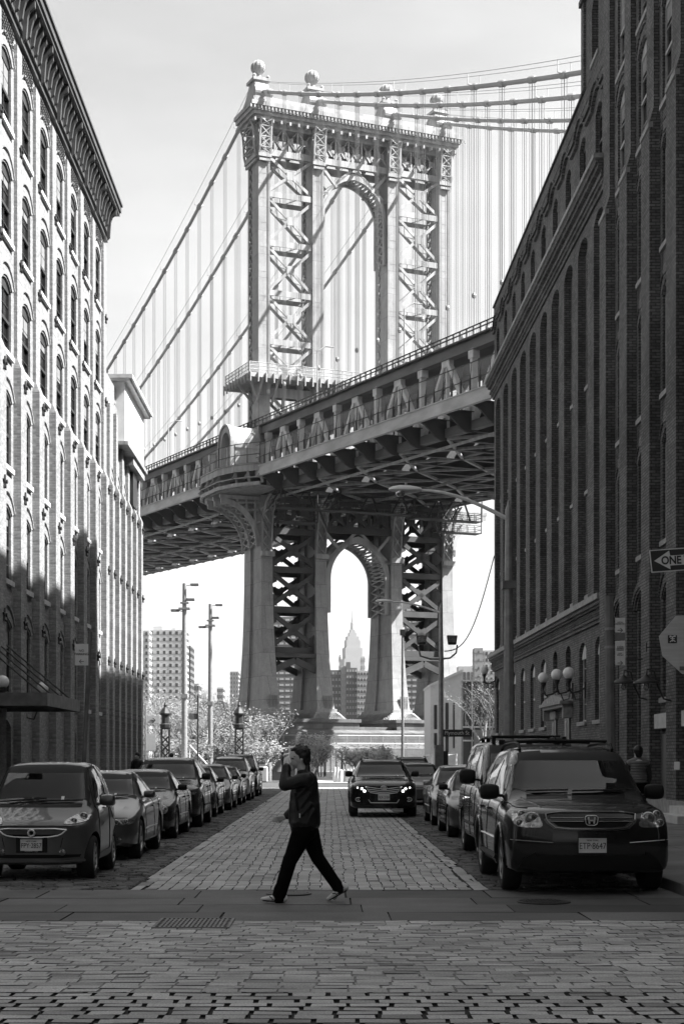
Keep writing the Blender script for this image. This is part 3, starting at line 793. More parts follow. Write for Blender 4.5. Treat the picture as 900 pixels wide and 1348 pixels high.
# balcony bulging round the tower
oct_ = [(-3.75, -10.5), (-6.3, -7.2), (-7.4, -3.6), (-7.4, 3.6), (-6.3, 7.2), (-3.75, 10.5)]
mb = MB()
mb.prism(oct_+[(-.9, 10.5), (-.9, -10.5)], XY, 42.3, 42.7)
for (a, b) in zip(oct_, oct_[1:]):
    for (z, w, h) in ((42.35, .3, .9), (42.9, .5, .12), (41.0, .5, .14), (40.1, .35, .5)): mb.beam((a[0], a[1], z), (b[0], b[1], z), w, h)
    n = max(1, int(math.hypot(b[0]-a[0], b[1]-a[1])/2.0))
    for i in range(n+1):
        p = (a[0]+(b[0]-a[0])*i/n, a[1]+(b[1]-a[1])*i/n)
        mb.beam((p[0]+.35, p[1], 40.2), (p[0], p[1], 42.2), .3, .3); mb.beam((p[0]+.2, p[1], 41.6), (p[0]-.3, p[1], 41.0), .25, .4)
mb.prism([(p[0]+.4, p[1]*.96) for p in oct_]+[(-.9, 9.8), (-.9, -9.8)], XY, 39.7, 39.95)
mb.build('balcony', M['steel_flat'], dk)
mb = MB()
for (a, b) in zip(oct_, oct_[1:]):
    for z in (43.0, 44.2, 45.8): mb.beam((a[0], a[1], z), (b[0], b[1], z), .09, .09)
    for i in range(3):
        p = (a[0]+(b[0]-a[0])*i/2, a[1]+(b[1]-a[1])*i/2); mb.beam((p[0], p[1], 42.9), (p[0], p[1], 45.8), .12, .12)
    mb.cm = 1; mb.add([(a[0], a[1], 43), (b[0], b[1], 43), (b[0], b[1], 45.8), (a[0], a[1], 45.8)], [(0,1,2,3)]); mb.cm = 0
mb.build('balcony_fence', [M['steel_deck'], M['mesh_fence']], dk, fix=False)
# vaulted shelter on the balcony
mb = MB()
AO = [(-2.5, 42.8), (-2.5, 46.6)]+[(-2.5*math.cos(R(t)), 46.6+2.7*math.sin(R(t))) for t in range(15, 180, 15)]+[(2.5, 46.6), (2.5, 42.8)]
AI = [(-1.8, 42.8), (-1.8, 46.5)]+[(-1.8*math.cos(R(t)), 46.5+1.9*math.sin(R(t))) for t in range(15, 180, 15)]+[(1.8, 46.5), (1.8, 42.8)]
mb.strip([(p[0]-2.5, p[1]) for p in AO], [(p[0]-2.5, p[1]) for p in AI], YZ, -6.0, -1.6)
mb.strip([(p[0]*1.12-2.5, 42.8+(p[1]-42.8)*1.04) for p in AO], [(p[0]*1.0-2.5, p[1]) for p in AO], YZ, -6.2, -5.7)
mb.box(-6.0, -1.5, -5.2, -4.95, 45.9, 46.4)
mb.build('vaulted_shelter', M['steel_flat'], dk)
# maintenance stairs, cages and platforms hanging by the tower
mb = MB()
def cage(x0, x1, y0, y1, z):
    mb.box(x0, x1, y0, y1, z, z+.15)
    for zz in (z+.6, z+1.2):
        mb.beam((x0, y0, zz), (x1, y0, zz), .07, .07); mb.beam((x0, y1, zz), (x1, y1, zz), .07, .07); mb.beam((x0, y0, zz), (x0, y1, zz), .07, .07); mb.beam((x1, y0, zz), (x1, y1, zz), .07, .07)
    n = max(2, int((x1-x0)/1.2))
    for i in range(n+1):
        xx = x0+(x1-x0)*i/n; mb.beam((xx, y0, z), (xx, y0, z+1.2), .07, .07); mb.beam((xx, y1, z), (xx, y1, z+1.2), .07, .07)
    mb.beam((x0, y0, z), (x0, y0, 40.4+dz(y0)), .12, .12); mb.beam((x1, y0, z), (x1, y0, 40.4+dz(y0)), .12, .12)
cage(-1, 8, -11.5, -9.5, 36.8); cage(8, 20, -10.5, -8.8, 37.0); cage(20, 31, -11, -9.2, 36.6);  cage(1, 6, -8, -5.2, 35.4); cage(26, 33.4, -6.5, -4.6, 35.6)
for (xs, ys) in ((-2.0, -9), (6.5, -10.8), (25, -9.8)):
    mb.beam((xs, ys, 36.8), (xs+2.2, ys, 40.2), .5, .12); mb.beam((xs, ys, 37.8), (xs+2.2, ys, 41.2), .07, .07)
    mb.beam((xs+.2, ys+.5, 33.8), (xs-1.2, ys+.5, 36.8), .4, .1)
for x in (2, 6, 12, 17, 23, 27):   # hanger truss frames
    mb.beam((x, -9, 36.9), (x+1.6, -9.6, 40.2), .2, .2); mb.beam((x+3.2, -9, 36.9), (x+1.6, -9.6, 40.2), .2, .2)
mb.build('maintenance_platform', M['steel_deck'], dk)
mb = MB(); cage(-2.8, .5, 9, 12, 37.2); mb.build('maintenance_platform', M['steel_deck'], dk)
# street lamps of the upper road
for (x, y) in ((-.9, -50), (-.9, -24), (30.2, -60), (30.2, -30), (30.2, 25), (-.9, 40)):
    o = MB().tube([(x, y, 50+dz(y)), (x, y, 56.5+dz(y)), (x+(1.2 if x < 0 else -1.2), y, 57.3+dz(y)), (x+(2.4 if x < 0 else -2.4), y, 57.3+dz(y))], .09, 6).build('deck_lamp', M['steel_flat'], dk)

# ---------------------------------------------------------------- cables
def cz(y):
    t = -y
    if t <= 0:
        return 99.3 - 38*(1-((t+224)/224)**2)
    f = t/221.0
    return 99.3 - 61*f - 4*8*f*(1-f)
side = ['nearest to us on the left edge of the bridge', 'second from the left edge of the bridge', 'third from the left edge, over the far roadway', 'farthest one, on the right edge of the bridge']
for i, x in enumerate(LEG):
    cb = empty('suspension_cable', BL, BR, 'main suspension cable, '+side[i], 'suspension cable', 'main cables of the bridge')
    ys = [-150+5*k for k in range(91)]
    pts = [(x, y, cz(y)) for y in ys]
    MB().tube(pts, .27, 10).build('cable_strand', M['cable'], cb, smooth=True)
    for sx in (-.75, .75): MB().tube([(x+sx, y, cz(y)+1.35) for y in ys], .035, 4).build('hand_rope', M['rope'], cb)
    first = None; n = 0
    for k in range(-21, 44):
        y = py_(k)
        if abs(y) < 3.5: continue
        zt = cz(y); zb = 49.5+dz(y)
        if zt < zb+1: continue
        if i > 1 and (k > 34): continue
        mb = MB()
        for dy in (-.22, .22):
            for dx in (-.16, .16): mb.tube([(x+dx, y+dy, zb), (x+dx, y+dy, zt)], .027, 3, cap=False)
        mb.lathe([(0, -.35), (.18, -.25), (.28, 0), (.18, .25), (0, .35)], (x, y, zb+5.2), 8)
        mb.build('suspender', M['rope'], cb, fix=False)
        m2 = MB(); sl = math.atan2(cz(y+1)-cz(y-1), 2)
        c_, s_ = math.cos(sl), math.sin(sl)
        m2.tube([(x, y-.55*c_, zt-.55*s_), (x, y-.5*c_, zt-.5*s_), (x, y+.5*c_, zt+.5*s_), (x, y+.55*c_, zt+.55*s_)], [.27, .38, .38, .27], 10)
        if k % 3 == 0: m2.tube([(x-.75, y, zt+.1), (x-.75, y, zt+1.4)], .05, 4); m2.tube([(x+.75, y, zt+.1), (x+.75, y, zt+1.4)], .05, 4); m2.beam((x-.75, y, zt+.2), (x+.75, y, zt+.2), .12, .12)
        m2.build('cable_band', M['cable'], cb)
# ---------------------------------------------------------------- buildings. Local: x along the wall, -y outward, z up
def seg_arch(u0, u1, zs, rise, n=8):
    c = (u0+u1)/2; w = (u1-u0)/2; Rr = (w*w+rise*rise)/(2*rise); zc = zs+rise-Rr; a0 = math.asin(w/Rr)
    return [(c+Rr*math.sin(-a0+2*a0*i/n), zc+Rr*math.cos(-a0+2*a0*i/n)) for i in range(n+1)]
def wall_openings(mb, u0, u1, z0, z1, ops, yf, yb):
    """front wall strip u0..u1, z0..z1 with arched openings (a, b, zsill, zspring, rise) stacked in one column"""
    ops = sorted(ops, key=lambda o: o[2])
    a, b = ops[0][0], ops[0][1]
    if a > u0: mb.box(u0, a, yf, yb, z0, z1)
    if u1 > b: mb.box(b, u1, yf, yb, z0, z1)
    z = z0
    for (a, b, zs, zp, ri) in ops:
        if zs > z: mb.box(a, b, yf, yb, z, zs)
        top = zp+ri+.001
        if ri > 0:
            pl = seg_arch(a, b, zp, ri); mb.prism(pl+[(b, top), (a, top)], XZ, yf, yb)
        z = top
    if z1 > z: mb.box(a, b, yf, yb, z, z1)

def make_window(w, h, rise, depth, fm, panes=2, arched=True, name='window', sill=M['stone_trim'], hood=True, gm=None, open_=0, hoodm=None, blind=0):
    """origin at the middle of the sill in the wall face; frame + pane + sill + hood"""
    mb = MB(); t = .07; y = depth
    def bx(x0, x1, z0, z1, dy=0, dd=.06): mb.box(x0, x1, y-dd+dy, y+dy, z0, z1)
    bx(-w/2, -w/2+t, 0, h); bx(w/2-t, w/2, 0, h); bx(-w/2+t, w/2-t, 0, t); 
    top = seg_arch(-w/2, w/2, h, rise) if rise > 0 else [(-w/2, h), (w/2, h)]
    if rise > 0: mb.prism(top+[(w/2, h-t), (-w/2, h-t)], XZ, y-.06, y)
    else: bx(-w/2+t, w/2-t, h-t, h)
    bx(-w/2+t, w/2-t, h*.5-.045, h*.5+.045, -.02)
    for k in range(1, panes): bx(-w/2+w*k/panes-.015, -w/2+w*k/panes+.015, t, h-t, 0, .045)
    for zz in (.25, .75): bx(-w/2+t, w/2-t, h*zz-.012, h*zz+.012, 0, .04)
    f = mb.build(name, fm)
    g = MB(); g.add([(-w/2, y+.005, 0), (w/2, y+.005, 0), (w/2, y+.005, h*.5), (-w/2, y+.005, h*.5)], [(0,1,2,3)]); g.add([(-w/2, y-.02, h*.5), (w/2, y-.02, h*.5), (w/2, y-.02, h), (-w/2, y-.02, h)], [(0,1,2,3)])
    g.build('pane', gm or M['glass'], f, fix=False)
    if blind:
        MB().box(-w/2+t, w/2-t, y-.035 if blind < .5 else y-.03, y-.028 if blind < .5 else y-.022, h*(1-blind), h-.02).build('blind', M['blind'], f)
    if sill: MB().box(-w/2-.1, w/2+.1, -.09, depth-.05, -.14, 0).build('sill', sill, f)
    if hood and rise > 0:
        hb = MB(); A = seg_arch(-w/2-.02, w/2+.02, h+.04, rise+.02); B = seg_arch(-w/2-.22, w/2+.22, h+.1, rise+.19)
        hb.strip(A, B, XZ, -.035, .03); A = seg_arch(-w/2-.3, w/2+.3, h+.13, rise+.27); B = seg_arch(-w/2-.36, w/2+.36, h+.14, rise+.33)
        hb.strip(A, B, XZ, -.055, .03); hb.build('hood_mould', hoodm or M['brickL'], f)
    return f
def place_tree(o, parent, loc, first):
    c = o if first else clone_tree(o); c.parent = parent; c.location = loc; return c

# ---------- left building
lb_ = empty('brick_warehouse', (-9.0, 0, 0), math.pi/2, 'tall pale brick warehouse on the left with arched windows and a heavy bracketed cornice', 'building')
PL = 2.9; bc = [61.8-PL*k for k in range(13)]; hd = [21.35-3.17*k for k in range(6)]
ZT = 22.3
W0 = MB()
for ci, c in enumerate(bc):
    ops = [(c-.7, c+.7, h-2.05, h-.22, .22) for h in hd]
    if ci % 4 == 2: ops.append((c-.7, c+.7, .15, 2.5, .22))
    wall_openings(W0, c-PL/2, c+PL/2, 0, ZT, ops, 0, .35)
W0.box(bc[0]+PL/2, 63.6, 0, .35, 0, ZT); W0.box(22.5, bc[-1]-PL/2, 0, .35, 0, ZT)
W0.box(22.5, 63.6, .9, 16, 0, 22.9); W0.box(22.5, 22.9, .35, .9, 0, 22.3); W0.box(63.2, 63.598, .35, .9, 0, 22.3)
W0.box(22.5, 63.6, .002, .9, ZT, 22.9)
W0.build('wall', M['brickL'], lb_)
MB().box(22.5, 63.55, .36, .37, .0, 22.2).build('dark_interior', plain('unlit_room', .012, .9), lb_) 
wr_ = random.Random(3)
fv = [make_window(1.4, 1.83, .22, .11, M['frame'], sill=M['stone_trim'], blind=b_) for b_ in (0, 0, .3, .48, .15)]; used = [True]*5
for c in bc:
    for h in hd:
        q = wr_.choice((0, 1, 0, 1, 2, 3, 4)); place_tree(fv[q], lb_, (c, 0, h-2.05), used[q]); used[q] = False
# pilasters: thicker below 12.9
pb = MB(); pb.box(-.36, .36, -.10, -.001, 13.05, ZT-.3); pb.box(-.42, .42, -.22, -.001, 0, 12.75); pb.taper((-.42, .42, -.22, -.001, 12.75), (-.36, .36, -.10, -.001, 13.05))
p0 = pb.build('pilaster', M['brickL']); first = True
for k in range(14):
    place_tree(p0, lb_, (bc[0]+PL/2-PL*k, 0, 0), first); first = False
cb2 = MB().box(-.46, .46, -.27, -.12, .0, .9)
c0 = cb2.build('pilaster_foot', M['stone_trim']); first = True
for k in range(14): place_tree(c0, lb_, (bc[0]+PL/2-PL*k, 0, 0), first); first = False
# star shaped tie plates
def star():
    mb = MB(); pts = []
    for k in range(10):
        a = R(90+36*k); r_ = .2 if k % 2 == 0 else .09; pts.append((r_*math.cos(a), r_*math.sin(a)))
    mb.prism(pts, XZ, -.05, 0); mb.lathe([(.06, -.1), (.05, -.04)], (0, 0, 0), 8, 'y'); return mb
s0 = star().build('tie_plate', M['iron']); first = True
for k in range(9):
    for z in (5.5, 9.1, 12.3, 15.8, 19.1):
        place_tree(s0, lb_, (bc[0]+PL/2-PL*k+.1, -.22 if z < 12.5 else -.10, z), first); first = False
# perforated corbel panels below the cornice
vb = MB(); vb.box(-.82, .86, -.012, -.001, 21.58, 22.2)
for r_ in range(5):
    for q in range(8): vb.box(-.78+q*.2+(.1 if r_ % 2 else 0), -.68+q*.2+(.1 if r_ % 2 else 0), -.07, -.001, 21.62+r_*.115, 21.675+r_*.115)
v0 = vb.build('corbel_panel', M['cornice']); first = True
for c in bc: place_tree(v0, lb_, (c, 0, 0), first); first = False
# cornice
cn = MB(); X0, X1 = 22.2, 63.95
for (yo, z0, z1) in ((-.12, 22.32, 22.5), (-.2, 22.5, 22.62), (-.58, 23.42, 23.55), (-.64, 23.55, 23.78), (-.7, 23.78, 23.86), (-.16, 22.62, 23.42)):
    cn.box(X0 if yo > -.5 else X0-.3, X1 if yo > -.5 else X1+.15, yo, .6, z0, z1)
cn.build('cornice', M['cornice'], lb_)
def console(w, big):
    mb = MB(); o_ = .50 if big else .42
    pr = [(-.2, 22.55 if not big else 22.2), (-.30, 22.62 if not big else 22.3), (-.34, 22.9), (-.40, 23.1), (-o_-.05, 23.2), (-o_-.05, 23.415), (-.2, 23.415)]
    mb.prism(pr, YZ, -w/2, w/2); return mb
k0 = console(.14, False).build('modillion', M['cornice']); k1 = console(.16, True).build('console', M['cornice']); f0_ = True; f1_ = True
for k in range(14):
    u = bc[0]+PL/2-PL*k
    place_tree(k1, lb_, (u, 0, 0), f1_); f1_ = False
    if k < 13:
        for j in range(1, 5): place_tree(k0, lb_, (u-PL*j/5, 0, 0), f0_); f0_ = False

# lower pier range beyond it and the projecting white bulkhead
lo = empty('low_brick_building', (-9.0, 0, 0), math.pi/2, 'lower pale brick building beyond the left warehouse with close set pilasters', 'building')
mb = MB(); mb.box(63.65, 74.7, 0.3, 14, 0, 16.6)
cc = [64.7+1.95*k for k in range(6)]
for i, c in enumerate(cc[:-1]):
    hh = [13.2-3.17*k for k in range(4)]
    wall_openings(mb, c, c+1.95, 0, 16.6-.15*i, [(c+.5, c+1.45, h-2.0, h-.2, .2) for h in hh], .0, .29)
mb.box(63.65, 64.7, 0, .29, 0, 16.9); mb.box(74.45, 74.7, 0, .29, 0, 15.6)
mb.box(63.65, 70, 0.05, .5, 16.6, 17.3); 
mb.build('wall', M['brickL'], lo)
pb = MB(); pb.box(-.33, .33, -.26, -.001, 0, 12.7); pb.taper((-.33, .33, -.26, -.001, 12.7), (-.28, .28, -.13, -.001, 13.0)); pb.box(-.28, .28, -.13, -.001, 13.0, 16.0)
p0 = pb.build('pilaster', M['brickL']); first = True
for c in cc: place_tree(p0, lo, (c, 0, 0), first); first = False
f = make_window(.95, 1.8, .2, .11, M['frame']); first = True
for c in cc[:-1]:
    for k in range(4): place_tree(f, lo, (c+.975, 0, 11.2-3.17*k), first); first = False
s1 = star().build('tie_plate', M['iron']); first = True
for c in cc:
    for z in (5.5, 9.1, 12.3): place_tree(s1, lo, (c+.05, -.27, z), first); first = False
MB().box(69.9, 74.8, -.07, .2, 15.75, 15.95).build('coping', M['stone_trim'], lo)
bh = empty('rooftop_bulkhead', (-9.0, 0, 14.9), math.pi/2, 'white box-like rooftop bulkhead overhanging the street at the end of the left row', 'rooftop structure')
mb = MB(); mb.box(67.4, 74.3, -.35, 4, .15, 2.75); mb.build('wall', M['white_paint'], bh)
mb = MB(); mb.box(67.0, 74.8, -.72, 4.4, 2.75, 2.9); mb.box(67.1, 74.7, -.6, 4.3, 2.65, 2.75); mb.build('roof', M['stone_trim'], bh)
mb = MB(); mb.box(67.3, 74.5, -.5, 4, 0.0, .15); mb.box(70, 74.2, -.4, -.02, -.35, 0); mb.build('floor_ledge', M['stone_dark'], bh)
MB().box(71.5, 72.9, -.2, -.02, -1.9, -.4).build('bracket', M['iron'], bh)

# ---------- right building: far low range with deep recessed bays, tall bay, near warehouse
ang = -math.pi/2+.016
rb = empty('brick_factory', (8.79, 85.4, 0), ang, 'dark brick factory on the right with tall recessed bays between narrow piers', 'building')
LR = 31.9; PR = LR/10.0
mb = MB()
RD = .27     # depth of the recessed bays
mb.box(0, LR, .0, .5, 0, 2.3)
for k in range(10):
    c = PR*(k+.5); a0, a1 = PR*k, PR*(k+1)
    if k in (7, 6): wall_openings(mb, a0, a1, 2.3, 6.3, [(c-.55, c+.55, 4.3, 5.75, .25)], 0, .5)
    else: wall_openings(mb, a0, a1, 2.3, 6.3, [(c-.72, c+.72, 2.98, 5.6, .27)], 0, .5)
    # piers and recess
    mb.box(a0, c-.98, 0, RD, 7.2, 20.9); mb.box(c+.98, a1, 0, RD, 7.2, 20.9)
    pl = seg_arch(c-.98, c+.98, 20.25, .35); mb.prism(pl+[(c+.98, 20.9), (c-.98, 20.9)], XZ, 0, RD)
    wall_openings(mb, c-.98, c+.98, 7.2, 20.9, [(c-.62, c+.62, z, z+2.45, .25) for z in (7.65, 11.5, 15.35)]+[(c-.62, c+.62, 18.9, 19.9, .01)], RD, .9)
    wall_openings(mb, a0, a1, 21.9, 25.25, [(c-.62, c+.62, 22.15, 24.0, .3)], 0, .5)
mb.box(0, LR, .9, 16, 0, 25.2); mb.box(0, .02, 0, .9, 0, 25.2); mb.box(LR-.02, LR, RD, .9, 7.2, 20.9)
mb.box(0, LR, .5, .9, 6.0, 7.0); mb.box(0, LR, .5, .9, 21.0, 25.2)
mb.box(-.02, LR, -.02, .6, 25.25, 25.75)
mb.build('wall', M['brickR'], rb)
def band(parent, x0, x1, steps, m, name='string_course', dent=None):
    mb = MB()
    for (o_, z0, z1) in steps: mb.box(x0-(.0), x1, -o_, .35, z0, z1)
    if dent:
        x = x0+.05
        while x < x1-.1: mb.box(x, x+.11, -dent[0], -.02, dent[1], dent[2]); x += .23
    return mb.build(name, m, parent)
band(rb, -.2, LR, ((.10, 6.3, 6.42), (.16, 6.42, 6.5), (.05, 6.5, 6.78), (.2, 6.78, 6.86), (.28, 6.86, 7.0)), M['brickR'], dent=(.14, 6.52, 6.76))
band(rb, -.25, LR+.1, ((.38, 7.0, 7.2),), M['stone_dark'], 'stone_course')
band(rb, -.25, LR+.1, ((.08, 20.9, 21.05), (.16, 21.05, 21.17), (.24, 21.17, 21.29), (.12, 21.29, 21.45), (.33, 21.45, 21.57), (.42, 21.57, 21.75)), M['brickR'], dent=(.2, 21.3, 21.44))
band(rb, -.3, LR+.15, ((.5, 21.75, 21.9),), M['stone_dark'], 'stone_course')
mb = MB()      # undulating hood moulding over the top windows
A = []; B = []
for k in range(10):
    c = PR*(k+.5); A += [(PR*k, 24.35)]+seg_arch(c-.95, c+.95, 24.35, .42)+[(PR*(k+1), 24.35)]
B = [(p[0], p[1]+.16) for p in A]
mb.strip(A, B, XZ, -.12, .02); mb.strip([(p[0], p[1]+.165) for p in A], [(p[0], p[1]+.25) for p in A], XZ, -.2, .02)
mb.build('hood_mould', M['brickR'], rb)
mb = MB()
x = 0.0
while x < LR-4.4: mb.tube([(x, .3, 25.75), (x, .3, 25.98)], .02, 4); x += 1.05
mb.tube([(0, .3, 25.98), (LR-4.5, .3, 25.98)], .03, 5); mb.box(0, LR-4.4, -.1, .45, 25.75, 25.82)
mb.build('roof_rail', M['iron'], rb)
mb = MB(); mb.box(LR-14.2, LR-13.4, .4, 1.2, 25.7, 26.9); mb.box(LR-6.6, LR-5.9, .2, 1.0, 25.7, 26.6); mb.build('chimney', M['brickR'], rb)
ff = make_window(1.44, 2.62, .27, .2, M['frame_pale'], hood=False, sill=M['stone_dark'], name='window'); first = True
tpan = MB(); tpan.prism(seg_arch(-.7, .7, 2.3, .5)+[], XZ, .10, .13)
tpan.build('arched_top_panel', M['stone_trim'], ff)
for k in range(10):
    if k in (6, 7): continue
    place_tree(ff, rb, (PR*(k+.5), 0, 2.98), first); first = False
fr = make_window(1.24, 2.45, .25, .12, M['frame'], hood=False, sill=M['stone_dark']); first = True
for k in range(10):
    for z in (7.65, 11.5, 15.35): place_tree(fr, rb, (PR*(k+.5), RD, z), first); first = False
ft = make_window(1.24, 1.85, .3, .2, M['frame'], hood=False, sill=M['stone_dark']); first = True
for k in range(10): place_tree(ft, rb, (PR*(k+.5), 0, 22.15), first); first = False
# doorway with hood, transom window and double doors
for k in (6, 7):
    c = PR*(k+.5)
    d = MB(); d.box(c-.55, c+.55, -.06, .0, .15, 3.2); d.build('door', M['frame'], rb)
    MB().box(c-.02, c+.02, -.09, -.061, .2, 3.1).box(c+.1, c+.14, -.14, -.061, 1.2, 1.6).build('door_handle', M['chrome'], rb)
    MB().box(c-.75, c+.75, -.12, -.002, 3.22, 3.55).build('lintel', M['stone_dark'], rb)
    g = MB().box(c-.55, c+.55, .2, .22, 4.3, 5.95); g.build('transom_window', M['glass'], rb)
mb = MB(); ca, cb_ = PR*6.5-1.1, PR*7.5+1.1
mb.box(ca, cb_, -.5, -.002, 3.72, 3.84); mb.box(ca+.15, cb_-.15, -.38, -.002, 3.6, 3.72)
for sx in (ca+.1, cb_-.3): mb.box(sx, sx+.2, -.36, -.002, 3.2, 3.6)
mb.prism([(ca, 3.84), (cb_, 3.84), (cb_-.5, 3.98), ((ca+cb_)/2, 4.15), (ca+.5, 3.98)], XZ, -.4, -.002)
mb.build('entrance_hood', M['stone_dark'], rb)

tb = empty('tall_brick_bay', (8.79, 85.4, 0), ang, 'single narrow brick bay rising above the factory roof beside the near warehouse', 'building')
mb = MB(); a0, a1 = LR-4.35, LR+.1
wall_openings(mb, a0, a1, 25.76, 30.2, [((a0+a1)/2-.62, (a0+a1)/2+.62, 26.1, 28.0, .3)], -.03, .5)
mb.box(a0, a1, .5, 6, 25.76, 30.2); mb.box(a0-.15, a1, -.2, .5, 28.9, 29.1); mb.box(a0-.22, a1, -.28, .6, 29.9, 30.4); mb.box(a0-.1, a0+.4, -.12, -.03, 25.76, 29.9)
mb.build('wall', M['brickR'], tb)
ft2 = make_window(1.24, 1.9, .3, .3, M['frame'], hood=False, sill=M['stone_dark']); ft2.parent = tb; ft2.location = ((a0+a1)/2, 0, 26.1)

nb = empty('dark_brick_warehouse', (9.15, 53.5, 0), -math.pi/2, 'near dark brick warehouse on the right with stout stepped pilasters and arched windows', 'building')
PN = 3.4; nc = [3.55+PN*k for k in range(8)]
mb = MB(); LN = 3.55+PN*8-PN/2
for i, c in enumerate(nc):
    ops = [(c-.72, c+.72, h-3.0, h-.3, .3) for h in (26.2, 22.6, 18.7, 14.65, 10.6)]
    if i in (0, 1): ops.append((c-.8, c+.8, .2, 6.0, .4))
    else: ops.append((c-.8, c+.8, 3.3, 6.0, .4))
    wall_openings(mb, c-PN/2, c+PN/2, 0, 27.2, ops, 0, .5)
mb.box(0, nc[0]-PN/2, 0, .5, 0, 27.2); mb.box(0, LN, .9, 18, 0, 27.0); mb.box(0, .02, .5, .9, 0, 27.2); mb.box(LN-.02, LN, .5, .9, 0, 27.2)
mb.box(0, LN, .52, .9, 26.6, 27.2); mb.box(-.1, LN, -.3, .5, 27.2, 27.6)
mb.build('wall', M['brickR'], nb)
def npil():
    mb = MB(); mb.box(-.5, .5, -.16, -.001, 19.75, 27.2); mb.box(-.6, .6, -.30, -.001, 0, 19.3); mb.taper((-.6, .6, -.30, -.001, 19.3), (-.5, .5, -.16, -.001, 19.75)); return mb
p0 = npil().build('pilaster', M['brickR']); first = True
for k in range(8): place_tree(p0, nb, (nc[0]-PN/2+PN*k if k else nc[0]-PN/2-.2, 0, 0), first); first = False
q0 = MB().box(-.62, .62, -.33, -.2, 19.15, 19.3).build('pilaster_cap', M['stone_dark']); first = True
for k in range(8): place_tree(q0, nb, (nc[0]-PN/2+PN*k if k else nc[0]-PN/2-.2, 0, 0), first); first = False
fwv = [make_window(1.44, 2.7, .3, .13, M['frame_mid'], hood=True, hoodm=M['brickR'], sill=M['stone_dark'], blind=b_) for b_ in (0, .2, .45)]; used = [True]*3
for c in nc:
    for h in (26.2, 22.6, 18.7, 14.65, 10.6): q = wr_.choice((0, 0, 1, 2)); place_tree(fwv[q], nb, (c, 0, h-3.0), used[q]); used[q] = False
fg = make_window(1.6, 2.7, .4, .18, M['frame'], hood=True, hoodm=M['brickR'], sill=M['stone_dark']); first = True
for c in nc[2:]: place_tree(fg, nb, (c, 0, 3.3), first); first = False
sp0 = MB().box(-.5, .5, -.04, -.001, -.95, -.55).box(-.42, .42, -.07, -.04, -.88, -.62).build('spandrel_panel', M['brickR']); first = True
for c in nc:
    for h in (22.6, 18.7, 14.65, 10.6): place_tree(sp0, nb, (c, 0, h-3.0), first); first = False
for i in (0, 1):
    c = nc[i]
    MB().box(c-.8, c+.8, .36, .42, .2, 3.1).build('door', M['frame'], nb)
    MB().box(c-.8, c+.8, .34, .40, 3.2, 6.3).build('transom_window', M['glass'], nb)
    mb = MB()
    for (w_, ri, yo) in ((.95, .5, .0), (1.1, .56, -.06), (1.28, .64, -.1)):
        mb.strip(seg_arch(c-w_+.14, c+w_-.14, 6.02, ri-.04), seg_arch(c-w_-.02, c+w_+.02, 6.05, ri+.1), XZ, yo-.05, yo+.08)
    mb.build('arched_surround', M['brickR'], nb)
for c in nc[2:4]:
    MB().box(c-.7, c+.7, -.05, -.001, .3, 2.3).build('basement_door', M['frame'], nb)
    MB().box(c-.95, c+.95, -.2, -.051+.05, 2.45, 2.85).build('door_lintel', M['stone_trim'], nb)
MB().box(0, LN, -.36, -.001, 0, .55).build('plinth', M['stone_dark'], nb)

# made-up building, unseen to the right, added to keep the crossing in shade
sh = empty('added_shade_block', (24, 25, 0), -math.pi/2, 'made-up brick block out of view on the right, added to shade the crossing', 'building')
mb = MB(); 
for k in range(6):
    c = 2.2+3.6*k; wall_openings(mb, c-1.8, c+1.8, 0, 44, [(c-.8, c+.8, 2+4.2*j, 4.3+4.2*j, .3) for j in range(10)], 0, .5)
mb.box(.4, 22, .9, 20, 0, 44); mb.box(.4, 22, -.3, .6, 44, 44.6); mb.box(.38, .4, 0, .9, 0, 44); mb.box(22, 22.02, 0, .9, 0, 44)
mb.build('wall', M['brickR'], sh)
sw = make_window(1.6, 2.3, .3, .3, M['frame'], hood=False, sill=M['stone_dark']); first = True
for k in range(6):
    for j in range(10): place_tree(sw, sh, (2.2+3.6*k, 0, 2+4.2*j), first); first = False

# the same street going on behind us: two plain warehouses that the car bonnets mirror
for (x_, y_, rz_, lab) in ((-9.2, -62, math.pi/2, 'brick warehouse on the left behind the viewer'), (9.4, 2.5, -math.pi/2, 'brick warehouse on the right behind the viewer')):
    wb_ = empty('street_warehouse', (x_, y_, 0), rz_, lab, 'building'); mb = MB()
    for k in range(19):
        c = 1.75+3.4*k; wall_openings(mb, c-1.7, c+1.7, 0, 24, [(c-.7, c+.7, 1.2+3.8*j, 3.4+3.8*j, .3) for j in range(6)], 0, .5)
    mb.box(.05, 64.6, .9, 14, 0, 24); mb.box(0.05, 64.6, -.3, .5, 24, 24.5); mb.box(.03, .05, 0, .9, 0, 24); mb.box(64.6, 64.65, 0, .9, 0, 24)
    mb.build('wall', M['brickR'], wb_)
    g_ = MB().box(.1, 64.5, .5, .52, 0, 23.9).build('glazing', M['glass'], wb_)
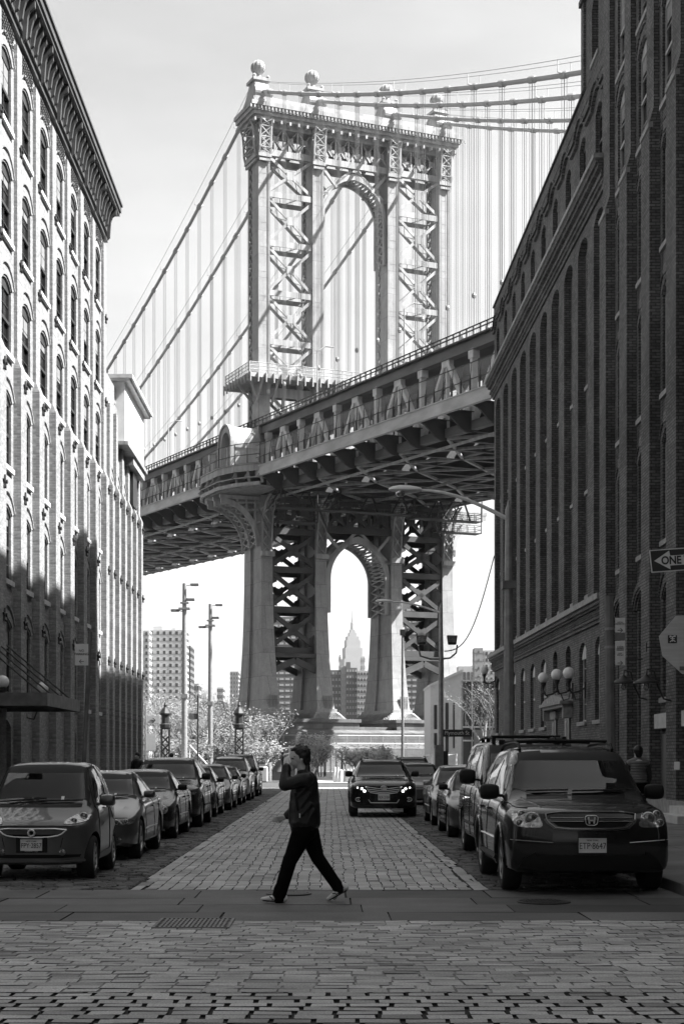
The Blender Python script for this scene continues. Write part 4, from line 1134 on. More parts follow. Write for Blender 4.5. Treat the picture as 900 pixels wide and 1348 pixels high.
# ---------------------------------------------------------------- street furniture and wall fittings
def cobra(label, x, y, H, armx, armz, hw_, rad=(.13, .09), extra=None):
    r = empty('street_lamp', (x, y, .12), 0, label, 'street lamp')
    MB().tube([(0,0,0),(0,0,H*.5),(0,0,H)], [rad[0]+.02, rad[0], rad[1]], 8).lathe([(rad[0]+.1,0),(rad[0]+.09,.35),(rad[0]+.02,.45)], (0,0,0), 8).lathe([(rad[1],H),(rad[1]*.5,H+.12),(.02,H+.25)],(0,0,0),8).build('pole', M['galv'], r)
    P = [(armx*t, 0, H-.25+(armz)*math.sin(t*math.pi/2)) for t in (0,.15,.3,.45,.6,.75,.9,1)]
    MB().tube(P, [.055,.052,.048,.045,.042,.04,.036,.034], 8).build('arm', M['lamp_paint'], r, smooth=True)
    ex, ez = P[-1][0], P[-1][2]; s = -1 if armx < 0 else 1
    mb = MB(); rings = []
    for (t, a, b) in ((0,.05,.05),(.12,.09,.08),(.3,.13,.11),(.55,.16,.12),(.75,.13,.09),(.85,.05,.04)):
        rings.append([(ex+s*t*hw_, a*math.cos(2*math.pi*i/12), ez+.02+b*math.sin(2*math.pi*i/12)*(1 if math.sin(2*math.pi*i/12) > 0 else .5)) for i in range(12)])
    o = len(mb.v)
    for q in rings: mb.v += q
    for i in range(len(rings)-1):
        for j in range(12): mb.f.append([o+i*12+j, o+i*12+(j+1)%12, o+(i+1)*12+(j+1)%12, o+(i+1)*12+j]); mb.m.append(0)
    mb.f.append([o+j for j in range(12)]); mb.f.append([o+60+j for j in range(12)]); mb.m += [0,0]
    hd_ = mb.build('lamp_head', M['lamp_paint'], r, smooth=True)
    MB().lathe([(.11,0),(.12,-.06),(.08,-.13),(.001,-.15)], (ex+s*.55*hw_, 0, ez-.02), 14).build('lens', M['lens'], hd_, smooth=True)
    MB().lathe([(.035,0),(.035,.08),(.001,.1)], (ex+s*.4*hw_, 0, ez+.12), 8).build('photocell', M['galv'], hd_)
    return r
a = cobra('tall street lamp whose arm reaches over the street in front of the right factory', 4.62, 41.3, 7.95, -2.25, .75, 1.0)
MB().box(-.17,.17,-.17,.17,5.9,6.1).build('pole_clamp', M['galv_dark'], a)
b = cobra('street lamp with twin floodlights and a street name sign at the corner', 5.42, 78.0, 8.9, -2.35, .55, 1.0, (.12,.09))
MB().tube([(-1.1*1,0,7.0),(-1.0,0,6.55),(-.5,0,6.4),(0,0,6.4),(.45,0,6.45),(.75,0,6.7),(.8,0,7.1)], .045, 7).build('floodlight_bracket', M['galv_dark'], b)
for sx in (-.95, .55):
    f = MB(); f.taper((sx-.2,sx+.2,-.12,.12,7.1),(sx-.26,sx+.26,-.2,.2,7.55)); o = f.build('floodlight', M['iron'], b, bevel=.03); o.rotation_euler = (0,.0,0)
    MB().box(sx-.18,sx+.18,-.235,-.2,7.2,7.5).build('glass', M['lens'], o)
MB().box(.02,1.52,-.03,.03,2.6,2.95).build('street_name_sign', M['plate_ink'], b)
text3('Plymouth St', .27, (.78,-.04,2.78), M['plate'], 'sign_lettering', b, sx=.92)
MB().box(-.3,.12,-.25,.2,.9,2.2).build('signal_box', M['galv_dark'], b); MB().box(.1,.35,-.12,.12,.9,1.9).build('conduit_box', M['iron'], b)
c_ = empty('floodlight_pole', (4.33, 95, 0), 0, 'slim plain pole with a small floodlight in front of the stone pedestal', 'lamp post')
MB().tube([(0,0,0),(0,0,9.3)], [.1,.07], 8).build('pole', M['galv_dark'], c_)
MB().box(-.16,.16,-.1,.1,9.0,9.35).build('lamp_head', M['iron'], c_)
# tall park light masts on the left
for (x, y, H, rx, lab) in (((243-434)/2100*118, 118, 1.6+232/2100*118, 1, 'taller of two light masts left of the bridge tower'), ((277-434)/2100*138, 138, 1.6+205/2100*138, 1, 'shorter of two light masts left of the bridge tower')):
    m_ = empty('light_mast', (x, y, 0), 0, lab, 'light mast', 'light masts of the park')
    MB().tube([(0,0,0),(0,0,H*.45),(0,0,H)], [.24,.2,.15], 10).build('pole', M['galv'], m_, smooth=True)
    MB().box(-.42,.42,-.3,.3,H-1.95,H-1.8).box(-.3,.3,-.25,.25,H-1.5,H-1.38).build('collar', M['galv'], m_)
    for (lx, lz, sg) in ((.75,H-.1,1),(-.7,H-2.0,-1),(.45,H-1.2,1)):
        MB().box(lx-.3,lx+.3,-.22,.22,lz-.09,lz+.09).tube([(0,0,lz-.1),(lx*.7,0,lz)], .04, 6).build('lamp_head', M['galv_dark'], m_, bevel=.03)
    MB().box(-.25,.25,-.25,.25,H*.42,H*.44).build('band', M['galv'], m_)
# ornate lattice gate posts topped with dark lanterns
def gatepost(px, y, lab):
    g = empty('lantern_post', ((px-434)/2100*y, y, 0), 0, lab, 'lantern post', 'lantern posts at the park entrance')
    h = 1.6+(1000-960)/2100*y; mb = MB(); w = .24
    for sx in (-1,1):
        for sy in (-1,1): mb.box(sx*w-.035, sx*w+.035, sy*w-.035, sy*w+.035, 0, h)
    z = .1; k = 0
    while z < h-.5:
        for (p, q) in (((-w,-w),(w,-w)),((w,-w),(w,w)),((w,w),(-w,w)),((-w,w),(-w,-w))):
            mb.beam((p[0],p[1],z),(q[0],q[1],z+.5),.05,.05); mb.beam((q[0],q[1],z),(p[0],p[1],z+.5),.05,.05)
        z += .5
    mb.build('lattice_shaft', M['iron'], g)
    mb = MB()
    mb.lathe([(.26,h),(.36,h+.1),(.38,h+.3),(.26,h+.38),(.26,h+.85),(.36,h+.92),(.38,h+1.0),(.2,h+1.3),(.1,h+1.4),(.12,h+1.52),(.03,h+1.7),(.02,h+1.9)], (0,0,0), 8)
    mb.build('lantern_top', M['iron'], g)
gatepost(218, 100, 'left one of two dark lattice lantern posts'); gatepost(315, 100, 'right one of two dark lattice lantern posts, before the pale bush')
p_ = empty('sign_pole', ((260.5-434)/2100*95, 95, 0), 0, 'thin dark sign pole between the two lantern posts', 'sign pole')
MB().tube([(0,0,0),(0,0,1.6+84/2100*95)], .05, 6).build('pole', M['iron'], p_); MB().box(-.55,-.0,-.02,.02,4.0,4.35).build('sign_plate', M['galv_dark'], p_)
# left pavement: leaning parking sign, canopy, globe lamps, standpipe
p_ = empty('parking_sign', ((107-434)/2100*33.4, 33.4, .12), 0, 'leaning pole with a parking sign in front of the left warehouse', 'parking sign')
MB().tube([(0,0,0),(.19,0,4.15)], .045, 7).build('pole', M['galv_dark'], p_)
sg = MB().box(-.12,.16,-.06,-.045,3.45,3.9).build('sign_plate', M['plate'], p_); text3('NO\nPARKING', .07, (.02,-.064,3.72), M['plate_ink'], 'sign_lettering', sg); text3('\u2190', .14, (.02,-.064,3.53), M['plate_ink'], 'sign_arrow', sg)
cp = empty('canopy', (-9, 39.3, 3.05), 0, 'flat dark entrance canopy hung on rods from the left warehouse', 'canopy')
mb = MB(); mb.box(0.02,2.0,0,5.1,.0,.06); mb.box(0.02,2.03,-.04,0,-.12,.2); mb.box(0.02,2.03,5.1,5.14,-.12,.2); mb.box(2.0,2.05,0,5.1,-.12,.2)
for k in range(1,6): mb.box(.05,2.0,k*.85-.04,k*.85+.04,-.08,0)
mb.build('roof', M['galv_dark'], cp)
for yy in (.3, 1.9, 3.4, 4.9): MB().tube([(1.85,yy,.2),(.02,yy,1.75)], .025, 6).build('tie_rod', M['iron'], cp)
MB().box(.02,.08,1.0,4.0,-2.9,-.4).build('doorway_panel', M['iron'], cp)
def wall_globe(x, y, z, sx, lab, grp, r=.2):
    g = empty('globe_lamp', (x, y, z), 0, lab, 'wall lamp', grp)
    MB().lathe([(.001,-r)]+[(r*math.cos(R(a)), r*math.sin(R(a))) for a in range(-80,81,10)]+[(.001,r)], (0,0,0), 20).build('globe', M['lamp_white'], g, smooth=True)
    MB().lathe([(.11,-r-.08),(.12,-r+.02),(.06,-r-.16),(.03,-r-.3)], (0,0,0), 10).build('fitter', M['iron'], g)
    P = [(0,0,-r-.3),(sx*.1,0,-r-.5),(sx*.35,0,-r-.45),(sx*.6,0,-r-.3)]
    mb = MB().tube(P, .035, 7); mb.tube([(sx*.15,0,-r-.5),(sx*.25,0,-r-.75),(sx*.45,0,-r-.7),(sx*.5,0,-r-.45)], .025, 6); mb.box(sx*.55,sx*.62,-.08,.08,-r-.7,-r-.1); mb.lathe([(.05,-.35),(.09,-.3),(.05,-.2)],(0,0,-r-.1),8)
    mb.build('bracket', M['iron'], g, smooth=True)
    return g
wall_globe(-8.4, 41.0, 3.6, -1, 'white globe lamp on the left warehouse, cut by the photo edge', 'globe lamps of the left warehouse', .17)
wall_globe(-8.4, 46.7, 3.7, -1, 'white globe lamp showing above the flat canopy on the left', 'globe lamps of the left warehouse', .17)
GG = 'white globe lamps beside the factory doorway'
wall_globe(8.55, 64.0, 1.6+108/2100*64, 1, 'farthest of the three globe lamps by the factory doorway', GG, .215)
wall_globe(8.52, 60.0, 1.6+112/2100*60, 1, 'middle one of the three globe lamps by the factory doorway', GG, .215)
wall_globe(8.55, 57.2, 1.6+114/2100*57.2, 1, 'nearest of the three globe lamps by the factory doorway', GG, .215)
wall_globe(8.15, 84.3, 1.6+118/2100*84, 1, 'globe lamp at the far corner of the factory, seen against the trees', 'globe lamps at the corner', .22)
def goose(x, y, z, lab):
    g = empty('gooseneck_lamp', (x, y, z), 0, lab, 'wall lamp', 'gooseneck lamps of the near warehouse')
    MB().lathe([(.34,-.02),(.33,.02),(.12,.12),(.05,.2)], (0,0,0), 18).build('shade', M['iron'], g, smooth=True)
    MB().lathe([(.07,0),(.08,-.14),(.04,-.2),(.001,-.21)], (0,0,0), 10).build('bulb', M['lens'], g, smooth=True)
    MB().tube([(0,0,.2),(.02,0,.35),(.2,0,.3),(.3,0,-.1),(.45,0,-.42),(.75,0,-.5)], .025, 7).box(.72,.78,-.07,.07,-.62,-.38).build('arm', M['iron'], g, smooth=True)
goose(8.2, 44.6, 3.75, 'gooseneck wall lamp beside the farther warehouse door'); goose(8.2, 41.4, 3.6, 'gooseneck wall lamp beside the nearer warehouse door')
for (y, z) in ((45.2, 4.45), (41.9, 4.55)):
    tag(MB().tube([(9.0,y,z),(8.3,y,z)], .02, 5).box(8.28,8.31,y-.03,y+.03,z-.12,z+.12).build('flag_bracket', M['iron']), 'thin iron flag bracket on the near warehouse wall above a gooseneck lamp', 'bracket', 'flag brackets of the near warehouse')
# right pavement: regulation signs on a pole
y0 = 24.4; x0 = (803.5-434)/2100*y0
p_ = empty('regulation_sign', (x0, y0, .12), 0, 'steel pole with stacked white regulation signs behind the near black off-road car', 'sign post')
MB().tube([(0,0,0),(-.03,0,1.5+(1000-786)/2100*y0)], .07, 8).build('pole', M['galv_dark'], p_)
zt = lambda py: 1.6+(1000-py)/2100*y0-.12
for (a_, b_, tx, ar) in ((814, 833, 'HOTEL\nLOADING ONLY', 1), (844, 876, '3 HOUR\nMETERED\nPARKING\n\n8AM\n7PM SAT', 1)):
    s_ = MB().box(.05,.20,-.085,-.07,zt(b_),zt(a_)).build('sign_plate', M['plate'], p_)
    text3(tx, .026, (.125,-.088,(zt(a_)+zt(b_))/2+.03), M['plate_ink'], 'sign_lettering', s_)
    text3('\u2192', .11, (.125,-.088,zt(b_)+.03), M['plate_ink'], 'sign_arrow', s_)
MB().box(.05,.20,-.085,-.07,zt(843),zt(834)).build('sign_plate', M['galv_dark'], p_)
MB().box(-.075,-.03,-.05,.0,zt(877),zt(812)).build('sign_edge', M['galv'], p_)
for py in (828, 852): MB().lathe([(.078,-.02),(.078,.02)], (-.02,0,zt(py)), 10).build('strap', M['galv'], p_)
# one-way and stop signs on a post just outside the frame
y0 = 15.2; K = 2100/y0; xp = (913-434)/K
p_ = empty('traffic_sign_post', (xp, y0, 0), 0, 'post at the right edge with a one-way sign above the back of a stop sign', 'traffic signs')
MB().tube([(0,0,0),(0,0,1.6+335/K)], .035, 8).build('pole', M['galv'], p_)
def Pz(px, py): return ((px-913)/K, 1.6+(1000-py)/K)
A_ = [Pz(852.5,725.5), Pz(930,719.5), Pz(934,749), Pz(855.5,755)]
s_ = MB().prism(A_, XZ, -.06, -.045).build('one_way_sign', M['plate'], p_)
c0x = sum(q[0] for q in A_)/4; c0z = sum(q[1] for q in A_)/4
MB().prism([(c0x+(q[0]-c0x)*.975, c0z+(q[1]-c0z)*.91) for q in A_], XZ, -.063, -.0601).build('black_field', M['plate_ink'], s_)
ar = [Pz(858.5,739.5), Pz(878,726), Pz(879.5,732.5), Pz(926,729.5), Pz(927,742.5), Pz(879.5,745.5), Pz(880,750.5)]
MB().prism(ar, XZ, -.066, -.0631).build('white_arrow', M['plate'], s_)
t_ = text3('ONE WAY', .105, (Pz(899,738.3)[0],-.0675,Pz(899,738.3)[1]), M['plate_ink'], 'sign_lettering', s_, sx=.86, rot=(math.pi/2, R(-2.5), 0), ext=.001, bold=.003)
t_.location = (Pz(897,738.3)[0], -.0675, Pz(897,738.3)[1]); 
pts = [Pz(868,837), Pz(890.5,810), Pz(926,808), Pz(950,832), Pz(952,865), Pz(929,886), Pz(899,887), Pz(872.5,863)]
s_ = MB().prism(pts, XZ, .04, .055).build('stop_sign_back', mat('brushed_sign_back', .5, .5, .12, 3, stretch=(1,1,14)), p_)
q = Pz(885.5,841); st_ = MB().box(q[0]-.043,q[0]+.043,.036,.0399,q[1]-.038,q[1]+.038).build('sticker', M['plate_ink'], s_)
mb = MB()
for (ax, az, bx, bz, w_) in ((-.03,.02,.03,.026,.008),(0,.02,0,-.022,.01),(0,-.005,-.025,-.028,.008),(0,-.005,.028,-.024,.008),(-.02,.006,.022,.004,.007),(-.028,.03,-.012,.03,.008),(.01,.032,.03,.032,.006)):
    mb.beam((q[0]+ax,.034,q[1]+az),(q[0]+bx,.034,q[1]+bz),w_,.003,(0,1,0))
mb.build('sticker_mark', M['plate'], st_)
MB().box(Pz(895,0)[0],Pz(925,0)[0],.03,.04,Pz(0,882)[1],Pz(0,877)[1]).build('bracket', M['galv_dark'], s_)
MB().box(-.03,.05,-.045,-.03,Pz(0,785)[1],Pz(0,765)[1]).build('clamp', M['galv'], p_)
# small house number plaque, awning and steps on the near warehouse
tag(MB().box(8.64,8.66,39.5,40.1,1.35,1.55).build('wall_plaque', M['stone_trim']), 'small pale plaque fixed low on a pilaster of the near right warehouse', 'plaque')
st_ = empty('door_steps', (8.4, 37.5, .13), 0, 'pale stone steps at the foot of the near right warehouse', 'steps')
MB().box(-.5,.2,-1.2,1.2,0,.18).build('step', M['stone_trim'], st_); MB().box(-.2,.2,-1.1,1.1,.18,.36).build('step', M['stone_trim'], st_)
# wires
tag(MB().tube([((650-434)/2100*82+ (9.0-3.0-(650-434)/2100*82)*0 , 82, 1.6+268/2100*82)]+[((lambda t: ((650-434)/2100*82*(1-t)+5.6*t, 82-4*t, (1.6+268/2100*82)*(1-t)+6.9*t-1.5*math.sin(math.pi*t)))(k/14)) for k in range(1,15)], .03, 5).build('hanging_wire', M['iron']), 'black wire sagging from the factory corner to the floodlight pole', 'wire')
# ---------------------------------------------------------------- vehicles. Local: x across, y back from the front bumper, z up (front faces -y)
def pchip(xs, ys, x):
    n = len(xs)
    if x <= xs[0]: return ys[0]
    if x >= xs[-1]: return ys[-1]
    h = [xs[i+1]-xs[i] for i in range(n-1)]; d = [(ys[i+1]-ys[i])/h[i] for i in range(n-1)]
    m = [0]*n; m[0] = d[0]; m[-1] = d[-1]
    for i in range(1, n-1):
        if d[i-1]*d[i] <= 0: m[i] = 0
        else:
            w1 = 2*h[i]+h[i-1]; w2 = h[i]+2*h[i-1]; m[i] = (w1+w2)/(w1/d[i-1]+w2/d[i])
    for i in range(n-1):
        if x <= xs[i+1]:
            t = (x-xs[i])/h[i]; t2 = t*t; t3 = t2*t
            return (2*t3-3*t2+1)*ys[i]+(t3-2*t2+t)*h[i]*m[i]+(-2*t3+3*t2)*ys[i+1]+(t3-t2)*h[i]*m[i+1]

def round_poly(p, n=2):
    for _ in range(n):
        q = []
        for i in range(len(p)):
            a, b = p[i], p[(i+1) % len(p)]
            q += [(a[0]*.82+b[0]*.18, a[1]*.82+b[1]*.18), (a[0]*.18+b[0]*.82, a[1]*.18+b[1]*.82)]
        p = q
    return p

class Car:
    def __init__(s, label, group, x, y, st, L, W, paint, cat='car', name='parked_car', bow=.22, rbow=.12, nose=None, yaw=0, wheel_r=.32, wy=(.85, 3.5), spokes=5, ref_w=None, clad=None, well=.055):
        s.root = empty(name, (x, y, 0), yaw, label, cat, group)
        s.L, s.W, s.paint = L, W, paint
        ys = [a[0] for a in st]; cols = list(zip(*st)); hw = W/2
        def at(y): return [pchip(ys, cols[k], y) for k in range(1, 6)]   # w, zb, zs, zt, wr
        yy = [0, .02, .05, .09, .14, .2, .28, .37]; y_ = .47
        while y_ < L-.4: yy.append(y_); y_ += .085
        yy += [L-.36, L-.28, L-.2, L-.13, L-.08, L-.04, L-.015, L]
        rings = []
        for y in yy:
            w, zb, zs, zt, wr = at(y); g = max(0, min(1, (zt-zs)/.35)); H = zs-zb
            r = [(0, zb), (w*.6, zb), (w*.9, zb+.01), (w*.965, zb+.05), (w*.985, zb+.12*H), (w*.997, zb+.3*H), (w*1.0, zb+.5*H), (w*.992, zb+.68*H), (w*.985, zb+.80*H), (w*.972, zb+.9*H), (w*.945, zs-.018), (w*.915, zs)]
            top = zt-(.02+.05*g)
            a = r[-1]; b_ = (wr, max(top, zs+.002))
            for t in (.2, .4, .6, .8):
                bul = .028*g*math.sin(math.pi*t)
                r.append((a[0]+(b_[0]-a[0])*t+bul, a[1]+(b_[1]-a[1])*t))
            r += [b_, (wr*.93, b_[1]+(zt-b_[1])*.45), (wr*.8, b_[1]+(zt-b_[1])*.75), (wr*.5, b_[1]+(zt-b_[1])*.94), (0, zt)]
            rings.append(r)
        n = len(rings[0])
        def D(x, y, z):
            k = max(0, 1-y/1.5); ax = abs(x)/hw
            dy = bow*(ax**2.4)*k*k
            if nose: dy += nose(z)*max(0, 1-y/.5)
            k2 = max(0, 1-(L-y)/1.2); dy -= rbow*(ax**2.4)*k2*k2
            return (x, y+dy, z)
        mb = MB(); full = []
        for y, r in zip(yy, rings):
            ring = [D(px, y, pz) for px, pz in r] + [D(-px, y, pz) for px, pz in r[-2:0:-1]]
            full.append(ring)
        m = len(full[0]); mb.v = [v for ring in full for v in ring]
        for i in range(len(full)-1):
            for j in range(m): mb.f.append([i*m+j, i*m+(j+1)%m, (i+1)*m+(j+1)%m, (i+1)*m+j])
        for (y, r, sgn) in ((yy[0], rings[0], 1), (yy[-1], rings[-1], -1)):      # end caps
            fr = [1, .9, .78, .6, .4, .2, 0, -.2, -.4, -.6, -.78, -.9, -1]
            o = len(mb.v)
            for (px, pz) in r: mb.v += [D(px*f_, y, pz) for f_ in fr]
            for i in range(n-1):
                for j in range(len(fr)-1): mb.f.append([o+i*13+j, o+i*13+j+1, o+(i+1)*13+j+1, o+(i+1)*13+j])
        me = bpy.data.meshes.new('body'); me.from_pydata(mb.v, [], mb.f)
        bm = bmesh.new(); bm.from_mesh(me); bmesh.ops.remove_doubles(bm, verts=bm.verts, dist=.0008)
        bmesh.ops.dissolve_degenerate(bm, edges=bm.edges, dist=.0005)
        bmesh.ops.recalc_face_normals(bm, faces=bm.faces)
        s.bvh = BVHTree.FromBMesh(bm); bm.to_mesh(me); bm.free()
        # wheel wells
        cut = MB()
        for wyy in wy:
            for sx in (-1, 1):
                cut.lathe([(wheel_r+well, sx*(hw-.30)), (wheel_r+well, sx*(hw+.2))], (0, wyy, wheel_r), 36, 'x')
        co_ = cut.build('cutter', M['black_trim'])
        me.materials.append(paint); me.materials.append(M['black_trim'])
        s.body = bpy.data.objects.new('body', me); C.objects.link(s.body)
        md = s.body.modifiers.new('cut', 'BOOLEAN'); md.object = co_; md.operation = 'DIFFERENCE'; md.solver = 'EXACT'
        dg = bpy.context.evaluated_depsgraph_get()
        me2 = bpy.data.meshes.new_from_object(s.body.evaluated_get(dg)); s.body.modifiers.clear(); s.body.data = me2
        bpy.data.objects.remove(co_)
        for p in me2.polygons:
            c = p.center; p.use_smooth = True
            d = min(math.hypot(c[1]-wyy, c[2]-wheel_r) for wyy in wy)
            inside = d < wheel_r+well+.004 and abs(c[0]) > hw-.31
            p.material_index = 1 if (inside and (abs(p.normal[0]) < .3 or abs(c[0]) < hw-.28)) else 0
        try: me2.set_sharp_from_angle(angle=R(38))
        except Exception: pass
        s.body.parent = s.root
        # wheels
        s.wr = wheel_r
        wh = s.make_wheel(wheel_r, spokes); s.wheel = wh
        first = True
        for wyy in wy:
            for sx in (1, -1):
                o = wh if first else clone_tree(wh); first = False
                o.parent = s.root; o.location = (sx*(hw-.02), wyy, wheel_r); o.rotation_euler = (rnd.uniform(0, 6), 0, 0 if sx > 0 else math.pi)
                if sx < 0: o.rotation_euler = (0, 0, math.pi)
    def cabin(s, ws, sides, y0, y1, z0, zr, hwi, rear=None, seats=((1.9, 2),), yw=None, sill=1.0):
        cut = MB(); cut.box(-hwi, hwi, y0, y1, z0, sill); hr = hwi*.80
        cut.add([(-hwi,y0+.02,sill-.001),(hwi,y0+.02,sill-.001),(hwi,y1-.02,sill-.001),(-hwi,y1-.02,sill-.001),(-hr,y0+(yw or .75),zr),(hr,y0+(yw or .75),zr),(hr,y1-.35,zr),(-hr,y1-.35,zr)], [(0,3,2,1),(4,5,6,7),(0,1,5,4),(1,2,6,5),(2,3,7,6),(3,0,4,7)])
        def sh(p, k=.012):
            cx = sum(q[0] for q in p)/len(p); cz = sum(q[1] for q in p)/len(p)
            return [(q[0]-(k if q[0] > cx else -k), q[1]-(k if q[1] > cz else -k)) for q in round_poly(p, 1)]
        objs = [cut.build('cutter', M['black_trim'])]
        objs.append(MB().prism(sh(ws), XZ, -.3, y0+1.0).build('cutter', M['black_trim']))
        for q in sides: objs.append(MB().prism(sh(q), YZ, -2, 2).build('cutter', M['black_trim']))
        if rear: objs.append(MB().prism(sh(rear), XZ, y1-.6, s.L+1).build('cutter', M['black_trim']))
        for o in objs:
            md = s.body.modifiers.new('cut', 'BOOLEAN'); md.object = o; md.operation = 'DIFFERENCE'; md.solver = 'EXACT'
        old = s.body.data; dg = bpy.context.evaluated_depsgraph_get()
        me = bpy.data.meshes.new_from_object(s.body.evaluated_get(dg)); s.body.modifiers.clear(); s.body.data = me
        for o in objs: bpy.data.objects.remove(o)
        for p in me.polygons:
            c = p.center
            if p.material_index == 0 and y0-.01 < c[1] < y1+.01 and z0-.01 < c[2] < zr+.01 and abs(c[0]) < hwi+.005:
                w_ = hwi if c[2] < sill else hwi-(hwi-hr)*(c[2]-sill)/(zr-sill)
                if abs(c[0]) < w_+.006: p.material_index = 1
        try: me.set_sharp_from_angle(angle=R(38))
        except Exception: pass
        # dashboard, wheel and seats
        d = MB(); d.taper((-hwi+.01, hwi-.01, y0+.03, y0+.45, sill-.42), (-hwi+.03, hwi-.03, y0+.05, y0+.36, sill-.03)); d.build('dashboard', M['dash'], s.root, bevel=.04)
        xs = hwi*.48; yd = y0+.52
        MB().tube([(xs+.18*math.cos(2*math.pi*i/20), yd+.07*math.sin(2*math.pi*i/20), sill-.02+.17*math.sin(2*math.pi*i/20)) for i in range(21)], .014, 6, cap=False).beam((xs-.17, yd, sill-.03), (xs+.17, yd, sill-.03), .03, .04).tube([(xs, yd, sill-.03), (xs, y0+.3, sill-.15)], .03, 6).build('steering_wheel', M['black_trim'], s.root)
        for (ys_, n) in seats:
            for sx in ((-1, 1) if n == 2 else (-1, 0, 1)):
                x_ = sx*xs if n == 2 else sx*hwi*.62; w_ = .23 if n == 2 else hwi*.3
                m_ = MB(); m_.taper((x_-w_, x_+w_, ys_-.5, ys_, sill-.62), (x_-w_, x_+w_, ys_-.5, ys_, sill-.42)); m_.taper((x_-w_, x_+w_, ys_-.06, ys_+.1, sill-.42), (x_-w_*.85, x_+w_*.85, ys_+.08, ys_+.2, sill+.2)); m_.box(x_-.12, x_+.12, ys_+.12, ys_+.2, sill+.24, min(zr-.08, sill+.4)); m_.box(x_-.05, x_+.05, ys_+.14, ys_+.17, sill+.18, sill+.25)
                m_.build('seat', M['seat'], s.root, bevel=.035)
        MB().box(-.12, .12, y0+.62 if yw is None else y0+yw*.8, y0+.64 if yw is None else y0+yw*.8+.02, zr-.16, zr-.1).build('rear_view_mirror', M['black_trim'], s.root)
    def make_wheel(s, r, spokes):
        mb = MB(); rr = r*.66
        mb.lathe([(rr, -.19), (rr-.005, -.03), (rr*.99, -.008), (rr*.93, -.004), (rr*.9, -.03), (rr*.86, -.10), (rr*.5, -.12), (.001, -.12)], (0, 0, 0), 28, 'x')
        mb.lathe([(.07, -.05), (.065, -.02), (.04, -.012), (.001, -.012)], (0, 0, 0), 14, 'x')
        for k in range(spokes):
            a = 2*math.pi*k/spokes
            for da in ((-.09, .09) if spokes <= 6 else (0,)):
                mb.beam((-.035, .05*math.cos(a+da*3), .05*math.sin(a+da*3)), (-.022, rr*.94*math.cos(a+da), rr*.94*math.sin(a+da)), .034 if spokes <= 6 else .03, .03, (1, 0, 0))
        rim = mb.build('wheel', M['rim'], None, smooth=True)
        MB().lathe([(rr*.9, -.115), (.001, -.115)], (0, 0, 0), 24, 'x').build('brake_shadow_plate', M['black_trim'], rim)
        t = MB(); t.lathe([(rr, -.215), (r*.9, -.225), (r*.985, -.2), (r, -.165), (r, -.06), (r*.985, -.02), (r*.92, 0), (r*.8, .005), (rr+.01, -.006), (rr, -.02)], (0, 0, 0), 36, 'x')
        t.build('tyre', M['rubber'], rim, smooth=True)
        return rim
    # project shapes onto the bodywork
    def hit(s, axis, a, b):
        if axis == 'f': o, d = (a, -3, b), (0, 1, 0)
        elif axis == 'b': o, d = (a, s.L+3, b), (0, -1, 0)
        elif axis == 'r': o, d = (5, a, b), (-1, 0, 0)
        elif axis == 'l': o, d = (-5, a, b), (1, 0, 0)
        else: o, d = (a, b, 5), (0, 0, -1)
        h = s.bvh.ray_cast(Vector(o), Vector(d))
        return h
    def patch(s, axis, poly, m, name, off=.006, res=.05, rnd_=2, parent=None, smooth=True, thick=.012):
        if rnd_: poly = round_poly(poly, rnd_)
        bm = bmesh.new()
        vs = [bm.verts.new((p[0], p[1], 0)) for p in poly]; bm.faces.new(vs)
        us = [p[0] for p in poly]; ws = [p[1] for p in poly]
        for (c, lo_, hi) in ((0, min(us), max(us)), (1, min(ws), max(ws))):
            n = int((hi-lo_)/res)
            for i in range(1, n+1):
                v = lo_+(hi-lo_)*i/(n+1); co = (v, 0, 0) if c == 0 else (0, v, 0); no = (1, 0, 0) if c == 0 else (0, 1, 0)
                bmesh.ops.bisect_plane(bm, geom=bm.verts[:]+bm.edges[:]+bm.faces[:], plane_co=co, plane_no=no, dist=1e-5)
        for v in bm.verts:
            h = s.hit(axis, v.co.x, v.co.y)
            if h[0] is None:
                h = s.hit(axis, v.co.x*.97, v.co.y)
                if h[0] is None: v.tag = True; continue
            v.co = h[0]+h[1]*off
        bad = [v for v in bm.verts if v.tag]
        if bad: bmesh.ops.delete(bm, geom=bad, context='VERTS')
        if not bm.faces: bm.free(); return None
        bmesh.ops.recalc_face_normals(bm, faces=bm.faces)
        # orient outward
        f = bm.faces[0]; d = {'f': (0, -1, 0), 'b': (0, 1, 0), 'r': (1, 0, 0), 'l': (-1, 0, 0), 't': (0, 0, 1)}[axis]
        if sum(f_.normal.dot(Vector(d)) for f_ in bm.faces) < 0: bmesh.ops.reverse_faces(bm, faces=bm.faces)
        if thick:
            e = bmesh.ops.extrude_face_region(bm, geom=bm.edges[:]+bm.verts[:]+[]) if False else None
            be = [e_ for e_ in bm.edges if e_.is_boundary]
            r_ = bmesh.ops.extrude_edge_only(bm, edges=be)
            for v in r_['geom']:
                if isinstance(v, bmesh.types.BMVert): v.co -= Vector(d)*thick
        me = bpy.data.meshes.new(name); bm.to_mesh(me); bm.free(); me.materials.append(m)
        if smooth: me.polygons.foreach_set('use_smooth', [True]*len(me.polygons)); me.set_sharp_from_angle(angle=R(35))
        o = bpy.data.objects.new(name, me); C.objects.link(o); o.parent = parent or s.root
        return o
    def both(s, poly, m, name, **k):
        s.patch('r', poly, m, name, **k); s.patch('l', poly, m, name, **k)
    def fboth(s, poly, m, name, **k):
        a = s.patch('f', poly, m, name, **k); b = s.patch('f', [(-p[0], p[1]) for p in poly], m, name, **k); return a, b
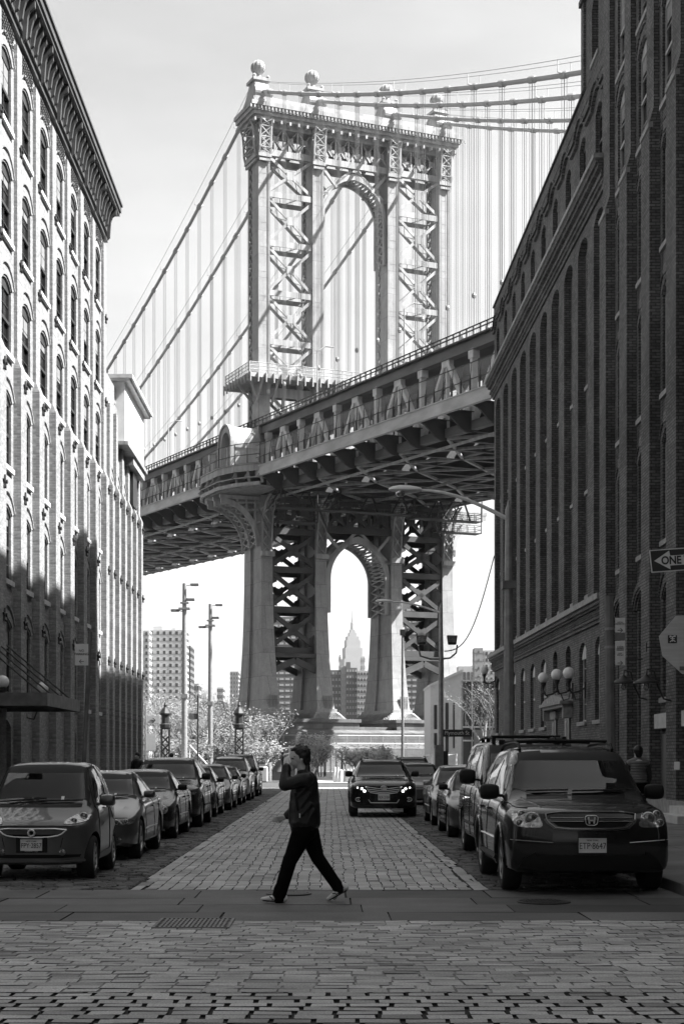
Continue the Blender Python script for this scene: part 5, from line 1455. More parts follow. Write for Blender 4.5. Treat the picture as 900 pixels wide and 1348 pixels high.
    def line(s, axis, pts, m, name, w=.01, off=.002, parent=None):
        """thin line (panel gap, moulding) following the bodywork"""
        mb = MB(); P = []
        for (a, b) in zip(pts, pts[1:]):
            n = max(1, int(math.hypot(b[0]-a[0], b[1]-a[1])/.05))
            for i in range(n+1):
                h = s.hit(axis, a[0]+(b[0]-a[0])*i/n, a[1]+(b[1]-a[1])*i/n)
                if h[0] is not None: P.append(h[0]+h[1]*off)
        if len(P) > 1: mb.tube(P, w/2, 5); return mb.build(name, m, parent or s.root)
    def outline(s, poly, m, name, w=.02, off=.01, rn=1):
        p = round_poly(poly, rn) if rn else poly
        return s.line('f', p+[p[0]], m, name, w=w, off=off)
    def lines2(s, pts, m, name, **k): s.line('r', pts, m, name, **k); s.line('l', pts, m, name, **k)
    def mirrors(s, y, z, m, w=.24, h=.17, out=.12):
        for sx in (-1, 1):
            h_ = s.hit('r' if sx > 0 else 'l', y, z); x0 = h_[0].x if h_[0] is not None else sx*s.W*.46
            mb = MB(); o = len(mb.v); rings = []
            for (t, k, dy) in ((0, .55, 0), (.08, .85, 0), (.5, 1, 0), (.9, .92, 0), (1, .6, 0)):
                xx = x0+sx*(.045+out*0+w*t)
                rings.append([(xx, y-.09*k+.02, z+.02-h*.45*k), (xx, y-.115*k+.02, z+.02), (xx, y-.09*k+.02, z+.02+h*.5*k), (xx, y+.03, z+.02+h*.55*k), (xx, y+.06, z+.02+h*.4*k), (xx, y+.06, z+.02-h*.4*k), (xx, y+.03, z+.02-h*.5*k)])
            for r in rings: mb.v += r
            for i in range(len(rings)-1):
                for j in range(7): mb.f.append([o+i*7+j, o+i*7+(j+1)%7, o+(i+1)*7+(j+1)%7, o+(i+1)*7+j]); mb.m.append(0)
            mb.f.append([o+j for j in range(7)]); mb.f.append([o+28+j for j in range(7)]); mb.m += [0, 0]
            mb.beam((x0-sx*.06, y, z-.03), (x0+sx*.12, y, z-.02), .07, .05)
            ob = mb.build('door_mirror', m, s.root, smooth=True)
            sb = ob.modifiers.new('s', 'SUBSURF'); sb.levels = 1; sb.render_levels = 1
    def plate(s, txt, z, w=.31, h=.16, y=None, small=None, x=0, frame=None):
        hh = s.hit('f', x, z); yy = (hh[0].y if hh[0] is not None else 0)-.02 if y is None else y
        p = MB().box(x-w/2, x+w/2, yy-.006, yy+.02, z-h/2, z+h/2).build('number_plate', M['plate'], s.root, bevel=.003)
        fr = MB()
        for (a, b, c, d) in ((x-w/2-.008, x+w/2+.008, z+h/2-.004, z+h/2+.008), (x-w/2-.008, x+w/2+.008, z-h/2-.008, z-h/2+.004), (x-w/2-.008, x-w/2+.002, z-h/2, z+h/2), (x+w/2-.002, x+w/2+.008, z-h/2, z+h/2)):
            fr.box(a, b, yy-.012, yy+.0, c, d)
        fr.build('plate_frame', frame or M['chrome'], p)
        t = text3(txt, .105 if w > .28 else .09, (x, yy-.008, z-.008), M['plate_ink'], 'plate_number', p, sx=.78 if len(txt) > 7 else .85)
        if small: text3(small, .026, (x, yy-.008, z+h/2-.018), M['plate_ink'], 'plate_caption', p)
        return p

def paint(name, v, flake=0.0, rough=.28, metal=.0):
    m = mat(name, v, rough, .06, 1.5, metal, coat=.55 if v < .03 else .8, spec=.25 if v < .03 else .5); return m
P_smart = paint('dark_silver_paint', .085, metal=.5, rough=.38)
P_black = paint('black_paint', .012, rough=.25); P_silver = paint('silver_paint', .30, metal=.6, rough=.35)
P_grey = paint('grey_paint', .07, metal=.4, rough=.35); P_white = paint('pale_paint', .45, rough=.3); P_dark = paint('dark_green_black_paint', .02, rough=.25)

def headlamp(c, poly, bowls, on=False):
    for sx in (1, -1):
        pl = [(sx*p[0], p[1]) for p in poly]
        o = c.patch('f', pl, M['lens'], 'headlight', off=.008, res=.03, rnd_=2)
        c.patch('f', [(sx*(p[0]), p[1]) for p in poly], M['black_trim'], 'headlight_surround', off=.003, rnd_=1, thick=.02) if False else None
        for (bx, bz, br) in bowls:
            h = c.hit('f', sx*bx, bz)
            if h[0] is None: continue
            y = h[0].y-.012
            MB().lathe([(br, .03), (br, 0), (br*.88, -.006), (br*.8, .004)], (sx*bx, y, bz), 20, 'y').build('reflector_ring', M['chrome'], o or c.root, smooth=True)
            MB().lathe([(br*.85, .006), (br*.75, -.004), (br*.4, -.010), (.001, -.012)], (sx*bx, y, bz), 20, 'y').build('bulb_lens', M['lamp_on'] if on else M['lens_dark'], o or c.root, smooth=True)

def cabin(c, yw, zf, zr, hw, yr, seats=True):
    """dark interior seen through the glass is part of the glass tint; wipers sit outside"""
    pass
def wipers(c, pts):
    for (a, b) in pts:
        P = []
        for i in range(9):
            h = c.hit('f', a[0]+(b[0]-a[0])*i/8, a[1]+(b[1]-a[1])*i/8)
            if h[0] is not None: P.append(h[0]+h[1]*.03)
        if len(P) > 2: MB().tube(P, .011, 5).build('wiper', M['black_trim'], c.root)
def sticker(c, x, z, w, h):
    c.patch('f', [(x-w/2, z-h/2), (x+w/2, z-h/2), (x+w/2, z+h/2), (x-w/2, z+h/2)], M['plate'], 'windscreen_sticker', off=.012, rnd_=0, thick=.002)

G_L = 'vehicles parked in the left lane'; G_R = 'vehicles parked in the right lane'
GL = M['glass_car'] = glassmat('windscreen', .012, .015, .5)

# ---- two-seat microcar nearest on the left
Z = lambda y, w, zb, zs, zt, wr: (y, w, zb, zs, zt, wr)
st = [Z(0,.64,.24,.70,.735,.54), Z(.06,.70,.21,.735,.775,.56), Z(.25,.745,.20,.79,.84,.56), Z(.55,.775,.19,.90,.965,.60), Z(.66,.78,.19,.93,1.02,.62), Z(.9,.78,.19,.97,1.27,.60), Z(1.12,.78,.19,.98,1.47,.565), Z(1.3,.78,.19,.99,1.55,.56), Z(1.7,.78,.19,1.0,1.575,.565), Z(2.2,.78,.20,1.0,1.55,.56), Z(2.5,.775,.24,.98,1.47,.54), Z(2.64,.74,.28,.95,1.3,.50), Z(2.695,.70,.32,.92,1.05,.46)]
c = Car('small dark silver two-seat microcar, first in the left row, cut by the photo edge', G_L, -3.92, 21.0, st, 2.695, 1.56, P_smart, bow=.30, rbow=.12, wheel_r=.29, wy=(.56, 2.37), spokes=9)
c.patch('f', [(-.60,.99),(.60,.99),(.51,1.47),(.40,1.505),(-.40,1.505),(-.51,1.47)], M['carglass'], 'windscreen', off=.004, rnd_=1, thick=0)
c.cabin([(-.60,.99),(.60,.99),(.51,1.47),(.40,1.505),(-.40,1.505),(-.51,1.47)], [[(.86,1.01),(1.75,1.03),(1.72,1.36),(1.6,1.45),(1.28,1.44)]], .74, 2.3, .45, 1.50, .66, rear=[(-.42,1.05),(.42,1.05),(.36,1.36),(-.36,1.36)], seats=((1.65,2),), sill=.99)
c.patch('f', [(-.66,.955),(.66,.955),(.62,1.0),(-.62,1.0)], M['black_trim'], 'scuttle', off=.004, rnd_=0)
headlamp(c, [(.40,.735),(.66,.765),(.715,.83),(.70,.915),(.60,.90),(.42,.80)], [(.615,.84,.055),(.52,.785,.045)])
c.patch('f', [(-.46,.69),(.46,.69),(.36,.60),(.2,.575),(-.2,.575),(-.36,.60)], M['dark_gloss'], 'grille_back', off=.006, rnd_=1)
c.outline([(-.46,.69),(.46,.69),(.36,.60),(.2,.575),(-.2,.575),(-.36,.60)], M['chrome'], 'grille_surround', w=.022, off=.012)
c.patch('f', [(-.425,.677),(.425,.677),(.34,.613),(.19,.592),(-.19,.592),(-.34,.613)], M['dark_gloss'], 'grille', off=.012, rnd_=1)
h = c.hit('f', 0, .635); mb = MB(); mb.lathe([(.052, .01), (.052, -.012), (.046, -.018), (.03, -.018), (.026, -.01), (.026, .01)], (0, h[0].y-.015, .635), 24, 'y'); mb.build('badge', M['chrome'], c.root, smooth=True)
c.patch('f', [(-.6,.30),(.6,.30),(.64,.37),(.56,.44),(-.56,.44),(-.64,.37)], M['dark_gloss'], 'lower_grille', off=.005, rnd_=1)
for sx in (-1, 1):
    h = c.hit('f', sx*.40, .375); MB().lathe([(.045, .02), (.045, -.004), (.03, -.01), (.001, -.012)], (sx*.40, h[0].y-.012, .375), 16, 'y').build('fog_lamp', M['lens_dark'], c.root)
c.line('f', [(-.66,.27),(-.4,.25),(.4,.25),(.66,.27)], P_smart, 'splitter', w=.035, off=.01)
mb = MB().box(-.20, .20, .0, .04, .38, .57); 
h = c.hit('f', 0, .47); MB().box(-.205, .205, h[0].y-.012, h[0].y+.05, .375, .575).build('plate_holder', M['black_trim'], c.root, bevel=.006)
c.plate('FPY\u00b72857', .475, .27, .135, y=h[0].y-.02, small='NEW YORK')
text3('MANHATTAN', .028, (0, h[0].y-.016, .392), M['plate'], 'frame_lettering', c.root)
c.both([(.86,1.01),(1.75,1.03),(1.72,1.36),(1.6,1.45),(1.28,1.44)], M['carglass_side'], 'side_window', off=.004, rnd_=1, thick=0)
c.both([(1.85,1.05),(2.3,1.07),(2.2,1.35),(1.85,1.42)], M['carglass_dark'], 'quarter_window', off=.006, rnd_=1)
c.lines2([(.86,.32),(.82,.97),(1.25,1.49),(1.68,1.50),(1.82,1.0),(1.8,.35),(.86,.32)], M['black_trim'], 'door_seam', w=.012)
c.lines2([(.8,.95),(1.0,1.25),(1.25,1.475),(1.7,1.53)], M['black_trim'], 'roof_seam', w=.02)
c.lines2([(1.85,.98),(2.2,.75),(2.6,.7)], M['black_trim'], 'panel_seam', w=.01)
c.line('f', [(-.62,.72),(-.3,.715),(.3,.715),(.62,.72)], M['black_trim'], 'bonnet_seam', w=.01)
c.line('f', [(.40,.57),(.37,.44)], M['black_trim'], 'panel_seam', w=.01); c.line('f', [(-.40,.57),(-.37,.44)], M['black_trim'], 'panel_seam', w=.01)
MB().box(.77,.80,1.5,1.64,.93,.96).build('door_handle', P_smart, c.root, bevel=.01)
c.mirrors(.98, 1.02, P_smart, w=.22, h=.17)
wipers(c, [((-.55,1.01),(.08,1.055)), ((.0,1.02),(.56,1.03))]); sticker(c, .33, 1.07, .12, .05); sticker(c, -.02, 1.43, .09, .035)
for sx in (-1, 1):
    arc_ = [(sx*0, 0)]

# ---- generic sedan
def sedan(label, grp, x, y, pt, kind='plain', L=4.6, W=1.78, H=1.44, dark=False, name='parked_car'):
    hw = W/2; k = H/1.44
    st = [Z(0,hw*.80,.24,.60,.63,hw*.7), Z(.08,hw*.9,.21,.64,.69,hw*.72), Z(.35,hw*.97,.20,.70,.77,hw*.74), Z(.9,hw,.19,.80,.87,hw*.76), Z(1.28,hw,.19,.86,.95,hw*.78), Z(1.5,hw,.19,.885,1.03*k,hw*.77), Z(1.9,hw,.19,.90,1.30*k,hw*.68), Z(2.2,hw,.19,.91,1.41*k,hw*.635), Z(2.6,hw,.19,.92,H,hw*.64), Z(3.1,hw,.19,.93,1.40*k,hw*.63), Z(3.6,hw,.20,.94,1.20*k,hw*.64), Z(3.95,hw,.22,.95,1.03,hw*.7), Z(4.4,hw*.96,.26,.93,.99,hw*.72), Z(L,hw*.84,.32,.85,.9,hw*.68)]
    c = Car(label, grp, x, y, st, L, W, pt, bow=.26, wheel_r=.32, wy=(.86, 3.55), spokes=5 if kind != 'plain' else 7, name=name)
    c.patch('f', [(-hw*.76,.965*k),(hw*.76,.965*k),(hw*.64,1.30*k),(hw*.56,1.375*k),(-hw*.56,1.375*k),(-hw*.64,1.30*k)], M['carglass'], 'windscreen', off=.004, rnd_=1, thick=0)
    c.both([(1.62,.96),(2.62,.97),(2.58,1.335*k),(2.15,1.31*k)], M['carglass_side'], 'side_window', off=.004, rnd_=1, thick=0)
    c.both([(2.70,.97),(3.52,1.0),(3.2,1.27*k),(2.66,1.335*k)], M['carglass_side'], 'side_window', off=.004, rnd_=1, thick=0)
    c.cabin([(-hw*.76,.965*k),(hw*.76,.965*k),(hw*.64,1.30*k),(hw*.56,1.375*k),(-hw*.56,1.375*k),(-hw*.64,1.30*k)], [[(1.62,.96),(2.62,.97),(2.58,1.335*k),(2.15,1.31*k)], [(2.70,.97),(3.52,1.0),(3.2,1.27*k),(2.66,1.335*k)]], 1.42, 3.7, .4, H-.07, hw*.80, rear=[(-hw*.6,1.04*k),(hw*.6,1.04*k),(hw*.48,1.28*k),(-hw*.48,1.28*k)], seats=((2.45,2),(3.3,3)), sill=.93)
    c.lines2([(1.40,.3),(1.38,.9)], M['black_trim'], 'door_seam'); c.lines2([(2.64,.3),(2.66,1.38*k)], M['black_trim'], 'door_seam'); c.lines2([(3.5,.95),(3.4,.7),(3.1,.35)], M['black_trim'], 'door_seam')
    c.lines2([(1.3,.47),(3.0,.47)], M['chrome'] if kind in ('round', 'wide') else M['black_trim'], 'side_moulding', w=.03)
    c.lines2([(1.5,.935),(3.6,.955)], M['chrome'], 'window_trim', w=.016, off=.004)
    for yy in (2.35, 3.3):
        for sx in (-1, 1): MB().box(sx*(hw-.02), sx*(hw+.015), yy, yy+.16, .80, .83).build('door_handle', pt, c.root, bevel=.008)
    c.mirrors(1.75, 1.0, pt if kind == 'wide' else M['black_trim'], w=.2, h=.14)
    c.line('f', [(-hw*.8,.67),(0,.68),(hw*.8,.67)], M['black_trim'], 'bonnet_seam')
    if kind == 'wide':
        headlamp(c, [(.42,.56),(.80,.57),(.83,.66),(.74,.685),(.42,.665)], [(.56,.615,.04),(.70,.62,.04)])
        c.patch('f', [(-.34,.50),(.34,.50),(.40,.66),(-.40,.66)], M['dark_gloss'], 'grille', off=.006, rnd_=1)
    elif kind == 'round':
        for (bx, br) in ((.44, .07), (.66, .085)):
            for sx in (-1, 1):
                h = c.hit('f', sx*bx, .60)
                if h[0] is None: continue
                o = MB().lathe([(br, .06), (br, -.01), (br*.86, -.02), (br*.8, -.008)], (sx*bx, h[0].y, .60), 22, 'y').build('headlight', M['chrome'], c.root, smooth=True)
                MB().lathe([(br*.84, -.006), (br*.5, -.02), (.001, -.026)], (sx*bx, h[0].y, .60), 22, 'y').build('lens', M['lens'], o, smooth=True)
        c.patch('f', [(-.24,.50),(.24,.50),(.28,.62),(-.28,.62)], M['dark_gloss'], 'grille', off=.006, rnd_=1)
    else:
        headlamp(c, [(.44,.54),(.78,.57),(.82,.65),(.70,.67),(.46,.62)], [(.62,.61,.045)])
        c.patch('f', [(-.38,.52),(.38,.52),(.42,.62),(-.42,.62)], M['dark_gloss'], 'grille', off=.006, rnd_=1)
        c.line('f', [(-.36,.575),(.36,.575)], M['chrome'], 'grille_bar', w=.014, off=.012)
    c.patch('f', [(-.62,.27),(.62,.27),(.66,.37),(-.66,.37)], M['dark_gloss'], 'lower_grille', off=.006, rnd_=1)
    for sx in (-1, 1):
        h = c.hit('f', sx*.60, .33)
        if h[0] is not None: MB().lathe([(.045, .02), (.045, -.006), (.001, -.012)], (sx*.60, h[0].y-.012, .33), 14, 'y').build('fog_lamp', M['lens_dark'], c.root)
    wipers(c, [((-.55,.985*k),(.05,1.0*k)), ((.0,.985*k),(.58,1.0*k))])
    sticker(c, hw*.45, 1.02*k, .11, .05)
    c.patch('b', [(-hw*.7,1.0*k),(hw*.7,1.0*k),(hw*.55,1.33*k),(-hw*.55,1.33*k)], M['carglass_side'], 'rear_window', off=.004, rnd_=1, thick=0)
    c.fboth([(9,9),(9.1,9),(9.1,9.1)], M['black_trim'], 'x') if False else None
    return c
# ---- generic sport-utility / crossover
def suv(label, grp, x, y, pt, L=4.6, W=1.88, H=1.68, name='parked_car', rails=True, lamps=True, on=False, kind='plain'):
    hw = W/2; k = H/1.68
    st = [Z(0,hw*.84,.30,.84,.88,hw*.76), Z(.08,hw*.92,.26,.87,.93,hw*.77), Z(.35,hw*.97,.24,.93,1.0,hw*.78), Z(.85,hw,.24,.97,1.06,hw*.78), Z(1.15,hw,.24,1.01,1.12,hw*.79), Z(1.35,hw,.24,1.03,1.20*k,hw*.78), Z(1.8,hw,.24,1.05,1.50*k,hw*.69), Z(2.1,hw,.24,1.06,1.64*k,hw*.655), Z(2.6,hw,.24,1.07,H,hw*.66), Z(3.5,hw,.25,1.08,1.66*k,hw*.65), Z(4.0,hw*.99,.28,1.08,1.58*k,hw*.64), Z(4.35,hw*.96,.32,1.05,1.35*k,hw*.66), Z(L-.08,hw*.9,.35,.98,1.05,hw*.7), Z(L,hw*.84,.38,.9,.95,hw*.68)]
    c = Car(label, grp, x, y, st, L, W, pt, bow=.26, wheel_r=.36, wy=(.92, 3.62), spokes=5, name=name)
    c.patch('f', [(-hw*.77,1.11*k),(hw*.77,1.11*k),(hw*.66,1.50*k),(hw*.58,1.60*k),(-hw*.58,1.60*k),(-hw*.66,1.50*k)], M['carglass'], 'windscreen', off=.004, rnd_=1, thick=0)
    c.both([(1.55,1.12),(2.5,1.13),(2.48,1.55*k),(2.0,1.52*k)], M['carglass_side'], 'side_window', off=.004, rnd_=1, thick=0)
    c.both([(2.58,1.13),(3.4,1.14),(3.38,1.55*k),(2.56,1.55*k)], M['carglass_side'], 'side_window', off=.004, rnd_=1, thick=0)
    c.both([(3.48,1.15),(4.1,1.18),(3.95,1.48*k),(3.46,1.54*k)], M['carglass_dark'], 'quarter_window', off=.006, rnd_=1)
    c.cabin([(-hw*.77,1.11*k),(hw*.77,1.11*k),(hw*.66,1.50*k),(hw*.58,1.60*k),(-hw*.58,1.60*k),(-hw*.66,1.50*k)], [[(1.55,1.12),(2.5,1.13),(2.48,1.55*k),(2.0,1.52*k)], [(2.58,1.13),(3.4,1.14),(3.38,1.55*k),(2.56,1.55*k)]], 1.28, 4.1, .45, H-.08, hw*.80, rear=[(-hw*.5,1.2*k),(hw*.5,1.2*k),(hw*.45,1.5*k),(-hw*.45,1.5*k)], seats=((2.35,2),(3.2,3)), sill=1.08)
    c.lines2([(1.42,.35),(1.40,1.05)], M['black_trim'], 'door_seam'); c.lines2([(2.54,.35),(2.54,1.6*k)], M['black_trim'], 'door_seam'); c.lines2([(3.4,1.1),(3.35,.8),(3.15,.4)], M['black_trim'], 'door_seam')
    c.lines2([(1.35,.52),(3.15,.52)], M['black_trim'], 'side_moulding', w=.05)
    c.lines2([(1.4,1.085),(4.1,1.11)], M['chrome'], 'window_trim', w=.014, off=.004)
    for yy in (2.25, 3.15):
        for sx in (-1, 1): MB().box(sx*(hw-.02), sx*(hw+.015), yy, yy+.17, .93, .96).build('door_handle', pt, c.root, bevel=.008)
    c.mirrors(1.62, 1.17, M['black_trim'] if kind != 'wide' else pt, w=.22, h=.18)
    if rails:
        for sx in (-1, 1):
            P = [(sx*hw*.6, 2.15+.15*i, H*k*.0+(c.hit('t', sx*hw*.6, 2.15+.15*i)[0].z)+.055) for i in range(13)]
            P = [(P[0][0], P[0][1]-.05, P[0][2]-.06)]+P+[(P[-1][0], P[-1][1]+.05, P[-1][2]-.06)]
            MB().tube(P, .018, 6).build('roof_rail', M['black_trim'], c.root)
    if kind == 'chrome':     # wide chrome-barred face
        headlamp(c, [(.50,.80),(.60,.74),(.82,.80),(.88,.86),(.78,.875),(.55,.845)], [(.60,.80,.036),(.72,.825,.022)], on)
        if on:
            for sx in (-1, 1):
                h = c.hit('f', sx*.53, .72); MB().lathe([(.034, .02), (.034, -.01), (.001, -.02)], (sx*.53, h[0].y-.01, .73), 16, 'y').build('running_lamp', M['lamp_on'], c.root)
        c.patch('f', [(-.50,.86),(.50,.86),(.46,.74),(.34,.66),(-.34,.66),(-.46,.74)], M['dark_gloss'], 'grille', off=.006, rnd_=1)
        for (za, zb, ww) in ((.85,.80,.50), (.79,.75,.47), (.74,.70,.44), (.69,.655,.38)):
            c.line('f', [(-ww,za),(-.12,zb),(.12,zb),(ww,za)], M['chrome'], 'grille_bar', w=.02, off=.014)
        h = c.hit('f', 0, .81); y0 = h[0].y-.03
        for (rx, rz, zc) in ((.085, .058, .82), (.05, .024, .845), (.024, .052, .822)):
            MB().tube([(rx*math.cos(2*math.pi*i/20), y0, zc+rz*math.sin(2*math.pi*i/20)) for i in range(21)], .009, 5, cap=False).build('badge', M['chrome'], c.root)
        c.line('f', [(-.42,.50),(-.36,.41),(.36,.41),(.42,.50)], M['chrome'], 'bumper_trim', w=.022, off=.01)
        c.patch('f', [(-.38,.43),(.38,.43),(.42,.52),(-.42,.52)], M['dark_gloss'], 'lower_grille', off=.006, rnd_=1)
        for sx in (-1, 1):
            h = c.hit('f', sx*.70, .50)
            MB().tube([(sx*.70+.075*math.cos(2*math.pi*i/16), h[0].y-.02+abs(.075*math.cos(2*math.pi*i/16))*.1, .50+.055*math.sin(2*math.pi*i/16)) for i in range(17)], .009, 5, cap=False).build('fog_lamp_ring', M['chrome'], c.root)
            MB().lathe([(.035, .02), (.035, -.01), (.001, -.02)], (sx*.70, h[0].y-.01, .495), 14, 'y').build('fog_lamp', M['lens'], c.root)
    else:
        headlamp(c, [(.46,.76),(.80,.78),(.86,.88),(.74,.90),(.48,.86)], [(.66,.83,.055)], on)
        c.patch('f', [(-.38,.70),(.38,.70),(.43,.87),(-.43,.87)], M['dark_gloss'], 'grille', off=.006, rnd_=1)
        c.line('f', [(-.40,.79),(.40,.79)], M['chrome'], 'grille_bar', w=.02, off=.012)
        c.patch('f', [(-.66,.36),(.66,.36),(.70,.46),(-.70,.46)], M['dark_gloss'], 'lower_grille', off=.006, rnd_=1)
        for sx in (-1, 1):
            h = c.hit('f', sx*.66, .46)
            if h[0] is not None: MB().lathe([(.06, .02), (.06, -.006), (.045, -.014), (.001, -.012)], (sx*.66, h[0].y-.012, .50), 16, 'y').build('fog_lamp', M['lens'], c.root)
    wipers(c, [((-.6,1.125*k),(.05,1.14*k)), ((.0,1.125*k),(.62,1.14*k))])
    sticker(c, hw*.5, 1.16*k, .11, .05)
    return c

c = sedan('silver sedan with wide headlights parked behind the two-seat microcar', G_L, -3.93, 25.1, P_grey, 'wide', H=1.42)
c.plate('DKR\u00b74410', .42, .3, .15, small=None) if False else None
c = sedan('black sedan with four round headlights, third in the left row', G_L, -3.98, 31.7, P_black, 'round', L=4.65, H=1.40)
c = suv('dark crossover with big fog lamps, taller than the cars either side of it', G_L, -3.95, 37.1, P_dark, H=1.66, rails=False)
c = sedan('dark saloon just beyond the tall crossover in the left row', G_L, -4.02, 43.8, P_black, 'plain')
c = sedan('grey saloon in the middle of the left row, sixth from the front', G_L, -3.98, 49.8, P_grey, 'plain', H=1.46)
c = sedan('small black saloon directly in front of the pale crossover, left row', G_L, -3.98, 55.6, P_black, 'plain', L=4.3, H=1.38)
c = suv('pale crossover with roof rails near the far end of the left row', G_L, -4.0, 61.6, P_white, H=1.72)
c = suv('black boxy off-roader, last vehicle of the left row', G_L, -4.0, 68.6, P_black, H=1.84, kind='plain')

# ---- big dark off-road car nearest on the right
hw = .985
st = [Z(0,.89,.30,.91,.965,.82), Z(.06,.935,.26,.945,1.0,.83), Z(.25,.965,.25,.98,1.035,.83), Z(.6,.985,.25,1.01,1.075,.82), Z(1.0,.985,.25,1.035,1.12,.79), Z(1.22,.985,.25,1.06,1.19,.80), Z(1.55,.985,.25,1.075,1.45,.74), Z(1.85,.985,.25,1.085,1.67,.70), Z(2.1,.985,.25,1.09,1.745,.69), Z(2.6,.985,.25,1.10,1.78,.695), Z(3.6,.985,.26,1.10,1.77,.69), Z(4.3,.97,.30,1.10,1.70,.68), Z(4.62,.93,.34,1.06,1.45,.68), Z(4.74,.88,.38,1.0,1.05,.68), Z(4.78,.86,.42,.92,.95,.66)]
def nose(z): return .10*max(0, (z-.72)/.25)**1.5+.05*max(0, (.42-z)/.2)
c = Car('big black off-road car at the front of the right row, filling the lower right', G_R, 3.07, 18.72, st, 4.78, 1.97, P_black, bow=.17, rbow=.1, nose=nose, wheel_r=.365, wy=(.95, 3.65), spokes=5)
pil = c
c.patch('f', [(-.80,1.165),(.80,1.165),(.70,1.63),(.64,1.68),(-.64,1.68),(-.70,1.63)], M['carglass'], 'windscreen', off=.004, rnd_=1, thick=0)
c.cabin([(-.80,1.165),(.80,1.165),(.70,1.63),(.64,1.68),(-.64,1.68),(-.70,1.63)], [[(1.42,1.13),(2.5,1.15),(2.46,1.63),(1.83,1.59)], [(2.6,1.15),(3.45,1.16),(3.42,1.64),(2.56,1.63)]], 1.3, 4.4, .45, 1.69, .80, rear=[(-.5,1.2),(.5,1.2),(.45,1.55),(-.45,1.55)], seats=((2.4,2),(3.3,3)), sill=1.12)
c.patch('f', [(-.82,1.13),(.82,1.13),(.77,1.18),(-.77,1.18)], M['black_trim'], 'scuttle', off=.004, rnd_=0)
headlamp(c, [(.545,.795),(.84,.80),(.905,.86),(.90,.985),(.70,1.015),(.62,.98)], [(.69,.90,.085),(.80,.955,.045),(.83,.855,.045)])
c.patch('f', [(-.56,.985),(.56,.985),(.54,.86),(.42,.765),(-.42,.765),(-.54,.86)], P_grey, 'grille_surround', off=.012, rnd_=1)
c.outline([(-.53,.975),(.53,.975),(.51,.865),(.40,.782),(-.40,.782),(-.51,.865)], M['lens_dark'], 'grille_edge', w=.022, off=.014)
c.patch('f', [(-.49,.965),(.49,.965),(.47,.875),(.37,.80),(-.37,.80),(-.47,.875)], M['dark_gloss'], 'grille', off=.018, rnd_=1)
for z_ in (.905, .865): c.line('f', [(-.47,z_),(-.09,z_)], M['lens_dark'], 'grille_bar', w=.016, off=.022); c.line('f', [(.09,z_),(.47,z_)], M['lens_dark'], 'grille_bar', w=.016, off=.022)
h = c.hit('f', 0, .885); yb = h[0].y-.04
mb = MB()
for sx in (-1, 1):
    mb.beam((sx*.026, yb, .848), (sx*.036, yb, .926), .017, .02, (0,1,0))
mb.box(-.03, .03, yb-.01, yb+.01, .877, .892)
A = round_poly([(-.08,.945),(.08,.945),(.064,.828),(-.064,.828)], 2)
mb.tube([(p[0], yb, p[1]) for p in A]+[(A[0][0], yb, A[0][1])], .0055, 5, cap=False)
mb.build('badge', M['chrome'], c.root)
c.patch('f', [(-.93,.69),(.93,.69),(.93,.745),(-.93,.745)], P_black, 'bumper_lip', off=.03, rnd_=0, thick=.03)
c.patch('f', [(-.42,.58),(.42,.58),(.42,.665),(-.42,.665)], M['dark_gloss'], 'bumper_intake', off=.004, rnd_=1)
c.patch('f', [(-.86,.30),(.86,.30),(.78,.44),(.62,.53),(.48,.56),(-.48,.56),(-.62,.53),(-.78,.44)], M['black_trim'], 'lower_bumper', off=.02, rnd_=1)
c.patch('f', [(-.52,.49),(.52,.49),(.46,.55),(-.46,.55)], M['dark_gloss'], 'bumper_guard', off=.04, rnd_=1, thick=.03)
c.line('f', [(-.93,.655),(-.45,.625)], M['chrome'], 'bumper_crease', w=.008); c.line('f', [(.93,.655),(.45,.625)], M['chrome'], 'bumper_crease', w=.008)
c.plate('ETP\u00b78647', .595, .31, .155, y=c.hit('f', 0, .6)[0].y-.05, small='NEW YORK')
c.patch('f', [(-.80,1.02),(-.5,1.05),(.5,1.05),(.80,1.02),(.78,1.028),(.5,1.058),(-.5,1.058),(-.78,1.028)], M['black_trim'], 'bonnet_seam', off=.002, rnd_=0, thick=0)
c.lines2([(.35,1.02),(.8,1.045),(1.3,1.085)], M['black_trim'], 'bonnet_seam', w=.012)
for sx in (-1, 1): c.line('t', [(sx*.55,.35),(sx*.62,.7),(sx*.70,1.1)], P_black, 'bonnet_crease', w=.02, off=.0)
c.both([(1.42,1.13),(2.5,1.15),(2.46,1.63),(1.83,1.59)], M['carglass_side'], 'side_window', off=.004, rnd_=1, thick=0)
c.both([(2.6,1.15),(3.45,1.16),(3.42,1.64),(2.56,1.63)], M['carglass_side'], 'side_window', off=.004, rnd_=1, thick=0)
c.both([(3.55,1.17),(4.35,1.2),(4.2,1.6),(3.52,1.64)], M['carglass_dark'], 'quarter_window', off=.006, rnd_=1)
c.lines2([(1.45,.35),(1.4,1.08)], M['black_trim'], 'door_seam'); c.lines2([(2.55,.35),(2.53,1.6)], M['black_trim'], 'door_seam'); c.lines2([(3.5,1.1),(3.4,.8),(3.2,.4)], M['black_trim'], 'door_seam')
c.lines2([(1.4,1.10),(4.3,1.13)], M['chrome'], 'window_trim', w=.018, off=.004); c.lines2([(1.4,.62),(3.2,.62)], M['lens_dark'], 'side_moulding', w=.035)
c.lines2([(1.35,.38),(3.25,.38)], M['black_trim'], 'sill_cladding', w=.08)
for yy in (2.25, 3.2):
    for sx in (-1, 1): MB().box(sx*.965, sx*1.01, yy, yy+.18, .95, .985).build('door_handle', P_black, c.root, bevel=.01)
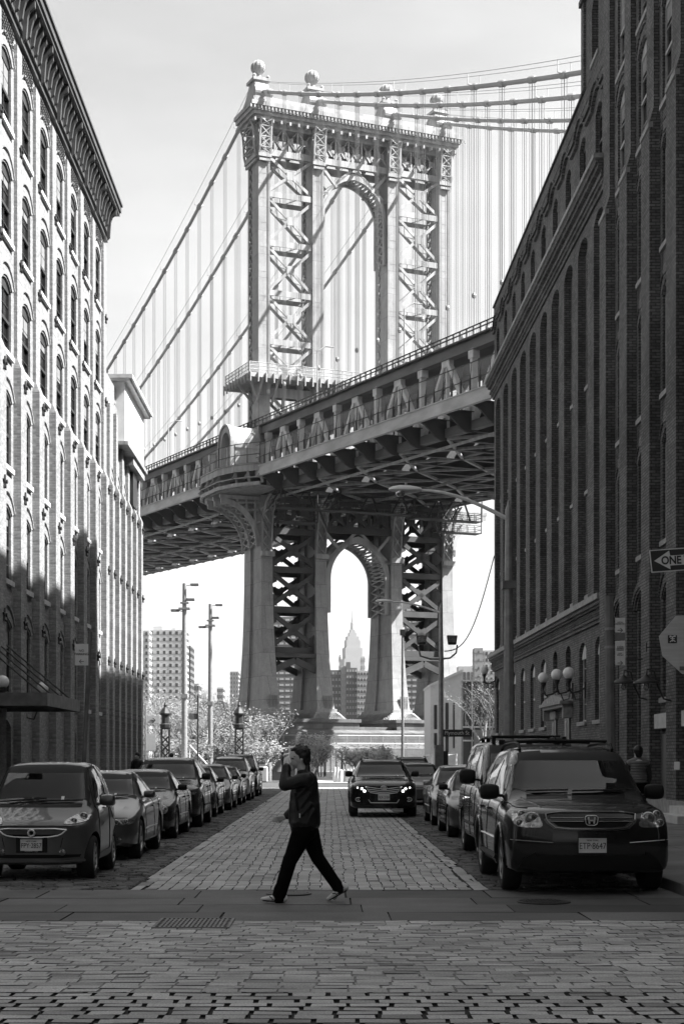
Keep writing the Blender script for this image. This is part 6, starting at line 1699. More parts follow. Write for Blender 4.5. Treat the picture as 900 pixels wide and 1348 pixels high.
for sx in (-1, 1):
    for wyy in (.95, 3.65):
        P = []
        for i in range(21):
            a = R(-8+196*i/20); h = c.hit('r' if sx > 0 else 'l', wyy+.45*math.cos(a), .365+.45*math.sin(a))
            if h[0] is not None: P.append(h[0]+h[1]*.008)
        MB().tube(P, .022, 6).build('wheel_arch_lip', P_black, c.root, smooth=True)
    P = [(sx*.60, 2.2+.16*i, c.hit('t', sx*.60, 2.2+.16*i)[0].z+.07) for i in range(13)]
    MB().tube([(P[0][0], P[0][1]-.14, P[0][2]-.07)]+P+[(P[-1][0], P[-1][1]+.14, P[-1][2]-.08)], .022, 6).build('roof_rail', M['black_trim'], c.root)
for yy in (2.45, 3.85):
    MB().tube([(-.6, yy, 1.84), (-.3, yy, 1.85), (.3, yy, 1.85), (.6, yy, 1.84)], .02, 6).build('roof_crossbar', M['black_trim'], c.root)
c.mirrors(1.55, 1.17, M['black_trim'], w=.25, h=.21)
wipers(c, [((-.62,1.185),(-.1,1.20)), ((-.05,1.185),(.62,1.20))]); sticker(c, .53, 1.215, .13, .055); sticker(c, .40, 1.215, .08, .05)

# ---- dark full-size van behind it
st = [Z(0,.80,.34,.88,.93,.70), Z(.08,.87,.30,.95,1.02,.74), Z(.35,.93,.28,1.04,1.12,.78), Z(.8,.955,.28,1.10,1.20,.80), Z(1.0,.96,.28,1.13,1.28,.80), Z(1.5,.96,.28,1.16,1.66,.745), Z(1.85,.96,.28,1.18,1.86,.715), Z(2.2,.96,.28,1.18,1.92,.715), Z(3.5,.96,.28,1.18,1.93,.715), Z(4.5,.95,.30,1.17,1.90,.71), Z(4.75,.93,.34,1.15,1.8,.70), Z(4.85,.90,.38,1.1,1.5,.70)]
c = Car('tall dark green-black passenger van with roof rack behind the front off-road car', G_R, 3.28, 24.35, st, 4.85, 1.92, P_dark, cat='van', name='parked_van', bow=.2, rbow=.05, wheel_r=.37, wy=(.95, 3.75), spokes=5)
c.patch('f', [(-.74,1.24),(.74,1.24),(.66,1.74),(.60,1.79),(-.60,1.79),(-.66,1.74)], M['carglass'], 'windscreen', off=.004, rnd_=1, thick=0)
c.cabin([(-.74,1.24),(.74,1.24),(.66,1.74),(.60,1.79),(-.60,1.79),(-.66,1.74)], [[(1.45,1.22),(2.2,1.24),(2.18,1.76),(1.85,1.74)], [(2.32,1.24),(3.35,1.24),(3.35,1.78),(2.30,1.78)]], 1.2, 4.6, .5, 1.84, .80, seats=((2.15,2),(3.1,3)), sill=1.2)
headlamp(c, [(.52,.70),(.84,.72),(.86,.86),(.54,.86)], [(.68,.785,.07)])
c.patch('f', [(-.48,.68),(.48,.68),(.50,.88),(-.50,.88)], M['dark_gloss'], 'grille', off=.006, rnd_=1); c.line('f', [(-.48,.78),(.48,.78)], M['chrome'], 'grille_bar', w=.03, off=.012)
c.patch('f', [(-.85,.42),(.85,.42),(.86,.58),(-.86,.58)], M['black_trim'], 'bumper', off=.04, rnd_=1, thick=.05)
c.both([(1.45,1.22),(2.2,1.24),(2.18,1.76),(1.85,1.74)], M['carglass_side'], 'side_window', off=.004, rnd_=1, thick=0)
c.both([(2.32,1.24),(3.35,1.24),(3.35,1.78),(2.30,1.78)], M['carglass_side'], 'side_window', off=.004, rnd_=1, thick=0); c.both([(3.45,1.24),(4.5,1.26),(4.42,1.76),(3.45,1.78)], M['carglass_dark'], 'side_window', off=.006, rnd_=1)
for yy in (1.4, 2.26, 3.4): c.lines2([(yy,.36),(yy,1.8 if yy > 1.5 else 1.15)], M['black_trim'], 'door_seam', w=.014)
c.lines2([(1.4,.55),(3.3,.55)], M['black_trim'], 'side_moulding', w=.05); c.lines2([(2.3,1.0),(4.6,1.0)], M['black_trim'], 'door_track', w=.016)
for sx in (-1, 1):
    P = [(sx*.58, 1.95+.2*i, c.hit('t', sx*.58, 1.95+.2*i)[0].z+.06) for i in range(13)]
    MB().tube(P, .02, 6).build('roof_rail', M['black_trim'], c.root)
    for yy in (2.0, 2.9, 3.8): MB().box(sx*.58-.03, sx*.58+.03, yy-.06, yy+.06, 1.87, 1.98).build('rail_foot', M['black_trim'], c.root)
for x_ in (-.45, 0, .45): MB().box(x_-.05, x_+.05, 1.9, 1.98, 1.86, 1.93).build('roof_marker', M['black_trim'], c.root, bevel=.01)
for yy in (2.4, 3.6): MB().tube([(-.58, yy, 1.99), (.58, yy, 1.99)], .018, 6).build('roof_crossbar', M['black_trim'], c.root)
c.mirrors(1.62, 1.30, M['black_trim'], w=.27, h=.26); wipers(c, [((-.6,1.25),(.0,1.27)), ((.05,1.25),(.62,1.27))])

c = sedan('low dark sedan squeezed behind the tall van in the right row', G_R, 3.30, 32.2, P_grey, 'plain', H=1.40)
c = sedan('pale silver sedan, its mirror near the oncoming dark crossover', G_R, 3.33, 38.0, P_silver, 'wide', H=1.47)
c = sedan('silver saloon with roof bars seen past the roof of the oncoming crossover', G_R, 3.25, 56.0, P_grey, 'plain', H=1.5)
c = suv('dark crossover parked far up the right lane', G_R, 3.3, 62.5, P_black, H=1.72)
c = suv('dark crossover driving toward us with its headlights lit', None, (505-434)/2100*44.0, 44.0, P_black, L=4.8, W=1.90, H=1.62, name='moving_car', kind='chrome', on=True)
c.plate('FKR\u00b72184', .565, .30, .15, y=c.hit('f', 0, .57)[0].y-.03)
c.root['category'] = 'car'
# ---------------------------------------------------------------- people: one remeshed surface for the body, clothes and hair as children
M['skin'] = mat('skin', .58, .55, .12, 14); M['hair'] = mat('black_hair', .008, .45, .3, 60)
M['jacket'] = mat('black_nylon_jacket', .012, .42, .3, 9, bump=.9, bscale=9, spec=.4); M['jeans'] = mat('black_trousers', .005, .95, .3, 12, bump=.6, bscale=9, spec=.1)
M['shoe'] = mat('pale_leather_shoe', .7, .5, .12, 10); M['vest'] = mat('quilted_grey_vest', .15, .6, .2, 6); M['knit'] = mat('dark_knit', .03, .9, .3, 20)
def capsule(mb, p, q, r1, r2, sx=1.0, sy=1.0, n=14, m=5):
    """rounded tapered limb; sx/sy flatten it across world x / y"""
    p = Vector(p); q = Vector(q); d = q-p
    if d.length < 1e-6: d = Vector((0,0,1e-4))
    d.normalize(); a = d.cross(Vector((0,1,0)))
    if a.length < .1: a = d.cross(Vector((1,0,0)))
    a.normalize(); b = d.cross(a)
    rings = [(p-d*r1*math.sin(R(t)), r1*math.cos(R(t))) for t in (88, 60, 30)]+[(p, r1), ((p+q)/2, (r1+r2)/2), (q, r2)]+[(q+d*r2*math.sin(R(t)), r2*math.cos(R(t))) for t in (30, 60, 88)]
    o = len(mb.v)
    for (c, r) in rings:
        for j in range(n):
            t = 2*math.pi*j/n; v = (a*math.cos(t)+b*math.sin(t))*r; v = Vector((v.x*sx, v.y*sy, v.z)); mb.v.append(tuple(c+v))
    for i in range(len(rings)-1):
        for j in range(n): mb.f.append([o+i*n+j, o+i*n+(j+1)%n, o+(i+1)*n+(j+1)%n, o+(i+1)*n+j]); mb.m.append(0)
    mb.f.append([o+j for j in range(n)][::-1]); mb.f.append([o+(len(rings)-1)*n+j for j in range(n)]); mb.m += [0,0]
def ell(mb, c, rx, ry, rz, tilt=0, n=18, m=12):
    o = len(mb.v); ct, s_ = math.cos(R(tilt)), math.sin(R(tilt))
    for i in range(m+1):
        a = math.pi*i/m
        for j in range(n):
            b = 2*math.pi*j/n; x, y, z = rx*math.sin(a)*math.cos(b), ry*math.sin(a)*math.sin(b), rz*math.cos(a)
            mb.v.append((c[0]+x*ct+z*s_, c[1]+y, c[2]-x*s_+z*ct))
    for i in range(m):
        for j in range(n): mb.f.append([o+i*n+j, o+(i+1)*n+j, o+(i+1)*n+(j+1)%n, o+i*n+(j+1)%n]); mb.m.append(0)
def fused(mb, name, m, parent, vox=.012, sm=6):
    o = mb.build(name, m, None)
    r = o.modifiers.new('r', 'REMESH'); r.mode = 'VOXEL'; r.voxel_size = vox; r.use_smooth_shade = True
    s_ = o.modifiers.new('s', 'SMOOTH'); s_.iterations = sm; s_.factor = .5
    dg = bpy.context.evaluated_depsgraph_get(); me = bpy.data.meshes.new_from_object(o.evaluated_get(dg)); o.modifiers.clear(); o.data = me
    me.polygons.foreach_set('use_smooth', [True]*len(me.polygons)); o.parent = parent
    return o

# walking man, seen in profile, heading left. px -> metres in his own plane
PY = 17.87; KP = 2100/PY
def q_(px, py, y=0.0): return ((px-400)/KP, y, (1188-py)/KP)
man = empty('person', ((400-434)/KP, PY, .005), 0, 'man in black jacket and jeans crossing the street, hand raised to his face', 'person')
NEAR, FAR = -.09, .09
b = MB()
hip = q_(402, 1090); ch = q_(401, 1040)
capsule(b, q_(401,1092,-.05), q_(401,1092,.05), .115, .115); capsule(b, q_(401.5,1080), q_(402,1045), .125, .14, 1, 1.2); capsule(b, q_(403,1028,-.13), q_(403,1028,.13), .075, .075)
capsule(b, q_(402,1024), q_(396,1008), .062, .056)
# head, profile facing -x
ell(b, q_(393.2,995), .1, .074, .112, -8); ell(b, q_(388.6,1003.5), .062, .056, .068, 0)
capsule(b, q_(384.8,1001), q_(381.8,1004.8), .013, .016, 1, .8); capsule(b, q_(386.5,1010.8), q_(385.3,1012.6), .024, .022, 1, 1.1)   # nose, chin
capsule(b, q_(384.6,997.4), q_(385.2,997.6), .017, .017, 1, 2.2); capsule(b, q_(383.9,1007.6,-.012), q_(383.9,1007.6,.012), .0085, .0085); capsule(b, q_(384.2,1009.2,-.012), q_(384.2,1009.2,.012), .009, .009)
capsule(b, q_(397.2,1000.5,-.078), q_(396.4,1004.5,-.072), .019, .011, .9, .5); capsule(b, q_(397.2,1000.5,.078), q_(396.4,1004.5,.072), .019, .011, .9, .5)  # ears
# raised near (left) arm
S1, E1, H1 = q_(404,1026,-.2), q_(375.5,1033.5,-.20), q_(378,1009.5,-.09)
capsule(b, S1, E1, .052, .042); capsule(b, E1, H1, .04, .028)
# far arm swinging forward
S2, E2, H2 = q_(403,1027,.2), q_(394,1062,.23), q_(373.5,1077.5,.2)
capsule(b, S2, E2, .052, .042); capsule(b, E2, H2, .038, .027)
# legs
K1, A1 = q_(381.5,1133,NEAR), q_(368,1178.5,NEAR); K2, A2 = q_(417,1131,FAR), q_(447.5,1169,FAR)
capsule(b, q_(400,1095,NEAR), K1, .085, .055); capsule(b, K1, A1, .055, .038); capsule(b, q_(403,1095,FAR), K2, .085, .055); capsule(b, K2, A2, .055, .038)
capsule(b, A1, q_(352,1184.5,NEAR), .036, .028); capsule(b, A2, q_(440,1183,FAR), .036, .028)
# hands: palms, four fingers and a thumb each
def hand(b, wrist, dirv, side, curl, spread=.019, s=1.0):
    w = Vector(wrist); d = Vector(dirv).normalized(); sd = Vector(side).normalized(); nrm = d.cross(sd).normalized()
    for k in (-1.2, -.4, .4, 1.2): capsule(b, w+sd*.014*k*s, w+d*.082*s+sd*spread*k*s, .0155*s, .0125*s)
    for i, (k, L_) in enumerate(((-1.35,.072),(-.45,.082),(.45,.076),(1.35,.060))):
        p = w+d*.084*s+sd*spread*k*s; dd = d.copy()
        for seg in range(3):
            ca = curl*(seg+.7); dd = (d*math.cos(ca)+nrm*math.sin(ca)); nq = p+dd*L_*s*(.44, .32, .24)[seg]
            capsule(b, p, nq, (.0105, .0095, .0085)[seg]*s, (.0095, .0085, .007)[seg]*s, n=8); p = nq
    t0 = w+d*.02*s-sd*.022*s; t1 = t0+(d*.55-sd*.8).normalized()*.038*s+nrm*.01; t2 = t1+(d*.9-sd*.25).normalized()*.032*s+nrm*.012*s; 
    capsule(b, t0, t1, .0145*s, .011*s, n=8); capsule(b, t1, t2, .011*s, .0085*s, n=8)
hand(b, q_(376.4,1009.5,-.12), (.012,.07,.10), (-1,.15,.0), -.18, s=.92)
hand(b, H2, (-.95,-.05,-.22), (.15,-.2,.95), .55)
fused(b, 'body', M['skin'], man, .0065, 3)
# hair: a swept cap with a fringe
hb = MB()
ell(hb, q_(396,991), .104, .084, .086, -6); capsule(hb, q_(388,986.5,-.03), q_(384.3,988,-.03), .026, .014, 1, 1.6); capsule(hb, q_(388,986.5,.03), q_(384.3,988,.03), .026, .014, 1, 1.6)
capsule(hb, q_(401.5,998), q_(404,1007), .055, .035, 1, 1.3); capsule(hb, q_(397,985), q_(390,985.5), .028, .028, 1, 1.8); capsule(hb, q_(404,990), q_(405,1001), .05, .045, .8, 1.3)
capsule(hb, q_(396.5,994,-.07), q_(397.5,999,-.075), .016, .012); capsule(hb, q_(396.5,994,.07), q_(397.5,999,.075), .016, .012)
for k in range(90):
    a_ = rnd.uniform(0, 6.28); e_ = rnd.uniform(-.25, 1.45); c_ = Vector(q_(396.3,991.2))
    v_ = Vector((.1*math.cos(a_)*math.cos(e_), .082*math.sin(a_)*math.cos(e_), .086*math.sin(e_)))
    
    if v_.x < -.04 and e_ < .5: continue
    capsule(hb, c_+v_*.92, c_+v_*rnd.uniform(1.04, 1.2)+Vector((rnd.uniform(-.022,.012), rnd.uniform(-.01,.01), rnd.uniform(-.012,.008))), .011, .004, n=6)
for sy in (-1, 1):
    capsule(hb, q_(390.5,988.5,sy*.055), q_(399,993,sy*.064), .022, .026, 1, .8); capsule(hb, q_(394.5,994,sy*.07), q_(394.8,999.5,sy*.066), .015, .009, 1, .6)
    capsule(hb, q_(400.5,995,sy*.06), q_(402,1004,sy*.05), .03, .022)
fused(hb, 'hair', M['hair'], man, .006, 1)
# eye and brow on both sides
for sy in (-1, 1):
    MB().lathe([(.0,-.008),(.012,-.006),(.015,0),(.012,.006),(0,.008)], q_(385.6,999.2,sy*.045), 10).build('eye', M['plate_ink'], man)
    mb = MB(); capsule(mb, q_(384.3,996.8,sy*.03), q_(388.0,996.6,sy*.062), .007, .006, n=6); mb.build('eyebrow', M['hair'], man)
# jacket
j = MB()
capsule(j, q_(402,1030), q_(401,1045), .135, .15, 1.06, 1.32); capsule(j, q_(401,1045), q_(400.5,1083), .155, .165, 1.06, 1.22)
capsule(j, q_(403,1026.5,-.15), q_(403,1026.5,.15), .088, .088); capsule(j, q_(399.5,1023), q_(398.5,1018.5), .078, .068, 1.0, 1.15); capsule(j, q_(403,1020), q_(404.5,1010.5), .05, .034, 1, 1.6)
capsule(j, q_(409,1060), q_(412.5,1084), .105, .082, 1, 1.7); capsule(j, q_(392,1058), q_(389.5,1080), .10, .088, 1, 1.7); capsule(j, q_(390,1083,-.1), q_(412,1087,-.1), .062, .052); capsule(j, q_(390,1083,.1), q_(412,1087,.1), .062, .052)
capsule(j, S1, E1, .082, .068); capsule(j, E1, q_(377.3,1013,-.115), .070, .052); ell(j, E1, .07, .06, .07)
capsule(j, q_(377.4,1011,-.108), q_(377.2,1013.5,-.112), .054, .056)
capsule(j, S2, E2, .082, .066); capsule(j, E2, q_(378,1074.5,.205), .066, .05)
for (pa, pb, r_) in (((404,1036,-.205),(392,1050,-.17),.022), ((408,1045,-.19),(396,1062,-.19),.02), ((410,1058,-.19),(398,1072,-.2),.018), ((413,1066,-.16),(404,1084,-.19),.02), ((388,1045,-.17),(391,1066,-.19),.016), ((385,1031,-.25),(381,1037,-.25),.018), ((396,1028,-.26),(393,1036,-.25),.016)):
    capsule(j, q_(*pa), q_(*pb), r_, r_*.6)
fused(j, 'jacket', M['jacket'], man, .010, 3)
MB().box(*[q_(394.3,0)[0], q_(395.7,0)[0]], -.238, -.231, q_(0,1076)[2], q_(0,1070.5)[2]).build('zip_tag', M['plate'], man)
mb = MB(); capsule(mb, q_(397.2,1021.6,-.232), q_(399,1020.4,-.228), .013, .013, 1, .35); mb.build('shoulder_badge', M['plate'], man)
# trousers
t = MB()
capsule(t, q_(401,1092,-.05), q_(401,1092,.05), .14, .14, 1.1, 1); 
capsule(t, q_(397.5,1098,NEAR), q_(383,1131,NEAR), .122, .082, 1, .95); capsule(t, q_(382.5,1130,NEAR), q_(368.5,1178,NEAR), .083, .072, 1, .9); capsule(t, q_(369.5,1170,NEAR), q_(367.8,1180.5,NEAR), .076, .08, 1, .85)
capsule(t, q_(406.5,1097,FAR), q_(417.5,1130,FAR), .118, .078, 1, .95); capsule(t, q_(417,1129,FAR), q_(444,1168,FAR), .078, .066, 1, .9); capsule(t, q_(441,1163,FAR), q_(446,1171,FAR), .068, .072, 1, .85)
for (pa, pb, r_) in (((381,1122,NEAR-.05),(388,1128,NEAR-.05),.02), ((371,1165,NEAR-.05),(366,1173,NEAR-.05),.022), ((411,1120,FAR),(420,1127,FAR),.028), ((436,1155,FAR),(445,1160,FAR),.026)):
    capsule(t, q_(*pa), q_(*pb), r_, r_*.7)
fused(t, 'trousers', M['jeans'], man, .010, 3)
# shoes with dark crossed stripes
def shoe(a, heel, toe, y, flatz, tilt):
    sb = MB(); H_, T_ = Vector(q_(*heel, y)), Vector(q_(*toe, y)); d = T_-H_
    up = Vector((-d.z, 0, d.x)).normalized(); up = up if up.z > 0 else -up
    capsule(sb, H_+up*.038, H_+d*.45+up*.036, .042, .038, 1, 1.0); capsule(sb, H_+d*.4+up*.034, T_-d*.1+up*.014, .040, .022, 1, 1.25); capsule(sb, H_+up*.05-d*.02, H_+up*.085+d*.12, .036, .036)
    o = fused(sb, 'shoe', M['shoe'], man, .008, 3)
    so_ = MB(); so_.beam(H_-d*.01+up*.003, T_-d*.12+up*.001, .085, .014, up); so_.build('sole', M['rubber'], o, bevel=.006)
    st2 = MB()
    for (f0, u0, f1, u1) in ((.18,.02,.5,.075),(.5,.015,.2,.08),(.34,.01,.62,.055),(.05,.05,.3,.05)):
        for sy in (-1,): st2.beam(H_+d*f0+up*u0+Vector((0,-.043,0)), H_+d*f1+up*u1+Vector((0,-.040,0)), .012, .006, (0,1,0))
    st2.build('shoe_stripe', M['rubber'], o)
shoe(0, (374,1187.3), (342.5,1184.5), NEAR, 0, 0)
shoe(0, (456.5,1173.5), (430,1188), FAR, 0, 0)

# pedestrian in a quilted vest walking away on the right pavement
x0 = (839-434)/2100*34; wp = empty('person', (x0, 34, .13), .1, 'pedestrian seen from behind in a grey quilted vest on the right pavement', 'person')
b = MB(); s = 1.0
capsule(b, (0,0,1.62), (0,0,1.66), .085, .085, .95, 1.1); ell(b, (0,0,1.64), .088, .105, .122); capsule(b, (0,0,1.42), (0,0,1.58), .08, .076); capsule(b, (-.14,0,1.38), (.14,0,1.38), .07, .07); capsule(b, (0,0,.98), (0,0,1.36), .14, .15, 1.15, .8)
for sx in (-1, 1):
    capsule(b, (sx*.095,0,.93), (sx*.1,.02*sx,.5), .09, .06); capsule(b, (sx*.1,.02*sx,.5), (sx*.1,-.04*sx,.08), .056, .038); capsule(b, (sx*.1,-.04*sx,.04), (sx*.1,.13-.04*sx,.03), .036, .03)
    capsule(b, (sx*.2,0,1.38), (sx*.25,.0,1.1), .05, .042); capsule(b, (sx*.25,0,1.1), (sx*.23,.12,.86), .04, .028); hand(b, (sx*.23,.12,.85), (0,.15,-1), (0,1,.1), .35*sx)
    capsule(b, (sx*.079,0,1.65), (sx*.079,0,1.61), .018, .012, .5, 1)
capsule(b, (0,.095,1.64), (0,.118,1.61), .014, .015)
fused(b, 'body', M['skin'], wp, .009, 3)
hb = MB(); ell(hb, (0,-.014,1.67), .104, .115, .112); capsule(hb, (0,-.06,1.62), (0,-.055,1.56), .075, .06, 1.2, .7); fused(hb, 'hair', M['hair'], wp, .01, 3)
v = MB()
for k in range(8):
    z = .98+k*.062; w_ = .175+.012*math.sin(k); capsule(v, (-.075,0,z), (.075,0,z), w_*.72, w_*.72, 1, 1)
mb = MB()
for k in range(8):
    z = 1.0+k*.058; rx = .205+.008*math.sin(k*1.3); ell(mb, (0,0,z), rx, .155, .045)
capsule(mb, (-.18,0,1.39), (.18,0,1.39), .085, .085)
for sx in (-1, 1): capsule(mb, (0,0,1.47), (sx*.19,0,1.40), .075, .07)
capsule(mb, (0,0,1.48), (0,0,1.52), .08, .078)
capsule(mb, (0,0,1.05), (0,0,1.36), .13, .13, 1.4, 1.0)
fused(mb, 'vest', M['vest'], wp, .010, 2)
sl_ = MB()
for sx in (-1, 1): capsule(sl_, (sx*.2,0,1.39), (sx*.25,0,1.1), .068, .058); capsule(sl_, (sx*.25,0,1.1), (sx*.235,.11,.89), .056, .042)
fused(sl_, 'sleeves', M['knit'], wp, .010, 3)
tr = MB(); capsule(tr, (-.06,0,.95), (.06,0,.95), .135, .135, 1, .85)
for sx in (-1, 1): capsule(tr, (sx*.09,0,.9), (sx*.1,.02*sx,.5), .11, .078); capsule(tr, (sx*.1,.02*sx,.5), (sx*.1,-.04*sx,.1), .076, .06)
fused(tr, 'trousers', M['jeans'], wp, .010, 3)
for sx in (-1, 1):
    sb = MB(); capsule(sb, (sx*.1,-.05-.04*sx,.045), (sx*.1,.16-.04*sx,.035), .048, .038, 1, 1); fused(sb, 'shoe', M['rubber'], wp, .01, 2)
# two people behind the left row, only head and shoulders above the roofs
def bystander(px, y, lab, hs, wear, face):
    x0 = (px-434)/2100*y; p = empty('person', (x0, y, .12), face, lab, 'person')
    b = MB(); ell(b, (0,0,1.62), .078, .095, .115); capsule(b, (0,0,1.42), (0,0,1.55), .06, .055); capsule(b, (-.15,0,1.38), (.15,0,1.38), .07, .07); capsule(b, (0,0,.98), (0,0,1.36), .14, .15, 1.15, .8)
    capsule(b, (0,.09,1.62), (0,.115,1.59), .013, .015)
    for sx in (-1, 1):
        capsule(b, (sx*.095,0,.93), (sx*.1,0,.5), .09, .06); capsule(b, (sx*.1,0,.5), (sx*.1,0,.08), .056, .038); capsule(b, (sx*.1,0,.04), (sx*.1,.13,.03), .036, .03)
        capsule(b, (sx*.2,0,1.38), (sx*.25,0,1.1), .05, .042); capsule(b, (sx*.25,0,1.1), (sx*.2,.14,.9), .04, .028); hand(b, (sx*.2,.14,.9), (0,.4,-.9), (0,.9,.3), .35*sx)
    fused(b, 'body', M['skin'], p, .011, 3)
    hb = MB(); ell(hb, (0,-.014,1.655), .094, .107, .104); capsule(hb, (0,-.06,1.6), (0,-.05,1.5 if hs else 1.56), .062, .045, 1.15, .7); fused(hb, 'hair', M['hair'], p, .012, 3)
    c = MB(); capsule(c, (0,0,.98), (0,0,1.36), .165, .175, 1.2, .9); capsule(c, (-.16,0,1.4), (.16,0,1.4), .08, .08)
    for sx in (-1, 1): capsule(c, (sx*.2,0,1.38), (sx*.26,0,1.1), .07, .06); capsule(c, (sx*.26,0,1.1), (sx*.21,.12,.93), .058, .045)
    fused(c, 'coat', wear, p, .012, 3)
    tr = MB()
    for sx in (-1, 1): capsule(tr, (sx*.09,0,.95), (sx*.1,0,.5), .12, .078); capsule(tr, (sx*.1,0,.5), (sx*.1,0,.1), .076, .06)
    fused(tr, 'trousers', M['jeans'], p, .012, 3)
bystander(181, 58.5, 'dark-clad passer-by beyond the left row, nearest the warehouse wall', True, M['jacket'], 2.6)
bystander(226, 66.0, 'passer-by whose dark head shows above the roof of the tall crossover', False, M['knit'], 0)
# ---------------------------------------------------------------- park, plants and the far shore
def leafmat(name, v, tr=.4):
    m = bpy.data.materials.new(name); t = NT(m)
    out = t.n('ShaderNodeOutputMaterial'); d = t.n('ShaderNodeBsdfDiffuse'); tl = t.n('ShaderNodeBsdfTranslucent'); mx = t.n('ShaderNodeMixShader')
    oi = t.n('ShaderNodeTexNoise'); oi.inputs['Scale'].default_value = .9; co = t.n('ShaderNodeTexCoord'); t.l(co, 'Object', oi, 'Vector')
    r = t.n('ShaderNodeMapRange'); r.inputs['From Min'].default_value = .3; r.inputs['From Max'].default_value = .7; r.inputs['To Min'].default_value = v*.6; r.inputs['To Max'].default_value = v*1.4
    t.l(oi, 0, r, 0); t.l(r, 0, d, 0); t.l(r, 0, tl, 0); mx.inputs[0].default_value = tr; t.l(d, 0, mx, 1); t.l(tl, 0, mx, 2); t.l(mx, 0, out, 0); return m
M['leaf_pale'] = leafmat('young_pale_leaves', .42); M['leaf_mid'] = leafmat('mid_leaves', .28); M['bark'] = mat('bark', .16, .9, .3, 6); M['bark_pale'] = mat('pale_bark', .34, .9, .2, 6)  # pale bark base colour for the pale-twigged trees

def tree(name, x, y, H, spread, lab, cat, leaves, lm, bm_, seed, trunk=.12, grp=None, stems=1, leaf=.12, depth=4, z0=0, up=.6, first=.25):
    r = random.Random(seed); root = empty(name, (x, y, z0), 0, lab, cat, grp)
    tips = []
    mb = MB()
    def grow(p, d, L, rad, k):
        pts = [p]; dd = d.copy()
        for i in range(3):
            dd = (dd+Vector((r.uniform(-.2,.2), r.uniform(-.2,.2), r.uniform(-.05,.15)))).normalized(); pts.append(pts[-1]+dd*L/3)
        mb.tube(pts, [rad, rad*.88, rad*.76, rad*.62], 5 if k < 2 else 3, cap=False)
        if k >= 1: tips.extend(pts[1:])
        if k >= depth: return
        for i in range(r.choice((2, 3, 3)) if k else 4):
            a = r.uniform(0, 6.28); e = r.uniform(.35, .9)
            nd = (dd*math.cos(e)+(Vector((math.cos(a), math.sin(a), up*.5)))*math.sin(e)).normalized()
            grow(pts[r.choice((2, 3, 3))], nd, L*r.uniform(.55, .8), rad*.55, k+1)
    for s_ in range(stems):
        a = r.uniform(0, 6.28); off = Vector((math.cos(a), math.sin(a), 0))*(spread*.18 if stems > 1 else 0)
        d0 = (Vector((0,0,1))+off.normalized()*(.35 if stems > 1 else 0)+Vector((r.uniform(-.06,.06), r.uniform(-.06,.06), 0))) if stems > 1 else Vector((r.uniform(-.06,.06), r.uniform(-.06,.06), 1))
        grow(off, d0.normalized(), H*(first+.12), trunk, 0)
    zmax = max(p.z for p in tips); k = H/zmax
    mb.v = [(v[0]*k, v[1]*k, v[2]*k) for v in mb.v]; mb.build('trunk', bm_, root, fix=False)
    lf = MB()
    for i in range(leaves):
        p = tips[r.randrange(len(tips))]*k; q = Vector((p.x+r.gauss(0,.06*spread), p.y+r.gauss(0,.06*spread), max(.05, p.z+r.gauss(0,.05*H))))
        a, b_ = r.uniform(0, 6.28), r.uniform(-1, 1); u = Vector((math.cos(a), math.sin(a), b_*.6)).normalized()*leaf*r.uniform(.6, 1.3); v = u.orthogonal().normalized()*leaf*r.uniform(.35, .7)
        lf.add([q-u, q+v, q+u, q-v], [(0,1,2,3)])
    lf.build('crown', lm, root, fix=False)
    return root
def X(px, y): return (px-434)/2100*y
def Zz(py, y): return 1.6+(1000-py)/2100*y
GT = 'young trees of the park'; GS = 'low shrubs beside the park path'
TL = ['pale young tree nearest the end of the left brick row', 'pale young tree right behind the left lantern post', 'pale young tree at the foot of the taller light mast', 'pale young tree between the two light masts', 'pale young tree at the foot of the shorter light mast', 'pale young tree just left of the right lantern post', 'pale bushy tree just right of the right lantern post, before the dark pedestal']
for i, (px, y, top, sp) in enumerate(((203,150,905,4),(226,160,898,4.5),(250,140,915,3.5),(268,165,905,4),(290,150,918,4),(308,160,915,3.5),(336,128,920,4))):
    tree('young_tree', X(px,y), y, Zz(top,y), sp, TL[i], 'tree', 950, M['leaf_pale'], M['bark_pale'], 30+i, trunk=.14, grp=None, stems=3, leaf=.10, depth=5, up=.5)
for i, (px, y, top, sp, lab) in enumerate(((200,135,955,2.6,'dark leafy shrub beside the end of the left brick row'),(262,120,965,2.2,'dark leafy shrub between the lantern posts'),(300,118,958,2.4,'leafy shrub to the left of the right lantern post'),(345,125,975,2,'leafy shrub to the right of the right lantern post'),(408,140,966,2.6,'rounded shrub behind the rail fence on the left of the path'),(425,150,974,2.2,'rounded shrub at the bend of the pale path'),(462,145,984,1.6,'small shrub on the right edge of the pale path'),(482,128,984,1.8,'spiky shrub right behind the oncoming crossover'),(505,135,982,1.8,'low shrub in front of the pedestal steps'),(235,128,975,2,'low shrub below the taller light mast'))):
    tree('shrub', X(px,y), y, Zz(top,y), sp, lab, 'shrub', 1500, M['leaf_mid'] if i in (0,1,2) else M['leaf_pale'], M['bark'], 60+i, trunk=.05, stems=5, leaf=.11, depth=3, up=.3)
# bare trees on the right by the corner
tree('bare_tree', X(640,112), 112, Zz(878,112), 5, 'bare pale-twigged tree before the glass pavilion', 'tree', 500, M['leaf_pale'], M['bark_pale'], 81, trunk=.13, depth=5, leaf=.06, up=.2)
tree('bare_tree', X(668,98), 98, Zz(885,98), 5, 'bare dark-limbed tree leaning out behind the factory corner', 'tree', 200, M['leaf_pale'], M['bark'], 82, trunk=.16, depth=5, leaf=.05, up=.1)
tree('bare_tree', X(222,190), 190, Zz(862,190), 5, 'thin bare tree rising above the pale park trees', 'tree', 150, M['leaf_pale'], M['bark'], 83, trunk=.12, depth=5, leaf=.06, up=.7)
